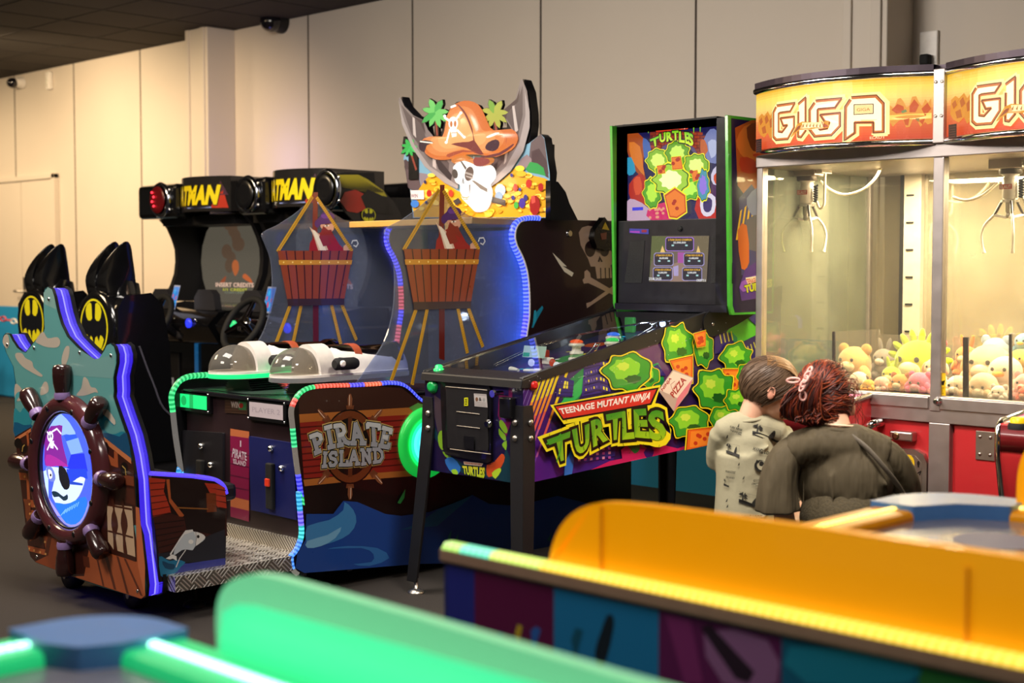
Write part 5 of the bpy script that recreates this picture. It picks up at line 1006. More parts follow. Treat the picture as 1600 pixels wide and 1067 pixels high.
for p, seed in (([(540, 740), (640, 670), (740, 740), (750, 900), (660, 960), (590, 950)], 1), ([(610, 390), (700, 380), (720, 500), (620, 510)], 2), ([(480, 470), (550, 460), (560, 540), (490, 550)], 3), ([(800, 520), (860, 510), (870, 600), (820, 620)], 4)):
    cx, cy = sum(a for a, b in p)/len(p), sum(b for a, b in p)/len(p)
    for k, c in ((1.06, '#f8f020'), (.97, '#c8501c'), (.85, '#f0802a')): A.px([(950+(cx+(x-cx)*k)/5.93, 180+(cy+(y-cy)*k)/5.93) for x, y in p], t0(c, 1)); A.up()
    for i in range(3): A.px(circ(950+(cx+rs.uniform(-40, 40))/5.93, 180+(cy+rs.uniform(-40, 40))/5.93, 3, 3, 10), t0('#b8321c')); A.up()
for k in range(12): A.px(circ(950+rs.uniform(420, 560)/5.93, 180+rs.uniform(860, 950)/5.93, 2.2, 2.2, 10), t0('#f0a080'))
for x in (370, 400, 430, 820, 880): tp('%d,80 %d,80 %d,%d %d,%d' % (x, x+16, x+10, 120+x % 70, x+6, 120+x % 70), '#8ad820')
A.up(); tp('455,112 795,90 775,138 480,165', '#201010'); A.up(); tp('460,115 790,94 772,134 484,161', '#d83a20'); A.up(); A.text('TEENAGE MUTANT NINJA', cB('488,155 765,132 775,102 475,122'), t0('#fff0e0', 1), off=.03); A.up()
LQ = [cB(t) for t in ('455,300 500,285 510,195 425,230', '520,260 570,245 570,160 510,180', '580,250 640,235 630,150 575,165', '640,240 690,235 690,145 630,150', '695,255 750,262 740,150 695,155', '755,265 790,275 790,165 745,160', '780,285 830,290 825,180 780,165')]
logo_letters(A, LQ, (t0('#d8f030', 1.1), t0('#70c820', 1)), .05)
A.build('translite', GLOW, bbx, 'backlit picture with slime burst and title')
fr = MB(); xl, xr, z0, z1 = tl[3][0]-.005, tl[1][0]+.002, tl[3][1], max(tl[0][1], tl[1][1])-.012
fr.box(bl+.012, xl, BF+.02, BF+.11, zbot+.03, ztop-.03).box(xr, br-.012, BF+.02, BF+.11, zbot+.03, ztop-.03).box(xl, xr, BF+.02, BF+.11, z1, ztop-.03)
fr.build('backbox_frame', BLACK, bbx)
# speaker panel with screen
spz1 = z0; spn = MB().box(bl+.014, br-.014, BF+.03, BF+.12, zbot+.03, spz1).build('speaker_panel', mat('speaker_panel_black', '#121116', .4), bbx, bevel=.003)
SPn = PL(1, BF+.03, -1); A = Art(SPn, .002, .0004); k8 = lambda t, c, k=.8: A.px(cS(t), sc(c, k))
sq = SPn.px(cS('160,115 915,112 880,720 125,715')); k8('160,115 915,112 880,720 125,715', '#8a7a68', .55); A.up()
k8('160,115 360,120 340,330 200,330 145,500 130,700 125,715', '#7a8448', .5); k8('700,115 912,115 895,450 850,420 760,240', '#8a7a5a', .6); k8('440,480 600,430 640,715 400,715', '#a88a7a', .7); k8('270,330 300,240 335,330', '#e8c070', 1); k8('745,330 770,240 800,330', '#e8c070', 1); k8('500,330 590,330 590,470 500,470', '#c05ab8', .7); k8('440,520 510,500 510,640 450,640', '#b8a8d8', .8); A.up()
def sbox(x0, y0, x1, y1, head, num, brd):
    q = lambda e: ['%d,%d' % (x0+e+20, y0+e), '%d,%d' % (x1-e-20, y0+e), '%d,%d' % (x1-e, y0+e+20), '%d,%d' % (x1-e, y1-e-20), '%d,%d' % (x1-e-20, y1-e), '%d,%d' % (x0+e+20, y1-e), '%d,%d' % (x0+e, y1-e-20), '%d,%d' % (x0+e, y0+e+20)]
    k8(' '.join(q(0)), brd, 1); A.up(); k8(' '.join(q(9)), '#262238', .6); A.up(); w_ = x1-x0
    A.text(head, cS('%d,%d %d,%d %d,%d %d,%d' % (x0+.1*w_, y0+50, x1-.08*w_, y0+50, x1-.08*w_, y0+22, x0+.1*w_, y0+22)), sc('#e8b030', 1), off=.03)
    A.text(num, cS('%d,%d %d,%d %d,%d %d,%d' % (x0+.28*w_, y0+88, x1-.28*w_, y0+88, x1-.28*w_, y0+60, x0+.28*w_, y0+60)), sc('#e8e8e8', 1), off=.03)
    for f in (.22, .70): A.px(cS('%d,%d %d,%d %d,%d %d,%d' % (x0+f*w_, y0+120, x0+f*w_+32, y0+120, x0+f*w_+32, y0+98, x0+f*w_, y0+98)), sc('#a8d8d8', .9))
sbox(340, 130, 715, 315, '2-TEAM GRAND CHAMPION', '25,000,000', '#a070d0'); sbox(190, 335, 450, 510, '2-TEAM HIGH SCORE #1', '20,000,000', '#9a90c0'); sbox(580, 335, 855, 510, '2-TEAM HIGH SCORE #2', '15,000,000', '#9a90c0'); sbox(180, 525, 440, 700, '2-TEAM HIGH SCORE #3', '10,000,000', '#9a90c0'); sbox(565, 525, 830, 705, '2-TEAM HIGH SCORE #4', '5,000,000', '#9a90c0')
A.text('2/3.00 5/4.00', cS('130,695 295,695 295,660 130,660'), sc('#f0f0f0', .9), off=.02); A.text('CREDITS 0', cS('755,712 878,715 880,685 757,682'), sc('#f0f0f0', .9), off=.02)
A.build('score_screen', GLOW, spn, 'lit score screen')
gr = mat('speaker_mesh', '#0a0a0b', .6, bump=.8, scale=500)
for t in ('940,120 1190,120 1235,740 935,735', '0,150 100,150 90,720 20,720'): MB().prism(SPn, SPn.px(cS(t) if t[0] == '9' else ID('985,376 1008,376 1003,442 976,442')), 0, .002).build('speaker_grille', gr, spn)
A = Art(SPn, .0025); A.px(ID('984,357 1014,358 1014,366 984,364'), '#3a3a8a'); A.up(); A.px(ID('985,361 1000,361 1000,364 985,363'), '#8a3aa0'); A.px(ID('1003,359 1011,359 1011,363 1003,363'), '#7a2a3a'); A.build('badge', PRINT, spn)
u, v = SPn.px([(1063, 357)])[0]; MB().lathe(SPn.p3(u, v, 0), [(.012, 0), (.012, .006), (.007, .008)], (0, -1, 0), 16).build('panel_lock', RUBBER, spn)
# ================= two-bay claw machine =================
CF, CBK, C0, CM, C1, CT = 5.05, 5.95, -3.50, -2.655, -1.80, 1.745
CW = thing('claw_machine', 'two-bay claw machine with glowing orange marquees, glass bays of plush toys and red base', 'claw machine', (CM, 5.5, 0))
RED = mat('red_laminate', '#b3262a', .35, coat=.2, var=.05); DRED = mat('dark_red_laminate', '#6a1218', .3, coat=.3)
base = MB().box(C0, C1, CF+.02, CBK, .06, .80).build('base_cabinet', RED, CW)
plinth = MB().box(C0+.03, C1-.03, CF+.05, CBK-.03, 0, .06).build('plinth', SATIN, CW)
fr = MB()
rt, rb = hit(1, CF, 1340, 610).z, .717
fr.box(C0, C1, CF-.012, CF+.03, rb, rt).box(C0, C0+.03, CF-.012, CF+.03, rt, CT).box(C1-.03, C1, CF-.012, CF+.03, rt, CT)
for y in (CBK-.03,): fr.box(C0, C1, y, CBK, rb, rt).box(C0, C0+.03, y, CBK, rt, CT).box(C1-.03, C1, y, CBK, rt, CT)
for x in (C0, C1-.03): fr.box(x, x+.03, CF, CBK, rb, rt-.02)
frame = fr.build('frame', ALU, CW, bevel=.003)
MB().box(CM-.025, CM+.02, CF-.016, CF+.03, rt-.06, CT).build('mullion', ALU, frame, bevel=.004)
MB().box(CM-.028, CM+.06, CF-.014, CF+.02, .06, rb).build('centre_post', ALU, frame, bevel=.003)
for x0, x1 in ((C0+.03, CM-.03), (CM+.02, C1-.03)):
    z = rt; MB().box(x0, x1, CF-.02, CF-.012, rt-.05, rt-.006).build('door_rail', ALU, frame, bevel=.002)
top = MB().box(C0, C1, CF-.02, CBK, CT, CT+.06).build('top_beam', ALU, CW, bevel=.004)
MB().box(C0+.005, C1-.005, CF+.0, CBK-.01, CT+.06, 2.075).build('top_cabinet', SATIN, CW)
cap = MB(); BUL = .13
class PC(PL):                                           # bowed marquee face
    def __init__(s, x0, x1, y, b): s.x0, s.x1, s.y, s.b, s.ax, s.sg = x0, x1, y, b, 1, -1
    def yy(s, x): t = (x-s.x0)/(s.x1-s.x0)*2-1; return s.y-s.b*max(0, 1-t*t)
    def p3(s, u, v, d=0): return V((u, s.yy(u)-d, v))
    def px(s, pts):
        o = []
        for p in pts:
            y = s.y-s.b*.5
            for _ in range(12): h = hit(1, y, *p); y = s.yy(min(max(h.x, s.x0), s.x1))
            o.append((h.x, h.z))
        return o
MX0, MX1 = C0, hit(1, CF, 1464, 180).x; PCL = PC(MX0, MX1, CF-.02, BUL); DX = (CM+.03)-MX0
mz0, mz1 = CT+.062, 2.07
m5 = K(1180, 110, 5.333)
def dens(pts, n=6):
    o = []
    for i in range(len(pts)): a, b = pts[i], pts[(i+1) % len(pts)]; o += [(a[0]+(b[0]-a[0])*k/n, a[1]+(b[1]-a[1])*k/n) for k in range(n)]
    return o
for bay, dx in ((0, 0), (1, DX)):
    P_ = PC(MX0+dx, MX1+dx, CF-.02, BUL); n = 20
    xs = [MX0+dx+(MX1-MX0)*i/n for i in range(n+1)]
    bx = MB()
    for z0, z1 in ((mz0, mz1),):
        vs = [P_.p3(x, z, -.004) for z in (z0, z1) for x in xs]+[V((x, CF+.01, z)) for z in (z0, z1) for x in xs]; q = n+1
        fs = [(2*q+i, i, i+1, 2*q+i+1) for i in range(n)]+[(q+i, 3*q+i, 3*q+i+1, q+i+1) for i in range(n)]+[(i, q+i, q+i+1, i+1) for i in range(n)]
        bx.add(vs, fs)
    mq = bx.build('marquee', mat('marquee_shell', '#5a5152', .4, .4), CW)
    for z in (mz0-.002, mz1-.004): MB().tube([P_.p3(x, z, .002) for x in xs], .014, 10).build('chrome_trim', CHROME, mq)
    A = Art(P_, 0, .0012)
    rows = [(0, '#e8502a'), (.2, '#f06a38'), (.42, '#f88a48'), (.55, '#ffb060'), (.7, '#ffd870'), (.85, '#ffe060'), (1, '#f8b428')]
    m_ = 24
    for i in range(n):
        for j in range(m_):
            f = (j+.5)/m_; t = (i+.5)/n
            for (f0, c0), (f1, c1) in zip(rows, rows[1:]):
                if f0 <= f <= f1: c = mixc(c0, c1, (f-f0)/(f1-f0))
            g = .8+1.0*math.exp(-((t-.52)/.30)**2-((f-.5)/.5)**2)+(0 if f < .5 else .15)
            A.mb.add([P_.p3(x, mz0+.012+(mz1-mz0-.026)*k/m_, 0) for x, k in ((xs[i], j), (xs[i+1], j), (xs[i+1], j+1), (xs[i], j+1))], [(0, 1, 2, 3)], tuple(x*g for x in c[:3])+(1,))
    A.d = .003
    def mp(t, col, k=1.0): A.uv([(u+dx, v) for u, v in dens(PCL.px(m5(t)))], sc(col, k))
    def ml(t, w, col, k=1.0):
        u = [(a+dx, b) for a, b in PCL.px(m5(t))]; A.line([p for i in range(len(u)-1) for p in [(u[i][0]+(u[i+1][0]-u[i][0])*q/4, u[i][1]+(u[i+1][1]-u[i][1])*q/4) for q in range(4)]]+[u[-1]], w, sc(col, k), px=False)
    # rocky skyline scribbles
    for base_, top_, c in ((1, 0, '#e87a30'), ):
        pass
    mp('1125,290 1160,320 1190,240 1215,230 1240,260 1265,310 1290,290 1310,220 1345,215 1365,260 1395,300 1420,240 1445,270 1470,230 1475,440 1440,450 1420,430 1380,470 1350,410 1320,400 1290,470 1260,475 1230,400 1190,430 1150,470 1125,430', '#f0a040', 1); A.up()
    for t in ('1140,330 1190,280 1240,300 1250,350 1180,360', '1290,300 1330,240 1370,290 1340,350 1290,350', '1390,320 1440,270 1472,320 1420,380', '1240,410 1290,400 1280,460 1255,455', '1370,420 1420,400 1400,455'): mp(t, '#e0602a', .9)
    mp('1220,340 1260,325 1270,345 1230,358', '#8a9a5a', .9); mp('1340,400 1372,398 1372,430 1350,420', '#b08a4a', .9); mp('1125,375 1475,355 1475,400 1125,415', '#ffd060', 1.2)
    mp('35,390 60,360 80,380 110,340 130,380 155,330 155,540 130,570 110,520 80,560 50,540 30,500', '#f09a30', .9); A.up()
    for t in ('40,420 60,390 70,430 50,460', '85,400 105,370 120,420 95,450', '60,480 90,460 100,520 70,530', '125,420 145,390 150,470 130,480'): mp(t, '#d8702a', .8)
    A.up()
    GL = {'G1': '195,290 350,268 310,340 222,352 208,360 208,515 240,520 285,460 250,465 225,400 345,385 345,480 290,580 190,588 165,560 165,350', 'I': '378,275 440,222 440,510 400,565 375,560', 'G2': '525,250 745,230 690,310 545,322 538,330 538,480 560,500 620,490 640,440 600,430 562,372 735,355 735,470 660,548 515,560 470,500 470,330', 'A': '825,222 1035,208 1100,275 1100,520 1010,525 1010,438 850,440 850,530 765,590 770,305'}
    for k, t in GL.items():
        pts = m5(t); cx, cy = sum(p[0] for p in pts)/len(pts), sum(p[1] for p in pts)/len(pts)
        u = [(a+dx, b) for a, b in PCL.px(pts)]; A.line(dens(u+[u[0]], 4)[:-4], .026, sc('#ffe898', 1.3), px=False)
    A.up()
    for k, t in GL.items():
        u = [(a+dx, b) for a, b in PCL.px(m5(t))]; A.uv(dens(u, 4), sc('#ffe8b0', 1.8))
    A.up()
    for k, t in GL.items():
        u = [(a+dx, b) for a, b in PCL.px(m5(t))]; cx, cy = sum(p[0] for p in u)/len(u), sum(p[1] for p in u)/len(u)
        A.line(dens([(cx+(a-cx)*.94, cy+(b-cy)*.94) for a, b in u+[u[0]]], 4)[:-4], .011, sc('#e07a38', .95), px=False); A.up(.4); A.line(dens(u+[u[0]], 4)[:-4], .0035, '#6a2a10', px=False)
    A.up(); ml('850,290 1010,285 1010,362 850,372 850,290', .0035, '#6a2a10'); mp('855,296 1004,291 1004,357 855,366', '#ffdc90', 1.2); A.up()
    A.text('GIGA', [(a+dx, b) for a, b in PCL.px(m5('875,345 985,340 985,315 875,320'))], sc('#d87a3a', .9), px=False)
    mp('325,555 380,450 420,430 560,440 640,420 645,480 480,500 400,500 330,560', '#f0a030', 1); A.up(); mp('345,530 385,470 410,460 400,490', '#b8541a', .8); mp('420,440 600,435 600,475 430,485', '#ffe8a0', 1.4); mp('580,430 645,470 600,480', '#d0502a', .9); A.up()
    for k in range(7): mp('%d,%d %d,%d %d,%d' % (425+k*28, 470, 440+k*28, 440, 436+k*28, 480), '#c06a20', .9)
    A.text('ELAUT', [(a+dx, b) for a, b in PCL.px(m5('985,578 1115,570 1115,548 985,556'))], sc('#ffd8a0', 1), off=.03, px=False)
    mp('38,580 85,572 85,680 38,690', '#2a1416', .6); A.up()
    for k in range(5): ml('44,%d 80,%d' % (600+k*18, 594+k*18), .002, '#7a4a40', .6)
    A.build('marquee_picture', GLOW, mq, 'glowing yellow-orange sign')
MB().box(MX1+.004, MX1+.05, CF-.04, CF+.01, mz0-.01, mz1+.01).build('marquee_post', ALU, top, bevel=.003)
for z in (1.90, 2.03):
    for x in (MX1+.015, MX1+.04): MB().lathe((x, CF-.04, z), [(.006, 0), (.006, .003), (.003, .004)], (0, -1, 0), 10).build('post_screw', STEEL, top)
capo = MB(); n = 16
for dx in (0, DX):
    P_ = PC(MX0+dx, MX1+dx, CF-.02, BUL); xs = [MX0+dx+(MX1-MX0)*i/n for i in range(n+1)]
    vs = [P_.p3(x, z, .012) for z in (2.075, 2.10) for x in xs]+[V((x, CF+.1, z)) for z in (2.075, 2.10) for x in xs]; q = n+1
    capo.add(vs, [(i, q+i, q+i+1, i+1) for i in range(n)]+[(q+i, 3*q+i, 3*q+i+1, q+i+1) for i in range(n)]+[(2*q+i, i, i+1, 2*q+i+1) for i in range(n)])
capo.box(C0, C1, CF, CBK, 2.075, 2.10).build('top_cap', mat('top_cap_plum', '#4a3f48', .35, .5), CW)
# glass
CG = glassy('claw_glass', '#f2f0e6', ro=.01, haze=.02); TG = glassy('tinted_side_glass', '#d3d8c6', ro=.02, haze=.10)
MB().box(C0+.03, CM-.02, CF, CF+.006, rt, CT).build('front_glass', CG, frame); MB().box(CM+.02, C1-.03, CF, CF+.006, rt, CT).build('front_glass', CG, frame)
MB().box(C0+.01, C0+.016, CF+.03, CBK-.03, rt, CT).build('side_glass', TG, frame); MB().box(C1-.016, C1-.01, CF+.03, CBK-.03, rt, CT).build('side_glass', TG, frame)
hx0, hx1 = hit(1, CBK-.04, 1413, 400).x, hit(1, CBK-.04, 1440, 400).x
MB().box(C0+.03, hx0, CBK-.02, CBK-.014, rt, CT).build('back_glass', CG, frame)
MB().box(hx1, C1-.03, CBK-.02, CBK-.014, rt, CT).build('back_mirror', glassy('half_mirror_back', '#e6dcc4', ro=.02, haze=.22, gloss=.22), frame)
hg = MB().box(hx0, hx1, CBK-.05, CBK-.02, rt, CT).box(hx0-.02, hx0-.004, CBK-.05, CBK-.02, rt, CT, mi=1).build('back_hinge', [mat('cream_aluminium', '#d8cfc0', .35, .4), SATIN], frame)
for k in range(8): z = rt+.08+k*.125; MB().box(hx0+.015, hx0+.05, CBK-.056, CBK-.05, z-.004, z+.004).build('hinge_clip', SATIN, hg)
wc_ = PL(1, CF-.002, -1)
A = Art(wc_, .002); A.px(ID('1459,581 1478,583 1478,618 1459,617'), '#e0b414'); A.up(); A.px(ID('1461,583 1477,585 1477,603 1461,602'), '#e8c02a'); A.up()
for t in ('1463,588 1468,599', '1468,588 1463,600', '1466,586 1467,601'): A.line(ID(t), .004, '#201a08')
A.px(ID('1468,597 1477,594 1475,602 1470,601'), '#201a08'); A.text('REMOVE KEY', ID('1462,608 1476,608 1476,605 1462,605'), '#201a08'); A.text('BEFORE', ID('1464,612 1474,612 1474,609 1464,609'), '#201a08'); A.text('OPENING', ID('1463,616 1475,616 1475,613 1463,613'), '#201a08')
A.build('key_sticker', PRINT, frame, 'yellow warning sticker')
p = hit(1, CF-.02, 1466, 627); MB().lathe((p.x, CF-.012, p.z), [(.018, 0), (.018, .008), (.011, .012), (.011, .03), (.007, .034)], (0, -1, 0), 18).build('door_lock', CHROME, frame)
# bay floors and the dividing glass, lights of the bays
MB().box(C0+.02, CM-.005, CF+.03, CBK-.05, .78, .80).box(CM+.005, C1-.02, CF+.03, CBK-.05, .78, .80).build('bay_floor', mat('bay_floor_white', '#e8e0d4', .5), CW)
lamp('claw_bay_lamp', 'AREA', (-3.08, 5.5, 1.735), 42, (1, .84, .6), .5, (-3.08, 5.5, 0), sy=.3); lamp('claw_bay_lamp', 'AREA', (-2.22, 5.5, 1.735), 42, (1, .84, .6), .5, (-2.22, 5.5, 0), sy=.3)
# claws
def claw(px, pyt, Yc, rotd, nm):
    p = hit(1, Yc, px, pyt); x, y, z = p.x, Yc, p.z; q_ = .74
    t = MB().box(x-.07, x+.07, y-.05, y+.05, z+.02, z+.11).build('claw_carriage', ALU, CW, bevel=.004)
    MB().box(x+.03, x+.10, y-.04, y+.04, z+.03, z+.13).build('carriage_housing', mat('clear_grey_housing', '#d8d4cc', .3), t)
    MB().box(C0+.04 if x < CM else CM+.03, CM-.03 if x < CM else C1-.04, y-.012, y+.012, z+.11, z+.135).build('gantry_rail', ALU, t)
    m = MB().lathe((x, y, z-.135*q_), [(r*.85, h*q_) for r, h in [(.03, 0), (.036, .008), (.036, .115), (.03, .125), (.04, .13), (.04, .155)]], n=24).build('claw_motor', mat('claw_motor_white', '#d8d0c6', .3, .3), t)
    MB().lathe((x, y, z+.0), [(.042, 0), (.045, .004), (.045, .022)], n=20).build('motor_collar', mat('dark_steel', '#6a6460', .3, 1), m)
    MB().lathe((x, y, z-.15*q_), [(.036, 0), (.036, .010)], n=20).build('claw_ring', STEEL, m)
    MB().lathe((x, y, z-.235*q_), [(r*.85, h*q_) for r, h in [(.012, 0), (.018, .005), (.018, .022), (.016, .03), (.020, .034), (.020, .085)]], n=18).build('plunger_core', STEEL, m)
    for k in range(3):
        q = R(rotd+120*k); e = V((cos(q), sin(q), 0)); o = V((x, y, z)); hub = o+e*.045*q_+ZU*-.145*q_; el = o+e*.085*q_+ZU*-.215*q_
        MB().tube([hub, el], .006, 8).build('claw_link', mat('dark_steel', '#6a6460', .3, 1), m); MB().tube([o+e*.018*q_+ZU*-.23*q_, el], .006, 8).build('claw_link', WHITE, m)
        pts = sm([tuple(el)]+[tuple(o+(e*r_+ZU*h_)*q_) for r_, h_ in ((.135, -.265), (.155, -.32), (.148, -.38), (.138, -.42))], 5)
        MB().tube(pts, [.0055]*(len(pts)-4)+[.006, .007, .008, .008], 8, sx=1.0).build('claw_arm', mat('claw_arm_cream', '#e6dccb', .3, .2), m)
    cable = [(x+.045+.008*cos(i*.9), y+.008*sin(i*.9), z-.02-.0015*i) for i in range(50)]; MB().tube(cable, .004, 6).build('coiled_cable', RUBBER, m)
    MB().tube(sm([(x+.05, y, z-.09), (x+.065, y, z-.12), (x+.085, y, z-.11), (x+.09, y, z-.07), (x+.09, y, z+.05)], 6), .006, 8).build('hanging_cable', mat('cable_cream', '#e0d6c0', .4), m)
    if 'BRAND': A = Art(PL(1, y-.032, -1), 0); A.uv([(x-.03, z-.06), (x+.022, z-.06), (x+.022, z-.04), (x-.03, z-.04)], '#b83a24'); A.up(); A.text('ELAUT', [(x-.026, z-.057), (x+.018, z-.057), (x+.018, z-.044), (x-.026, z-.044)], '#f0e0d0', px=False); A.build('motor_label', PRINT, m)
    return t
claw(1261, 283, 5.35, 74.6, 'a'); claw(1579, 272, 5.35, 62, 'b')
for x0, y0, pts in ((0, 0, ((1282, 283), (1300, 298), (1322, 304), (1350, 295), (1370, 275), (1378, 255))), (0, 0, ((1489, 308), (1510, 313), (1535, 305), (1560, 285)))):
    P3 = [tuple(hit(1, 5.42, *q)) for q in pts]; MB().tube(sm(P3, 6), .006, 8).build('signal_cable', mat('cable_cream', '#e0d6c0', .4), CW)
# plastic walls of the prize chutes
AC = glassy('clear_plastic', '#f6f2ea', ro=.02, haze=.10)
def sheet(t, y, name='chute_panel', edge=None):
    q = PL(1, y, -1); u = q.px(ID(t)); s_ = MB().prism(q, u, -.004, 0).build(name, AC, CW)
    if edge: e = q.px(ID(edge)); MB().prism(q, e, -.005, .004).build('panel_edge', mat('dark_panel_edge', '#2a2422', .4), s_)
sheet('1303,518 1374,514 1374,607 1303,602', 5.17, edge='1301,518 1305,518 1305,602 1301,602')
sheet('1374,522 1470,526 1470,614 1374,608', 5.17); sheet('1490,527 1506,527 1506,622 1490,621', 5.17); sheet('1506,526 1580,522 1580,626 1506,622', 5.17, edge='1505,527 1513,527 1513,622 1505,621')
sheet('1580,522 1640,522 1640,632 1580,626', 5.17, edge='1577,522 1581,522 1581,626 1577,626')
# consoles, coin doors and fittings on the front
lx0, lx1, lz = -3.28, hit(1, CF, 1364, 617).x, hit(1, CF, 1364, 617).z
def console(x0, x1, y0, z1, z0, nm):
    pl = PL(0, x1, 1); pr = [(CF-.012, z0), (y0+.06, z0), (y0, z1-.16), (y0, z1-.035), (CF-.012, z1)]
    c = MB().prism(PL(0, x0, 1), pr, 0, x1-x0).build('console', RED, CW, bevel=.006)
    MB().prism(PL(0, x0, 1), [(y0-.006, z1-.13), (y0+.002, z1-.13), (y0+.002, z1-.04), (y0-.006, z1-.04)], .01, x1-x0-.01).build('console_front', DRED, c)
    for x in (x0, x1): MB().tube([(x, CF-.02, z1), (x, y0+.02, z1-.03), (x, y0, z1-.05), (x, y0, z1-.15), (x, y0+.06, z0)], .012, 8).build('chrome_edge', CHROME, c)
    A = Art(PG((x0+.015, y0+.015, z1-.033), (1, 0, 0), (0, CF-y0, .035)), .002); A.uv([(0, 0), (x1-x0-.03, 0), (x1-x0-.03, CF-y0-.04), (0, CF-y0-.04)], '#c9a49a'); A.up(); A.uv([(0, .12), (x1-x0-.03, .12), (x1-x0-.03, CF-y0-.04), (0, CF-y0-.04)], '#c45a88'); A.build('console_top', PRINT, c)
    return c
con = console(lx0, lx1, 4.72, lz, .42, 'l')
rx = hit(1, 4.72, 1560, 676); con2 = console(rx.x, rx.x+.46, 4.72, lz, .42, 'r')
def push(x, y, z, col, par): b = MB().lathe((x, y, z), [(.034, -.004), (.034, .012), (.028, .018)], n=20).build('button_collar', RUBBER, par); MB().lathe((x, y, z), [(.027, .01), (.027, .03), (.02, .036)], n=20).build('push_button', mat('button_'+col[1:], col, .3), b)
bp = hit(2, lz-.02, 1591, 668); push(bp.x, bp.y, lz-.022, '#f0c818', con2); push(bp.x+.12, bp.y, lz-.022, '#d83020', con2); push(lx0+.15, 4.82, lz-.022, '#f0c818', con)
MB().lathe((lx0+.28, 4.84, lz-.02), [(.03, 0), (.012, .01), (.01, .09), (.024, .1), (.026, .125), (.012, .14)], n=18).build('joystick', RUBBER, con)
FC = PL(1, CF+.018, -1)
for t, nm in (('1365,652 1463,662 1463,800 1365,790', 'coin_door'), ('1494,664 1600,672 1600,830 1494,815', 'service_door')):
    u = FC.px(ID(t)); dr = MB().prism(FC, u, 0, .012).build(nm, RED, CW, bevel=.003)
    if nm == 'coin_door':
        cd_ = dr
        q = FC.px(ID('1401,671 1429,674 1429,688 1401,685')); x0, x1, z0, z1 = q[0][0], q[1][0], q[2][1], q[0][1]; lk = MB().box(x0, x1+.02, CF-.04, CF+.006, z0, z1).build('lock_box', STEEL, dr, bevel=.006)
        MB().lathe(((x0+x1)/2-.01, CF-.04, (z0+z1)/2), [(.015, 0), (.015, .003), (.009, .005)], (0, -1, 0), 16).build('key_cylinder', mat('brass_key', '#8a7a5a', .3, 1), lk)
        q = FC.px(ID('1370,703 1455,703 1455,790 1370,790')); xa, xb, za, zb_ = q[0][0], q[1][0], hit(1, CF, 1450, 790).z, hit(1, CF, 1430, 702).z
        mech = MB().prism(FC, [(xa, za), (xb, za), (xb, zb_-.05), (xb-.015, zb_-.015), (xb-.05, zb_), (xa+.05, zb_), (xa+.015, zb_-.015), (xa, zb_-.05)], .012, .035).build('coin_mechanism', STEEL, dr, bevel=.006)
        MB().prism(PL(1, CF-.017, -1), [(xa+.02, za), (xb-.02, za), (xb-.02, zb_-.05), (xb-.05, zb_-.022), (xa+.05, zb_-.022), (xa+.02, zb_-.05)], 0, .002).build('mechanism_plate', mat('warm_steel_plate', '#8d8074', .4, .8), mech)
        A = Art(PL(1, CF-.0195, -1), .0005); A.px(circ(1419, 724, 10, 14, 20), '#e0b81c'); A.up(); A.text('1 EURO', ID('1413,722 1426,724 1426,719 1413,717'), '#3a2c08'); A.px(circ(1435, 724, 2, 4, 10), '#1a1512'); A.px(ID('1434,720 1436,720 1436,730 1434,730'), '#1a1512'); A.line(ID('1433,740 1439,736 1437,742'), .004, '#1a1512'); A.build('coin_labels', PRINT, mech)
    else:
        q = FC.px(ID('1528,672 1558,675 1558,721 1528,717')); x0, x1, z0, z1 = q[0][0], q[1][0], q[3][1], q[0][1]; bp_ = MB().box(x0, x1, CF+.0, CF+.006, z0, z1).build('blank_plate', mat('warm_steel_plate', '#8d8074', .4, .8), dr, bevel=.002)
        for a in (x0+.018, x1-.018):
            for b in (z0+.022, z1-.022): MB().ell((a, CF-.001, b), (.007, .004, .007), 10, 6).build('plate_screw', STEEL, bp_)
hq = [tuple(hit(1, CF-.07, *p)) for p in ((1340, 692), (1346, 676), (1360, 664))]+[tuple(hit(1, CF-.03, 1374, 660)), tuple(hit(1, CF+.01, 1376, 661))]
MB().tube(sm(hq, 6), .017, 14).build('door_handle', CHROME, cd_)
# ================= plush toys in the bays =================
def plushm(col): return mat('plush_'+col.strip('#'), col, .95, var=.12, scale=120, bump=.5, sheen=.6)
NTOY = [0]
def toy(name, label, px, py, Y, r, col, parts, group='plush toys in the claw machine'):
    """parts: (part name, colour, list of ellipsoids (dx, dy, dz, rx, ry, rz)) in units of r around the seen centre"""
    c = hit(1, Y, px, py); t = thing(name, label, 'plush toy', (c.x, c.y, .801), group)
    for pn, pc, els in parts:
        for e in (els if isinstance(els[0], (tuple, list)) else [els]):
            m = MB(); m.ell((c.x+e[0]*r, c.y+e[1]*r, max(c.z+e[2]*r, .803+e[5]*r)), (e[3]*r, e[4]*r, e[5]*r), 18, 12, rot=MX.Rotation(R(e[6]), 3, 'Y') if len(e) > 6 else None)
            m.build(pn, plushm(pc), t)
    return t
EYE = lambda x, z, y=-.86, s=.1: (x, y, z, s, s*.6, s)
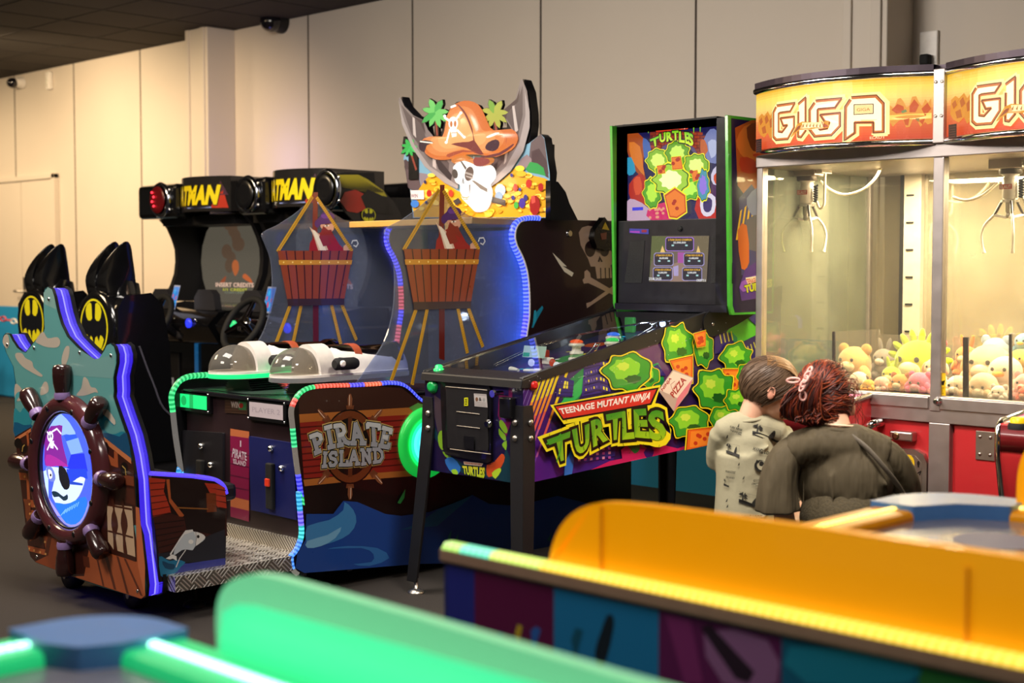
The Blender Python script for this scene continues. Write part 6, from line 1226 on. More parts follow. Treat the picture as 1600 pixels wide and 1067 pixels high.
def bear(name, lab, px, py, Y, r, c, c2, muz='#f0e0d0', ears='round', eye='#1a1414', beak=None):
    P = [('body', c, (0, .15, -.95, .85, .75, .8)), ('head', c, (0, 0, 0, .9, .85, .82)), ('muzzle', muz, (.0, -.72, -.22, .42, .3, .3)) if not beak else ('beak', beak, (0, -.85, -.12, .34, .3, .16)), ('eye', eye, [EYE(-.34, .14), EYE(.34, .14)]), ('foot', c2, [(-.55, -.5, -1.35, .36, .4, .32), (.55, -.5, -1.35, .36, .4, .32)]), ('arm', c, [(-.8, -.3, -.8, .3, .35, .5, 25), (.8, -.3, -.8, .3, .35, .5, -25)])]
    if ears == 'round': P.append(('ear', c2, [(-.68, .05, .66, .32, .18, .32), (.68, .05, .66, .32, .18, .32)]))
    if ears == 'long': P.append(('ear', c2, [(-.4, .1, 1.1, .2, .14, .62, -12), (.4, .1, 1.1, .2, .14, .62, 12)]))
    if ears == 'flop': P.append(('ear', c2, [(-.92, -.05, .0, .22, .3, .5, 15), (.92, -.05, .0, .22, .3, .5, -15)]))
    if ears == 'spike': P.append(('crest_spike', c2, [(cos(a)*1.0, .0, sin(a)*.93, .13, .10, .30, 90-a*180/pi) for a in [pi*k/9+.1 for k in range(10)]]))
    return toy(name, lab, px, py, Y, r, c, P)
bear('plush_dragon', 'lime yellow plush dragon with a crest of spikes lying across the left bay', 1437, 566, 5.56, 0.12, '#cfe02a', '#b8d020', '#f0ecd0', 'spike')
bear('plush_dinosaur', 'small lime green plush with pointed ears left of the lime yellow dragon', 1393, 586, 5.37, 0.046, '#c4d83a', '#a8c828', '#e8e8c0', 'long')
bear('plush_pig', 'bright pink round plush in front of the lime yellow dragon', 1437, 600, 5.29, 0.054, '#f07ab4', '#e860a4', '#f8a8cc', 'round')
bear('plush_rabbit', 'pale pink plush beside the bright pink one, near the sticker', 1467, 606, 5.27, 0.036, '#f8a8cc', '#f490bc', '#fcd0e0', 'long')
bear('plush_tiger', 'orange and cream striped plush left of the bright pink one', 1407, 598, 5.29, 0.046, '#e8a050', '#b86a28', '#f8e8d0', 'round')
bear('plush_cow', 'white plush with dark patches at the left end of the left bay', 1342, 602, 5.3, 0.046, '#f2ece6', '#3a3230', '#f8d8d0', 'round')
bear('plush_lamb', 'pale rose plush lying between the white and the striped toys', 1378, 604, 5.28, 0.038, '#f4c8c8', '#ecb4b8', '#fce8e4', 'flop')
bear('plush_duckling', 'little orange-yellow plush next to the white plush with dark patches', 1357, 606, 5.25, 0.03, '#f0b848', '#e09a30', '#f8d890', 'none', beak='#e07820')
bear('plush_shark', 'grey plush with a pointed fin against the middle post, behind the lime dragon', 1381, 560, 5.76, 0.055, '#8d8a8c', '#6f6c70', '#d8d4d0', 'long')
bear('plush_seal', 'cream plush face resting on the lime yellow dragon', 1462, 575, 5.42, 0.052, '#f4e0c8', '#d8b898', '#f8f0e4', 'flop')
bear('plush_octopus', 'rose pink plush high at the back of the left bay', 1462, 548, 5.8, 0.055, '#e8788a', '#d8606f', '#f0a0a8', 'round')
bear('plush_mouse', 'beige plush showing through the left chute panel', 1335, 565, 5.62, 0.085, '#e0b878', '#c89a58', '#f0dcb8', 'round')
bear('plush_puppy', 'cream plush dog with a big head in the middle of the right bay', 1546, 570, 5.58, 0.105, '#ecd2ac', '#d8b07c', '#f4e6d0', 'flop')
bear('plush_duck', 'white plush duck with an orange beak, right of the cream dog', 1571, 580, 5.4, 0.075, '#f8efe4', '#f0e4d4', '#fff', 'none', beak='#f0a028')
bear('plush_elephant', 'large pale beige plush lying behind the dark chute edge of the right bay', 1537, 607, 5.29, 0.062, '#f0dcc4', '#e4c8a8', '#f8ecdc', 'flop')
bear('plush_whale', 'pale blue plush high at the back of the right bay', 1556, 548, 5.8, 0.07, '#a8bcd8', '#90a8cc', '#dce4f0', 'round')
bear('plush_fox', 'orange plush at the back left of the right bay', 1510, 556, 5.8, 0.055, '#f09048', '#d87028', '#f8d8b0', 'long')
bear('plush_kitten', 'white plush kitten sitting low in front of the duck', 1561, 614, 5.23, 0.036, '#f4f0f0', '#e0dce4', '#fce8e8', 'round')
bear('plush_flamingo', 'soft pink plush at the right edge of the right bay', 1604, 600, 5.3, 0.052, '#f4c0c8', '#eca8b4', '#fce0e0', 'round')
bear('plush_canary', 'yellow plush at the far right, behind the soft pink one', 1594, 562, 5.78, 0.055, '#f0c860', '#e0a838', '#f8e4b0', 'none', beak='#d87020')
bear('plush_sheep', 'cream white plush at the left end of the right bay', 1497, 604, 5.28, 0.052, '#f2e2cc', '#e0c8a8', '#f8f0e0', 'flop')
bear('plush_parrot', 'sky blue plush at the very back on the right', 1600, 534, 5.84, 0.045, '#7ab0d8', '#5a98c8', '#c8e0f0', 'none', beak='#d8a030')
bear('plush_ladybird', 'small red plush at the front right corner of the right bay', 1601, 615, 5.24, 0.03, '#e04830', '#c83420', '#f0a090', 'round')
# ================= two sit-down driving games =================
GUN = mat('black_gloss_shell', '#0c0c0e', .16, coat=.6); RIM = mat('chrome_ring', '#aab0c0', .15, 1)
WXS = (-8.50, -7.45, -6.42)
kk = K(220, 260, 5.08)
WPL = PL(0, WXS[0], 1)
wing_px = kk('40,165 60,260 100,370 160,430 215,490 255,580 280,660 285,750 275,850 245,940 215,1000 215,1067 560,1067 540,1000 500,900 475,800 468,700 485,600 530,500 590,420 620,330 320,330 300,165')
wing = [(u, v) for u, v in WPL.px(wing_px)]
BATH = [(0, .22), (.045, .26), (.075, .46), (.10, .26), (.17, .23), (.22, .34), (.30, .62), (.52, .50), (.74, .22), (.84, -.05), (.80, -.38), (.66, -.52), (.60, -.28), (.48, -.22), (.38, -.46), (.30, -.28), (.18, -.30), (.08, -.48), (0, -.72)]
def bat(A, cx, cz, rx, rz, col):
    A.uv([(cx+x*rx, cz+y*rz) for x, y in BATH]+[(cx-x*rx, cz+y*rz) for x, y in BATH[::-1]], col)
def emblem(A, cx, cz, rx, rz):
    A.uv(circ(cx, cz, rx, rz, 40), '#101216'); A.up(); A.uv(circ(cx, cz, rx*.97, rz*.97, 40), '#c9c41a'); A.up(); A.uv(circ(cx, cz, rx*.88, rz*.90, 40), '#0b0d14'); A.up()
    ye = '#c9c41a'                                     # yellow lobes above and below the wings
    for s_ in (-1, 1):
        A.uv([(cx+s_*x*rx, cz+y*rz) for x, y in ((.10, .30), (.14, .80), (.28, .84), (.46, .74), (.56, .56), (.50, .34), (.38, .22), (.22, .22))], ye)
        A.uv([(cx+s_*x*rx, cz+y*rz) for x, y in ((.02, -.62), (.10, -.36), (.22, -.30), (.34, -.48), (.46, -.26), (.60, -.30), (.70, -.40), (.56, -.66), (.30, -.84), (.02, -.88))], ye)
def driver(i, x0, x1, seatx, seaty):
    xc = (x0+x1)/2; lab = ['left sit-down driving game with a red-lit speaker ring and yellow bat emblem seat', 'right sit-down driving game with black speaker rings, halftone side panel and yellow bat emblem seat'][i]
    t = thing('driving_game', lab, 'arcade machine', (xc, 4.9, 0), 'sit-down driving games')
    cab = MB().box(x0+.03, x1-.03, 5.15, 5.95, 0, .98).box(x0+.12, x1-.12, 5.80, 6.1, .9, 1.85).build('cabinet', GUN, t, bevel=.02)
    MB().box(xc-.22, xc+.22, 4.12, 5.2, 0, .10).build('seat_track', SATIN, t, bevel=.01)
    for s_, x in ((0, x0), (1, x1)):
        if i == 1 and s_ == 0: x += .05
        if i == 0 and s_ == 1: x -= .05
        w_ = MB().prism(PL(0, x, 1), wing, -.02, .02).build('wing_panel', SATIN, t)
        zc = 1.765
        if i == 0 and s_: continue
        x = {(0, 0): -8.19, (1, 0): -7.20, (1, 1): -6.42}[(i, s_)]; xl_ = x0 if s_ == 0 else x-.1; pod = MB().box(xl_-.01 if i == 0 else x-.14, x+.16 if s_ == 0 else x+.008, 5.02, 5.3, zc-.12, zc+.105).build('speaker_pod', GUN, t, bevel=.03)
        ring = MB().lathe((x, 5.02, zc), [(.112, 0), (.118, .016), (.108, .030), (.092, .028), (.086, .0)], (0, -1, 0), 32).build('speaker_ring', RIM, pod)
        red = (i == 0 and s_ == 0)
        MB().lathe((x, 5.0, zc), [(.089, .018), (.085, .024), (.05, .020)], (0, -1, 0), 28, '#5a0a0e' if red else '#0d0d10').build('speaker_cone', PRINT, pod, label='red-lit speaker' if red else None)
        for a in ((35, 145, 215, 325)): MB().ell((x+.12*cos(R(a)), 5.012, zc+.115*sin(R(a))), (.012, .008, .012), 10, 6).build('ring_bolt', CHROME, pod)
        if red:
            for q in range(4): MB().ell((x-.05+.02*(q % 2), 4.972, zc+.05-.03*q), (.008, .006, .008), 8, 6, sc('#ff2a3a', 4)).build('ring_lamp', GLOW, pod)
    # marquee
    P_ = PC(*((-8.02, -7.46) if i == 0 else (-7.02, -6.50)), 5.06, .10); n = 16; xs = [P_.x0+(P_.x1-P_.x0)*k/n for k in range(n+1)]; m0, m1 = 1.675, 1.895
    q = n+1; mb = MB(); mb.add([P_.p3(x, z, 0) for z in (m0, m1) for x in xs]+[V((x, 5.5, z)) for z in (m0, m1) for x in xs], [(k, k+1, q+k+1, q+k) for k in range(n)]+[(q+k, q+k+1, 3*q+k+1, 3*q+k) for k in range(n)]+[(k, 2*q+k, 2*q+k+1, k+1) for k in range(n)]+[(0, q, 3*q, 2*q), (n, 2*q+n, 3*q+n, q+n)])
    mq = mb.build('marquee', mat('marquee_gloss', '#3a3634', .15, .6, coat=.5), t)
    A = Art(P_, .002, .0012); xx = lambda f: P_.x0+(P_.x1-P_.x0)*f
    A.uv(dens([(xx(.78), m0+.02), (xx(.98), m0+.02), (xx(.93), m0+.13), (xx(.86), m0+.10)], 3), '#b8321c'); A.uv(dens([(xx(.84), m0+.1), (xx(.98), m0+.1), (xx(.90), m0+.19)], 3), '#4a2a3a'); A.up()
    A.text('BATMAN', [(xx(.01), m0+.04), (xx(.86), m0+.04), (xx(.91), m0+.165), (xx(.06), m0+.165)], '#f0d818', off=.06, shear=.0, px=False, out='#2a2208', outw=.04)
    A.uv(dens([(xx(.40), m0+.02), (xx(.80), m0+.02), (xx(.80), m0+.028), (xx(.40), m0+.028)], 3), '#8a98d0'); A.build('marquee_lettering', PRINT, mq)
    MB().box(x0+.1, x1-.1, 5.15, 5.8, 1.60, 1.66).build('canopy', SATIN, t)
    # screen
    SC = PL(1, 5.50, -1); A = Art(SC, 0); A.uv([(x0+.02, 1.06), (x1-.02, 1.06), (x1-.02, 1.68), (x0+.02, 1.68)], sc('#5a5448', .85)); A.up()
    z = lambda f: 1.145+.54*f; X_ = lambda f: x0+.03+(f-.17)*.90
    rs = random.Random(4)
    for k in range(7): A.uv(circ(X_(.60+rs.uniform(-.1, .08)), z(.35+.09*k), .05+rs.uniform(0, .03), .05, 14), sc('#5a4636', .8)); A.up()
    A.uv(sm([(X_(.62), z(.22)), (X_(.67), z(.30)), (X_(.66), z(.40)), (X_(.61), z(.42)), (X_(.58), z(.34))], 3, True), sc('#a8582c', 1)); A.uv(sm([(X_(.72), z(.20)), (X_(.84), z(.13)), (X_(.82), z(.19)), (X_(.75), z(.25))], 3, True), sc('#b85a2c', 1)); A.uv(sm([(X_(.42), z(.14)), (X_(.50), z(.22)), (X_(.48), z(.14))], 3, True), sc('#9a4a2a', .8)); A.up()
    A.text('INSERT CREDITS', [(X_(.36), z(.08)), (X_(.86), z(.08)), (X_(.86), z(.135)), (X_(.36), z(.135))], sc('#e0b8a0', 1), off=.03, px=False); A.text('1/1 CREDIT', [(X_(.46), z(.03)), (X_(.78), z(.03)), (X_(.78), z(.065)), (X_(.46), z(.065))], sc('#c8c83a', .9), off=.02, px=False); A.text('COIN UNIT', [(X_(.48), z(0)), (X_(.74), z(0)), (X_(.74), z(.02)), (X_(.48), z(.02))], sc('#90a088', .7), px=False)
    A.build('game_screen', GLOW, t, 'lit screen reading insert credits')
    MB().box(x0+.02, x1-.02, 5.505, 5.8, 1.0, 1.68).build('monitor_housing', SATIN, t)
    A = Art(SC, .004); bz = [(x0+.02, 1.05), (x0+.16, 1.05), (x0+.10, 1.13), (x0+.045, 1.24), (x0+.025, 1.36), (x0+.045, 1.47), (x0+.10, 1.57), (x0+.18, 1.64), (x1-.02, 1.64), (x1-.02, 1.70), (x0+.02, 1.70)]; A.uv(bz, '#0b0b0c'); A.build('screen_bezel', PRINT, t)
    # dashboard
    dash = MB().prism(PL(0, x0+.04, 1), [(5.3, .80), (4.98, .84), (4.90, .96), (4.98, 1.04), (5.35, 1.09), (5.8, 1.06), (5.8, .8)], 0, x1-x0-.08).build('dashboard', GUN, t, bevel=.02)
    for f in (.22, .80): MB().prism(PL(1, 5.02, -1), [(xc+(f-.5)*.9+a, 1.05+b) for a, b in ((-.12, 0), (.12, 0), (.10, .10), (.06, .13), (-.07, .13), (-.12, .08))], -.05, 0).build('gauge_pod', mat('gauge_pod_grey', '#2a292c', .35), dash, bevel=.008)
    G = PG((xc-.02, 4.96, 1.05), (.93, -.36, 0), (.12, .2, .97)); A = Art(G, .0); A.uv([(-.10, 0), (.10, 0), (.10, .16), (-.10, .16)], sc('#c8c4d0', .6)); A.up(); A.uv([(-.09, .01), (.09, .01), (.09, .15), (-.09, .15)], sc('#2a7ac8', 1.1)); A.up()
    for k in range(9): A.uv(circ(rs.uniform(-.07, .07), rs.uniform(.025, .13), .014, n=10), sc(rs.choice(['#e0447a', '#f0c020', '#30b0e0', '#d83a3a']), 1.0)); A.up(.2)
    A.build('touch_screen', GLOW, dash, 'small colourful lit screen')
    MB().box(xc-.12, xc+.10, 4.93, 4.99, .86, .96).build('card_reader', mat('card_reader_grey', '#3a3634', .35), dash, bevel=.015)
    for k in range(10): MB().ell((x0+.15+.085*k, 4.925+.01*(k % 2), .93+.03*(k % 3)), (.010, .008, .010), 8, 6).build('dash_bolt', CHROME, dash)
    for f in (.16, .84): MB().lathe((xc+(f-.5)*.8, 4.905, .97), [(.03, 0), (.03, .012), (.018, .016)], (0, -1, 0), 18, sc('#2a3aff' if f > .5 else '#30e080', 1.2)).build('lit_button', GLOW, dash)
    # steering wheel
    wcx = V((seatx, 4.78, .99)); ax = V((0, -.86, .5)).normalized(); e1 = V((1, 0, 0)); e2 = ax.cross(e1)
    MB().tube([wcx+ax*-.02, wcx+ax*-.25], .03, 12).build('steering_column', SATIN, t)
    sw = MB().tube([wcx+e1*(.165*cos(2*pi*k/32))+e2*(.165*sin(2*pi*k/32)) for k in range(32)], .020, 10, closed=True).build('steering_wheel', RUBBER, t)
    for a in (90, 205, 335): MB().tube([wcx, wcx+e1*(.15*cos(R(a)))+e2*(.15*sin(R(a)))], [.028, .014], 8).build('wheel_spoke', mat('dark_chrome', '#5c565a', .12, 1), sw)
    MB().lathe(wcx, [(.05, -.01), (.05, .012), (.03, .02)], ax, 20).build('wheel_hub', CHROME, sw)
    MB().box(x0+.12, x0+.30, 5.135, 5.15, .35, .75).build('coin_door', SATIN, cab, bevel=.006); A = Art(PL(1, 5.134, -1), .001); A.uv([(x0+.15, .45), (x0+.24, .45), (x0+.24, .58), (x0+.15, .58)], '#8a90a0'); A.build('coin_plate', PRINT, cab)
    MB().box(x0+.50, x0+.515, 5.13, 5.15, .1, .85, sc('#2a7ab8', .35)).build('light_tube', GLOW, cab, label='blue light strip')
    # seat
    y = seaty; s = MB(); pr = [(y, .42), (y, 1.10), (y+.04, 1.17), (y+.20, 1.185), (y+.27, 1.12), (y+.31, .9), (y+.33, .5), (y+.78, .44), (y+.80, .28), (y+.05, .26)]
    s.prism(PL(0, seatx-.215, 1), pr, 0, .43)
    st = s.build('seat', GUN, t, bevel=.045)
    MB().lathe((seatx, y+.03, 1.0), [(.20, 0), (.20, .03), (.185, .05), (.165, .056), (.16, .05), (.02, .05)], (0, -1, 0), 40).build('emblem_housing', GUN, st)
    A = Art(PL(1, y-.021, -1), .0005, .0008); emblem(A, seatx, 1.0, .152, .158); A.build('emblem', PRINT, st, 'yellow oval with a black bat')
    hd = MB()
    hd.tube([(seatx, y+.12, 1.14), (seatx, y+.12, 1.20), (seatx, y+.13, 1.25)], [.13, .125, .11], 18).build('headrest_neck', GUN, st)
    fin = sm([(y+.01, 1.17), (y-.005, 1.25), (y+.015, 1.33), (y+.06, 1.405), (y+.115, 1.458), (y+.145, 1.44), (y+.155, 1.36), (y+.165, 1.26), (y+.175, 1.17)], 3)
    for s_ in (-1, 1):
        xr_ = seatx+s_*.060+.050; tk = lambda zz: .108-.085*max(0, (zz-1.27)/.19)**1.2; N_ = len(fin); e_ = MB()
        e_.add([(xr_-.012*max(0, (zz-1.3)/.16), yy, zz) for yy, zz in fin]+[(xr_-tk(zz)+.006, yy, zz) for yy, zz in fin], [list(range(N_)), list(range(N_, 2*N_))[::-1]]+[(k, (k+1) % N_, N_+(k+1) % N_, N_+k) for k in range(N_)], None, 0, False)
        e_.build('headrest_ear', GUN, st, bevel=.010, smooth=True)
    MB().prism(PL(0, seatx-.095, 1), [(y+.0, 1.15), (y+.0, 1.25), (y+.03, 1.31), (y+.17, 1.31), (y+.19, 1.15)], 0, .19).build('headrest', GUN, st, bevel=.03)
    MB().prism(PL(0, seatx-.2, 1), [(y+.05, .10), (y+.7, .10), (y+.62, .28), (y+.12, .28)], 0, .4).build('seat_base', SATIN, t, bevel=.02)
    A = Art(PL(0, seatx+.217, 1), .0); 
    MB().tube(sm([(seatx+.222, y+.12, .9), (seatx+.222, y+.20, .7), (seatx+.222, y+.3, .52), (seatx+.222, y+.6, .42)], 5), .006, 6).build('seat_piping', mat('grey_piping', '#4a4852', .4), st)
    return t
random.seed(11)
d0 = driver(0, WXS[0], WXS[1], -7.92, 3.98); d1 = driver(1, WXS[1], WXS[2], -6.93, 3.84)
# halftone side panel of the right game
SPN = PL(0, WXS[2]+.025, 1); ks = K(200, 240, 3.5575)
so = ks('1140,115 1280,115 1330,140 1420,205 1470,260 1500,300 1530,370 1265,385 1210,330 1165,250 1135,180')
hb_ = MB().prism(SPN, SPN.px(so), -.012, 0).build('side_canopy_panel', SATIN, d1)
A = Art(SPN, .001); A.clip = None; A.px(so, '#141215'); A.up(); A.px(ks('1142,118 1280,117 1330,142 1420,207 1440,240 1200,190 1150,170'), '#b0a222'); A.up()
u0 = SPN.px(ks('1142,118'))[0]
for r in range(12):
    for c in range(36):
        x, y = 1145+c*9+(r % 2)*4.5, 122+r*8
        if y < 118+max(0, (x-1280)*.62)+10: continue
        k = .6+.45*r
        if y > 215 or x > 1440: continue
        A.px(circ(200+x/3.5575, 240+y/3.5575, min(1.15, .25*k), min(1.15, .25*k), 6), '#141215'); 
A.up(); A.px(ks('1175,265 1200,215 1260,200 1330,235 1340,300 1270,330 1215,320'), '#a82a1c', 1); A.px(ks('1290,240 1330,200 1400,230 1460,290 1470,340 1380,330 1320,310'), '#0c0b0d'); A.up(2)
q = SPN.px(ks('1333,342'))[0]; emblem(A, q[0], q[1], .055, .042); A.build('side_canopy_print', PRINT, hb_)
lamp('added_purple_wash', 'POINT', (-8.95, 6.25, 2.15), 3, (.35, .28, 1), .15)  # added unseen lamp, tints the wall beside the column purple
# ================= two air hockey tables in the foreground =================
def rbox(x0, x1, y0, y1, r, n=6):
    o = []
    for cx, cy, a in ((x1-r, y1-r, 0), (x0+r, y1-r, 90), (x0+r, y0+r, 180), (x1-r, y0+r, 270)): o += circ(cx, cy, r, r, n, a, a+90)
    return o
TBLUE = mat('corner_blue', '#4a80c4', .35, coat=.3)
def hockey(lab, X0, X1, Y0, Y1, z, rc, ledc, cs, wl, rail_em, group=None):
    t = thing('air_hockey_table', lab, 'game table', ((X0+X1)/2, (Y0+Y1)/2, 0), group)
    body = MB().prism(PL(2, 0, 1), rbox(X0+.06, X1-.06, Y0+.03, Y1-.03, .12), z-.30, z-.03).build('table_body', mat('table_body_navy', '#1d2a6a', .35, coat=.3), t)
    for x in (X0+.3, X1-.3):
        for y in (Y0+.2, Y1-.2):
            l = MB().box(x-.06, x+.06, y-.06, y+.06, .02, z-.29).build('leg', mat('table_leg_blue', '#22306e', .4), t, bevel=.01); MB().lathe((x, y, 0), [(.05, 0), (.05, .012), (.03, .022)], n=16).build('leg_foot', RUBBER, l)
    pf = MB().box(X0+.10, X1-.10, Y0+.10, Y1-.10, z-.032, z-.022).build('playfield', mat('table_playfield', '#77747f', .2, coat=.4), t)
    A = Art(PL(2, z-.022, 1), .0006); xc, yc = (X0+X1)/2, (Y0+Y1)/2; A.uv(circ(X0+.62, yc, .25), '#8f8c98'); A.up(); A.uv(circ(X0+.62, yc, .20), '#6f6c78'); A.uv([(xc-.01, Y0+.1), (xc+.01, Y0+.1), (xc+.01, Y1-.1), (xc-.01, Y1-.1)], '#a83a4a'); A.uv(circ(X0+.35, yc+.3, .09), '#9c98a4'); A.build('playfield_print', MATTE, pf)
    W_ = .11; rm = mat(*rc[0], **rc[1])
    for nm, (xa, xb, ya, yb) in (('n', (X0+cs, X1-cs, Y1-W_, Y1)), ('s', (X0+cs, X1-cs, Y0, Y0+W_)), ('w', (X0, X0+W_, Y0+cs, Y1-cs)), ('e', (X1-W_, X1, Y0+cs, Y1-cs))):
        r = MB().box(xa, xb, ya, yb, z-.05, z).build('rail', rm, t, bevel=.012)
        hor = nm in 'ns'; m = MB()
        if hor:
            yy = yb-.06 if nm == 'n' else ya+.06
            led(m, [(xa, yy, z-.003), (xb, yy, z-.003)], [(1, ledc)], .010, 6, .016, k=rail_em, base=.75)
        else:
            xx = xa+.062 if nm == 'w' else xb-.062
            led(m, [(xx, ya, z-.003), (xx, yb, z-.003)], [(1, ledc)], .010, 6, .016, k=rail_em, base=.75)
        m.build('led_strip', GLOW, r, 'bright bead lights')
    for sx, sy in ((0, 0), (0, 1), (1, 0), (1, 1)):
        cx, cy = (X1 if sx else X0), (Y1 if sy else Y0); a, b = (-1 if sx else 1), (-1 if sy else 1); rr = cs*.72
        arc = [(cx+a*(rr-rr*cos(R(q))), cy+b*(rr-rr*sin(R(q)))) for q in range(0, 91, 10)]
        pts = [(cx, cy+b*(cs+.015))]+arc+[(cx+a*(cs+.015), cy), (cx+a*(cs+.015), cy+b*W_), (cx+a*W_*1.3+a*.02, cy+b*(W_*1.3+.02)), (cx+a*W_, cy+b*(cs+.015))]
        c = MB().prism(PL(2, 0, 1), pts, z-.055, z+.012).build('corner_cap', TBLUE, t, bevel=.006)
    return t, body
# --- orange table
OZ = .785
o0 = hit(2, OZ, 700, 855); oy0 = hit(2, OZ, 1150, 950).y; oy1 = hit(2, OZ, 1500, 774).y+.05; ox0 = hit(2, OZ, 1355, 783).x
OT, ob = hockey('orange air hockey table with a tall orange side shield and blue corners', ox0, .55, oy0+.02, oy1, OZ-.012, (('table_rail_orange', '#f5a200', .35), {}), '#ffd860', .25, .11, 3.0)
ORG = mat('orange_shield', '#ffab00', .35, var=.03, coat=.1, em=.30, emcol='#ff9c00')  # emission puts the LED light on the acrylic into the material
NS = PL(1, oy0, -1)
board = MB().box(o0.x, .60, oy0, oy0+.035, .16, OZ-.028).build('side_board', mat('side_board_navy', '#20286a', .35, coat=.3), OT)
zt_ = OZ-.03
A = Art(NS, .001); u = lambda px: NS.px([(px, 900+max(0, px-700)*.2)])[0][0]
for x0, x1, c in ((700, 742, '#232a80'), (742, 866, '#5a1240'), (866, 1030, '#1a72a8'), (1030, 1222, '#5c1a50'), (1222, 1436, '#145a7c'), (1436, 1560, '#2c6a34'), (1560, 1800, '#145a7c')): A.uv([(u(x0), .17), (u(x1), .17), (u(x1), zt_), (u(x0), zt_)], c)
A.up(); A.px(ID('1040,960 1080,970 1100,1067 1070,1067'), '#7a2a66'); A.px(ID('1100,985 1200,1000 1215,1067 1130,1067'), '#8a5a88', 2); A.px(ID('1095,980 1110,975 1180,1050 1170,1067 1150,1060'), '#2a1a2a'); A.px(ID('940,985 950,960 960,965 958,990 948,1030 938,1045 930,1020'), '#14202c', 2); A.px(ID('893,1000 900,980 912,985 905,1010 900,1030'), '#10506c', 1); A.px(ID('805,990 810,975 817,978 812,1005'), '#b89a2a', 1); A.px(ID('830,985 838,978 846,983 838,1010 832,1008'), '#2a5aa8', 1); A.px(ID('775,990 785,985 790,1000 778,1010'), '#3a2a6a', 1); A.px(ID('1235,1010 1420,1030 1420,1067 1260,1067'), '#1c7a98', 2); A.build('side_board_print', PRINT, board)
cap = MB().box(o0.x-.01, .60, oy0-.006, oy0+.045, OZ-.028, OZ).build('board_capping', mat('capping_clear_brown', '#9a7a68', .2, coat=.4), board, bevel=.006)
led(MB(), [(o0.x, oy0+.012, OZ+.001), (.58, oy0+.012, OZ+.001)], [(.02, '#a8d860'), (.05, '#60d8b0'), (.1, '#c8e060'), (1, '#ffd23c')], .012, 6, .016, k=1.6, base=.85, sx=1.6).build('led_strip', GLOW, cap, 'yellow bead lights')  # green-cyan start is the blue corner's reflection put into the bead colours
shp = PL(1, oy0+.03, -1); sh = shp.px(sm(ID('856,892 862,855 876,822 900,798 935,786 985,787 1050,794'), 4)+ID('1300,828 1600,872 1760,896')); xr_ = sh[-1][0]
sh = sh+[(xr_, OZ-.005), (sh[0][0], OZ-.005)]
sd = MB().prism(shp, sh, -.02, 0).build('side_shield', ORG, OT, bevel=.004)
for px_, py_ in ((941, 830), (1512, 935)):
    uu, vv = shp.px([(px_, py_)])[0]; MB().box(uu-.002, uu+.002, oy0+.026, oy0+.03, OZ, vv+.045).build('shield_bracket', mat('shield_seam', '#e89a10', .4), sd)
fs = PL(1, oy1-.05, -1); uu = fs.px(sm(ID('1588,772 1590,740 1596,715 1606,700 1625,695'), 3)); sf = uu+[(.3, uu[-1][1]+.01), (.3, OZ-.02), (uu[0][0], OZ-.02)]
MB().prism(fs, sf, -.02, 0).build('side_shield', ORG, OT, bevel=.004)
# --- green table
GZ = .80
gx0 = hit(2, GZ, 40, 995).x-.06; gy1 = hit(2, GZ, 190, 962).y; GY = hit(2, GZ, 345, 985).y
GT, gb = hockey('green-lit air hockey table with a pale green side shield and blue corner, nearest the camera', gx0, -.12, gy1-1.16, gy1+.03, GZ-.012, (('table_rail_green', '#2fae6c', .35), {'em': .5, 'emcol': '#18d880'}), '#a0ffd0', .17, .11, 4.0)
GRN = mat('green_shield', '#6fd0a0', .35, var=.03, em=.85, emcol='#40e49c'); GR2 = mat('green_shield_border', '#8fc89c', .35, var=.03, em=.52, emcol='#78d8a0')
gs = PL(1, gy1+.05, -1); shg = gs.px(sm(ID('338,1000 337,965 341,935 352,915 370,903 395,898 430,903'), 4)+ID('640,962 960,1056 1100,1096')); xr_ = shg[-1][0]
shg = shg+[(xr_, GZ-.10), (shg[0][0], GZ-.10)]
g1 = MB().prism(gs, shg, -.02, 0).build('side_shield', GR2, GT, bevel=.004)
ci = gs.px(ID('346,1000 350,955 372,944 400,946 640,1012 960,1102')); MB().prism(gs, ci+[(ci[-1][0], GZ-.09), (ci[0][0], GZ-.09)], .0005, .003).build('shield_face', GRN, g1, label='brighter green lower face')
# ================= the two people =================
from mathutils.bvhtree import BVHTree
SKIN = mat('skin_fair', '#d2a184', .5, var=.05, scale=60); OLIVE = mat('olive_cotton', '#4a402c', .8, var=.12, scale=70, bump=.25); SMOCK = mat('olive_smocking', '#413824', .85, bump=1.0, scale=130, var=.5)
AUB = mat('auburn_hair', '#6a2412', .5, var=.5, scale=25); BROWN = mat('brown_hair', '#574230', .5, var=.45, scale=40); SHIRT = mat('sage_tshirt', '#9d977c', .85, var=.06, scale=60, bump=.25)
_nt = OLIVE.node_tree; _b = [n for n in _nt.nodes if n.type == 'BUMP'][0]; _nz = [n for n in _nt.nodes if n.type == 'TEX_NOISE'][0]
_tc = [n for n in _nt.nodes if n.type == 'TEX_COORD'][0]; _mp = _nt.nodes.new('ShaderNodeMapping'); _mp.inputs['Scale'].default_value = (26, 26, 4); _mp.inputs['Rotation'].default_value = (0, 0, R(31)); _nt.links.new(_tc.outputs['Object'], _mp.inputs[0])
_n2 = _nt.nodes.new('ShaderNodeTexNoise'); _n2.inputs['Scale'].default_value = 1; _n2.inputs['Detail'].default_value = 2; _nt.links.new(_mp.outputs[0], _n2.inputs['Vector']); _nt.links.new(_n2.outputs['Fac'], _b.inputs['Height']); _b.inputs['Strength'].default_value = .8; _b.inputs['Distance'].default_value = .02
RM = lambda v=.010, it=6: (('REMESH', {'mode': 'VOXEL', 'voxel_size': v, 'use_smooth_shade': True}), ('SMOOTH', {'iterations': it, 'factor': .5}))
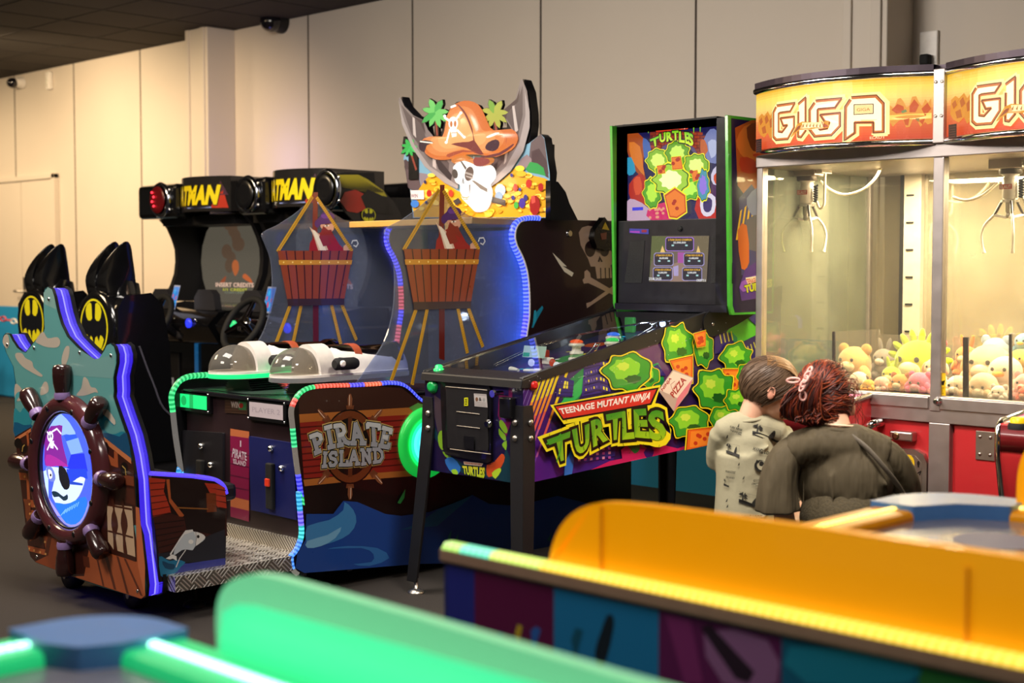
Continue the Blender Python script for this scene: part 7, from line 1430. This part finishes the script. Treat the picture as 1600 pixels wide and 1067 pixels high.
def frame(px, dep):
    f = (FH+RV*((px-800)/FL)).normalized(); r = V((f.y, -f.x, 0)); o = FH*dep+RV*((px-800)/FL*dep)
    return lambda a, b, c: V((0, 0, c))+o+r*a+f*b, r, f
def hand(name, par, P, wrist, dirv, side, mt, s=1.0, curl=.6):
    """palm, four unequal curled fingers and a thumb; dirv: pointing direction, side: towards the thumb"""
    d = V(dirv).normalized(); sd = (V(side)-d*V(side).dot(d)).normalized(); nn = d.cross(sd); w_ = V(wrist); m = MB()
    m.tube([w_, w_+d*.03*s, w_+d*.07*s], [.022*s, .030*s, .034*s], 12, sx=1.0)
    for k, (l, o) in enumerate(((.068, .027), (.076, .009), (.070, -.009), (.054, -.026))):
        b = w_+d*.07*s+sd*o*s; p = [b-d*.02*s]; v = d.copy(); q = b
        for j in range(3): p.append(q); v = (v+nn*curl*(.35+.1*j)).normalized(); q = q+v*l*s/2.4
        p.append(q); m.tube(p, [.0095*s, .0092*s, .0086*s, .008*s, .006*s], 8)
    b = w_+d*.025*s+sd*.026*s; v = (d*.7+sd*.7+nn*.3).normalized(); m.tube([b-v*.012*s, b+v*.02*s, b+v*.04*s+d*.008*s, b+v*.052*s+d*.02*s], [.012*s, .0115*s, .010*s, .007*s], 8)
    return m.build(name, mt, par, mods=RM(.004, 3))
# ---- woman crouching with her back to us
Wp, Wr, Wf = frame(1310, 4.6)
W = thing('person', 'woman with auburn pinned-up hair and olive dress, crouching before the red coin door', 'person', Wp(0, .05, 0))
b = MB()
hc = Wp(-.045, .08, .893)
b.ell(hc, (.080, .092, .108), 20, 14).ell(Wp(-.055, .13, .855), (.058, .07, .075), 16, 10)
b.tube([Wp(.0, .0, .74), Wp(-.008, .03, .80), Wp(-.03, .06, .86)], [.062, .052, .054], 14)
b.tube([Wp(-.13, .025, .70), Wp(-.06, .01, .735), Wp(.06, .01, .735), Wp(.14, .025, .70)], [.036, .050, .050, .036], 12)
b.ell(Wp(.02, .06, .62), (.15, .10, .15), 18, 12).ell(Wp(.05, .06, .44), (.155, .12, .16), 18, 12).ell(Wp(.05, .07, .28), (.19, .17, .14), 18, 12)
for s_ in (-1, 1):
    b.tube([Wp(.05+s_*.09, .1, .27), Wp(.05+s_*.14, .3, .36), Wp(.05+s_*.15, .47, .43)], [.105, .085, .062], 14)
    b.tube([Wp(.05+s_*.15, .47, .43), Wp(.05+s_*.13, .38, .25), Wp(.05+s_*.12, .30, .09)], [.060, .055, .036], 14)
    b.tube([Wp(.05+s_*.12, .27, .05), Wp(.05+s_*.12, .38, .04), Wp(.05+s_*.13, .47, .026)], [.036, .034, .024], 12)
LA = [Wp(-.16, .02, .71), Wp(-.185, -.01, .60), Wp(-.16, -.005, .47), Wp(-.14, .12, .44), Wp(-.10, .27, .50)]
RA = [Wp(.17, .02, .71), Wp(.205, .07, .60), Wp(.20, .13, .50), Wp(.14, .25, .50), Wp(.06, .33, .54)]
for P_ in (LA, RA): b.tube([tuple(p) for p in P_], [.036, .038, .034, .030, .024], 12)
# face: nose, chin, brow, ears (turned down and away to the left)
b.ell(Wp(-.075, .200, .845), (.012, .02, .018), 10, 8).ell(Wp(-.065, .165, .80), (.028, .03, .022), 10, 8)
body = b.build('body', SKIN, W, mods=RM(.009, 4))
ear = MB().ell(Wp(.044, .075, .860), (.012, .02, .033), 14, 10, rot=MX.Rotation(R(-12), 3, 'Y')).tube([Wp(.050, .075+.016*cos(q), .862+.028*sin(q)) for q in [R(-60+24*k) for k in range(13)]], .005, 6).build('ear', mat('ear_pink', '#d99a80', .5), body)
for x, z in ((-.10, .885), (-.045, .882)): MB().ell(Wp(x, .178, z), (.010, .006, .006), 10, 8).build('eye', mat('eye_dark', '#2a1c14', .2), body)
MB().ell(Wp(-.07, .186, .818), (.020, .006, .006), 10, 6).build('mouth', mat('lip_rose', '#b0605a', .4), body)
hand('hand', body, None, LA[-1], (Wf*.8+Wr*.3-ZU*.1), Wr, SKIN, .95); hand('hand', body, None, RA[-1], (Wf*.9-Wr*.3), -Wr, SKIN, .95)
# dress
d = MB()
d.tube([Wp(-.14, .02, .712), Wp(-.065, .0, .738), Wp(.06, .0, .742), Wp(.155, .02, .708)], [.062, .070, .070, .062], 14)
d.ell(Wp(.02, .05, .63), (.180, .125, .165), 22, 14).ell(Wp(.05, .055, .46), (.165, .14, .18), 22, 14).ell(Wp(.05, .07, .27), (.23, .21, .17), 22, 14)
for s_ in (-1, 1): d.tube([Wp(.05+s_*.09, .1, .27), Wp(.05+s_*.14, .3, .37), Wp(.05+s_*.15, .47, .44)], [.125, .105, .085], 14)
d.ell(Wp(.05, .25, .22), (.24, .26, .13), 20, 12)
for k in range(7): q = -.13+.042*k; d.tube([Wp(.03+q*1.0, -.073-.010*cos(q*7), .66-abs(q)*.12), Wp(.045+q*1.15, -.085+.1*q*q*4, .56-abs(q)*.25)], [.003, .006], 8)
dress = d.build('dress', OLIVE, W, mods=RM(.009, 5))
MB().ell(Wp(.052, .05, .49), (.174, .166, .150), 30, 18, rot=None).build('smocked_waist', SMOCK, dress, label='gathered elastic back panel')
def sleeve(pts, rad, nm, fl=.10):
    m = MB(); n = 26; P_ = [V(p) for p in pts]; rings = []
    for i, p in enumerate(P_):
        a = P_[max(0, i-1)]; c = P_[min(len(P_)-1, i+1)]; t_ = (c-a).normalized(); x = Wr-t_*Wr.dot(t_); x.normalize(); y = t_.cross(x); f = i/(len(P_)-1)
        rings += [p+x*(rad[i]*cos(2*pi*j/n)*(1+fl*f*cos(6*2*pi*j/n)))+y*(rad[i]*sin(2*pi*j/n)*(1+fl*f*cos(6*2*pi*j/n))) for j in range(n)]
    m.add(rings, [(i*n+j, i*n+(j+1) % n, (i+1)*n+(j+1) % n, (i+1)*n+j) for i in range(len(P_)-1) for j in range(n)], None, 0, True)
    return m.build(nm, OLIVE, dress, mods=(('SOLIDIFY', {'thickness': .004}), ('SUBSURF', {'levels': 1, 'render_levels': 1})))
sleeve([Wp(-.115, .02, .735), Wp(-.145, .015, .715), Wp(-.175, .0, .67), Wp(-.188, -.01, .61), Wp(-.190, -.015, .56), Wp(-.188, -.012, .515)], [.040, .056, .060, .062, .066, .072], 'sleeve')
sleeve([Wp(.125, .02, .735), Wp(.155, .02, .712), Wp(.185, .04, .67), Wp(.205, .07, .625), Wp(.212, .10, .58), Wp(.205, .13, .545)], [.040, .055, .058, .060, .064, .068], 'sleeve')
MB().tube(sm([tuple(Wp(-.075, .02, .785)), tuple(Wp(-.03, -.03, .79)), tuple(Wp(.03, -.035, .788)), tuple(Wp(.075, .0, .775))], 5), .010, 8).build('neckband', OLIVE, dress)
MB().tube(sm([tuple(Wp(-.065, .005, .81)), tuple(Wp(-.02, -.028, .808)), tuple(Wp(.03, -.032, .806)), tuple(Wp(.07, .0, .80))], 5), .004, 6).build('necklace_cord', mat('skin_light_cord', '#e0c0a0', .5), W)
MB().tube(sm([tuple(Wp(.03, -.04, .785)), tuple(Wp(.09, -.075, .745)), tuple(Wp(.15, -.085, .68)), tuple(Wp(.20, -.05, .61)), tuple(Wp(.235, .02, .53)), tuple(Wp(.24, .08, .44))], 6), .009, 8, sx=.5).build('bag_strap', mat('strap_taupe', '#5c5346', .6), W)
for s_ in (-1, 1): MB().tube([Wp(.05+s_*.12, .24, .030), Wp(.05+s_*.12, .36, .028), Wp(.05+s_*.13, .49, .022)], [.040, .042, .030], 14, sx=1.0).build('shoe', mat('white_sneaker', '#d8d0c4', .5), W, mods=RM(.008, 3))
# hair: cap, twisted bun, many strands swept towards the clip
h = MB(); rs = random.Random(21)
h.ell(hc+Wf*-.006+ZU*.006-Wr*.006, (.088, .096, .111), 26, 18).ell(Wp(-.098, .03, .870), (.050, .05, .055), 18, 12).ell(Wp(-.085, .02, .842), (.045, .04, .040), 18, 12).ell(Wp(-.05, .035, .87), (.05, .045, .05), 18, 12)
hair = h.build('hair', AUB, W, mods=RM(.009, 3))
st = MB(); AX = (.100, .105, .122)
def onhead(th, ph, k=1.0): return hc+Wr*(AX[0]*k*cos(th)*cos(ph))+(-Wf)*(AX[1]*k*sin(th)*cos(ph))+ZU*(AX[2]*k*sin(ph))
clipp = Wp(-.105, -.05, .945)
for i in range(560):
    th = rs.uniform(R(-15), R(195)); ph = rs.uniform(R(-38), R(85)); a = onhead(th, ph)
    tgt = Wp(-.10+rs.uniform(-.035, .045), -.048+rs.uniform(-.01, .012), rs.uniform(.81, .945))
    pts = []
    for k in range(6):
        f = k/5; p = a.lerp(tgt, f); v = p-hc; e = math.sqrt((v.dot(Wr)/AX[0])**2+(v.dot(Wf)/AX[1])**2+(v.z/AX[2])**2)
        if e < 1: p = hc+v/e*(1.0+rs.uniform(-.01, .03)) if f < .75 else p
        pts.append(tuple(p))
    st.tube(sm(pts, 2), [.0008]+[rs.uniform(.0012, .0026)]*(len(sm(pts, 2))-2)+[.0008], 5, mi=i % 3)
for i in range(420):                                    # the loose twisted bun
    g_ = lambda m: max(-2*m, min(2*m, rs.gauss(0, m))); lat = g_(.028); dp = rs.uniform(0, .03)
    pts = sm([tuple(Wp(-.075+lat*.5, -.055+dp, .945+g_(.008))), tuple(Wp(-.110+lat*1.0, -.060+dp, .895+g_(.01))), tuple(Wp(-.112+lat*1.25, -.050+dp, .850+g_(.012))), tuple(Wp(-.080+lat*1.4, -.02+dp, .812+abs(lat)*.4+g_(.008))), tuple(Wp(-.035+lat*1.1, .02, .812+g_(.008)))], 3); st.tube(pts, [.001]+[rs.uniform(.0014, .003)]*(len(pts)-2)+[.001], 5, mi=i % 3)
for i in range(26):                                    # flyaway wisps
    th = rs.uniform(R(-25), R(40)); ph = rs.uniform(R(-30), R(75)); a = onhead(th, ph); out = (a-hc).normalized()
    pts = [tuple(a), tuple(a+out*.016+ZU*-.012), tuple(a+out*.024+Wr*rs.uniform(-.01, .02)-ZU*rs.uniform(.02, .055)), tuple(a+out*.018+Wr*rs.uniform(-.015, .02)-ZU*rs.uniform(.05, .10))]; st.tube(sm(pts, 3), .0009, 4)
so = st.build('hair_strands', [AUB, mat('auburn_hair_dark', '#35110b', .55, var=.4, scale=25), mat('auburn_hair_light', '#8a3c1e', .45, var=.3, scale=25)], hair); so['kind'] = 'stuff'
# pink chain-shaped claw clip
PK = mat('pink_clip', '#d8a096', .35); cl = MB()
def link(c, ux, uy, rx, ry, r=.0042): cl.tube([c+ux*(rx*cos(2*pi*k/14))+uy*(ry*sin(2*pi*k/14)) for k in range(14)], r, 7, closed=True)
A0, B0 = Wp(-.085, -.075, .995), Wp(-.115, -.09, .925)
for k in range(5):
    f = (k+.5)/5; c = A0.lerp(B0, f)+(-Wf)*.012*sin(pi*f); e = (B0-A0).normalized(); link(c, e, (Wr if k % 2 else (-Wf*.7+Wr*.7)), .012, .0085)
link(Wp(-.14, -.08, .955), Wr, (ZU*.6+Wr*.2), .020, .013); link(Wp(-.108, -.085, .905), ZU, Wr, .014, .009)
cl.build('hair_clip', PK, W, label='pink chain-shaped claw clip')
# ---- little boy standing, head bent against hers
Bp, Br, Bf = frame(1180, 5.0)
B = thing('person', 'little boy with short brown hair in a printed sage t-shirt beside the woman', 'person', Bp(0, 0, 0))
fd = (Br*.95+Bf*.20-ZU*.28).normalized(); sdv = ZU.cross(fd).normalized(); upv = fd.cross(sdv) if fd.cross(sdv).z > 0 else -fd.cross(sdv)
hB = Bp(.058, .02, .893); H = lambda f, s, u: hB+fd*f+sdv*s+upv*u
rotH = MX((fd, sdv, upv)).transposed()
m = MB()
m.ell(H(-.012, 0, .012), (.098, .078, .090), 22, 16, rot=rotH).ell(H(.035, 0, -.045), (.058, .056, .062), 18, 12, rot=rotH)
m.ell(H(.088, 0, -.035), (.012, .009, .010), 10, 8).ell(H(.080, 0, -.082), (.020, .022, .016), 12, 8).ell(H(.086, 0, -.060), (.012, .018, .008), 12, 8).ell(H(.06, .034, -.05), (.028, .022, .026), 12, 8).ell(H(.06, -.034, -.05), (.028, .022, .026), 12, 8)
m.tube([Bp(-.03, 0, .74), Bp(-.015, .0, .79), H(-.035, 0, -.06)], [.048, .042, .046], 14)
m.tube([Bp(-.115, -.01, .735), Bp(-.03, 0, .755), Bp(.09, .03, .735)], [.035, .045, .035], 12)
m.ell(Bp(-.03, .01, .60), (.092, .075, .15), 18, 12).ell(Bp(-.03, .01, .46), (.088, .078, .10), 18, 12)
LB = [Bp(-.115, .0, .73), Bp(-.125, .06, .62), Bp(-.10, .13, .54), Bp(-.02, .22, .53)]; RB = [Bp(.09, .03, .73), Bp(.115, .09, .65), Bp(.12, .17, .60), Bp(.12, .27, .60)]
for P_ in (LB, RB): m.tube([tuple(p) for p in P_], [.032, .030, .025, .019], 12)
for s_ in (-1, 1): m.tube([Bp(-.03+s_*.045, .01, .42), Bp(-.03+s_*.05, .03, .24), Bp(-.03+s_*.05, .01, .07)], [.055, .042, .028], 12)
bod = m.build('body', SKIN, B, mods=RM(.008, 3))
nearside = -1 if (sdv.dot(FH) > 0) else 1
for s_ in (-1, 1):
    e = MB().ell(H(-.012, s_*.080, -.018), (.014, .006, .022), 14, 10, rot=rotH); e.tube([H(-.014+.012*cos(q), s_*.085, -.016+.019*sin(q)) for q in [R(-20+20*k) for k in range(11)]], .003, 6); e.build('ear', mat('ear_pink', '#d99a80', .5), bod)
    MB().ell(H(.080, s_*.030, -.012), (.006, .010, .006), 10, 8).build('eye', mat('eye_dark', '#2a1c14', .2), bod); MB().tube([H(.082, s_*.018, .008), H(.080, s_*.032, .011), H(.072, s_*.045, .006)], .0025, 6).build('eyebrow', BROWN, bod)
MB().tube([H(.094, -.014, -.062), H(.098, 0, -.061), H(.094, .014, -.062)], .003, 6).build('mouth', mat('lip_rose', '#b0605a', .4), bod)
hand('hand', bod, None, LB[-1], (Bf*.8+Br*.5), Br, SKIN, .62); hand('hand', bod, None, RB[-1], (Bf*.9+Br*.1), -Br, SKIN, .62)
hr = MB(); n1, n2 = 30, 16; vs = []
for i in range(n2+1):                                  # hair cap: lower at the back, clear of the face and ears
    for j in range(n1):
        q = 2*pi*j/n1; low = -58+68*max(0, cos(q))**1.0 if cos(q) > 0 else -58-0*cos(q); low = low if abs(sin(q)) < .35 or cos(q) < .1 else low
        ph = R(90-(90-low)*i/n2); k = 1.09 if i < n2 else 1.02; vs.append(H(-.012, 0, .012)+fd*(.098*k*cos(ph)*cos(q))+sdv*(.078*k*1.02*cos(ph)*sin(q))+upv*(.090*k*sin(ph)))
hr.add(vs, [(i*n1+j, i*n1+(j+1) % n1, (i+1)*n1+(j+1) % n1, (i+1)*n1+j) for i in range(n2) for j in range(n1)], None, 0, True)
hairB = hr.build('hair', BROWN, B)
hs = MB()
for i in range(420):
    q = rs.uniform(0, 2*pi); low = -52 if cos(q) < 0 else -52+75*cos(q); ph0 = rs.uniform(low, 88); k = 1.095; pts = []
    for j in range(4):
        ph = R(ph0-j*7); qq = q*(1-.02*j); pts.append(tuple(H(-.012, 0, .012)+fd*(.098*(k+.004*j)*cos(ph)*cos(qq))+sdv*(.080*(k+.004*j)*cos(ph)*sin(qq))+upv*(.090*(k+.004*j)*sin(ph))))
    hs.tube(pts, [.0006, .0014, .0014, .0005], 4, col=None)
for i in range(240):                                   # fringe combed forward; claw machine light put into its paler brown
    s_ = rs.uniform(-.062, .062); pts = [tuple(H(f, s_*(1+.3*f), .014+(z_-.012)*math.sqrt(1-(s_/.084)**2)+rs.uniform(-.002, .002))) for f, z_ in ((-.05, .101), (-.01, .109), (.035, .103), (.070, .074), (.090, .040+rs.uniform(-.012, .01)))]; hs.tube(sm(pts, 2), [.0008]+[.0016]*7+[.0006], 4, mi=1)
ho = hs.build('hair_strands', [BROWN, mat('lit_fringe', '#86623c', .45, var=.3, scale=60)], hairB); ho['kind'] = 'stuff'
sh_ = MB()
sh_.tube([Bp(-.135, -.006, .718), Bp(-.115, -.006, .732), Bp(-.07, 0, .748), Bp(-.03, 0, .752), Bp(.03, .01, .748), Bp(.09, .03, .732), Bp(.112, .035, .718)], [.022, .045, .056, .060, .056, .044, .022], 16).ell(Bp(-.03, .005, .70), (.10, .075, .07), 18, 12)
sh_.ell(Bp(-.028, .012, .63), (.112, .092, .15), 20, 14).tube([Bp(-.03, .012, .66), Bp(-.03, .012, .55), Bp(-.033, .012, .45), Bp(-.035, .012, .37)], [.105, .104, .106, .112], 22)
sh_.tube([Bp(-.112, .0, .73), Bp(-.124, .05, .65), Bp(-.122, .08, .61)], [.046, .048, .050], 14).tube([Bp(.092, .03, .73), Bp(.112, .075, .67), Bp(.122, .12, .63)], [.046, .048, .050], 14)
for k in range(5): z_ = .70-.06*k; sh_.tube([Bp(.06, -.07, z_), Bp(-.02, -.085, z_-.05), Bp(-.10, -.06, z_-.13)], [.004, .010, .004], 6)
shirt = sh_.build('tshirt', SHIRT, B, mods=RM(.007, 4))
MB().tube([Bp(-.02, .0, .778)+Br*(.052*cos(q))+Bf*(.050*sin(q))+ZU*(.006*cos(q)) for q in [2*pi*k/24 for k in range(24)]], .006, 8, closed=True).build('collar', SHIRT, shirt)
MB().tube([Bp(-.033, .012, .42), Bp(-.033, .012, .36)], [.10, .105], 18).tube([Bp(-.078, .012, .38), Bp(-.085, .015, .24)], [.064, .068], 14).tube([Bp(.012, .012, .38), Bp(.020, .015, .24)], [.064, .068], 14).build('shorts', mat('dark_shorts', '#2a2d38', .8), B, mods=RM(.009, 3))
for s_ in (-1, 1): MB().tube([Bp(-.03+s_*.05, -.03, .032), Bp(-.03+s_*.052, .04, .032), Bp(-.03+s_*.055, .10, .024)], [.030, .033, .024], 12).build('shoe', mat('boy_sneaker', '#c8c4bc', .5), B, mods=RM(.007, 2))
# prints on the shirt, laid onto its real surface
bpy.context.view_layer.update(); dg = bpy.context.evaluated_depsgraph_get(); ev = shirt.evaluated_get(dg); me = ev.to_mesh()
bv = BVHTree.FromPolygons([shirt.matrix_world @ v.co for v in me.vertices], [list(p.vertices) for p in me.polygons]); ev.to_mesh_clear()
class OnShirt:
    sg, ax = -1, 1
    def px(s, pts): return pts
    def p3(s, u, v, d=0):
        r = ray(u, v).normalized(); loc, nr, i, ds = bv.ray_cast(V((0, 0, HC)), r)
        if loc is None: loc, nr, i, ds = bv.find_nearest(V((0, 0, HC))+r*5.0)
        return loc+(nr if nr.dot(r) < 0 else -nr)*(d+.004)
A = Art(OnShirt(), .0005, .0004); ink = '#17150f'; k6 = K(1120, 640, 5.617)
def sp(t, c=ink): A.px(dens(k6(t), 3), c)
def palmset(ox, oy, s, w_=1.0, board=True):
    g = lambda x, y: (1120+(ox+x*s*w_)/5.617, 640+(oy+y*s+x*s*.28*w_)/5.617)
    A.px(dens([g(0, 58), g(60, 60), g(150, 70), g(240, 74), g(240, 98), g(0, 92)], 3), ink); A.px([g(30, 68), g(40, 18), g(50, 18), g(48, 68)], ink)
    for a in (-150, -110, -60, -25, 15, 55): q = R(a); A.px([g(44, 18), g(44+30*cos(q)-14*sin(q), 18+28*sin(q)-10), g(44+54*cos(q), 18+34*sin(q)+14), g(44+26*cos(q)+12*sin(q), 18+22*sin(q)+12)], ink)
    if board: A.px(sm([g(132, 76), g(160, 28), g(192, -2), g(196, 32), g(170, 78)], 2, True), ink)
    for p, q in ((g(0, -10), g(240, -14)), (g(240, -14), g(240, 90))): A.line([p, ((p[0]+q[0])/2, (p[1]+q[1])/2), q], .35, '#6a6450', px=False)
palmset(312, 130, 1.0); palmset(88, 300, .95, .5); palmset(195, 725, .95, .85); palmset(70, 610, .6, .3, False)
def words(t, q, off=.02): A.text(t, k6(q), ink, off=off, px=False)
words('HANG LOOSE', '315,355 495,415 500,385 325,325', .02); words('SURF RIDER', '115,155 225,190 228,170 120,140'); words('THE ENDLESS', '118,185 222,215 224,202 120,172'); words('SUMMER', '170,215 220,230 220,218 172,203')
words('PARADISE', '85,550 165,560 170,540 88,530'); words('ISLAND', '90,600 160,608 162,590 92,580'); words('GOOD VIBES', '315,630 400,632 405,610 320,608'); words('ONLY HERE', '300,658 398,655 400,638 305,640'); words('SUMMER', '335,672 385,670 385,660 338,660'); words('HANG LOOSE', '220,960 395,970 398,925 222,918', .02)
A.px(circ(1120+375/5.617, 640+490/5.617, 9, 9, 16), ink); A.up(); A.px(circ(1120+385/5.617, 640+487/5.617, 6.5, 7, 14), '#a39c80'); A.up(); sp('420,450 440,425 490,435 485,460 460,500 440,520 430,480'); sp('335,460 345,435 360,450 375,440 365,465 350,470 345,520 338,520')
for x, y in ((190, 135), (90, 225), (195, 470), (235, 590), (95, 790), (100, 840)): sp('%d,%d %d,%d %d,%d %d,%d' % (x, y, x+10, y-12, x+6, y+14, x-8, y+20))
A.build('tshirt_print', MATTE, shirt)
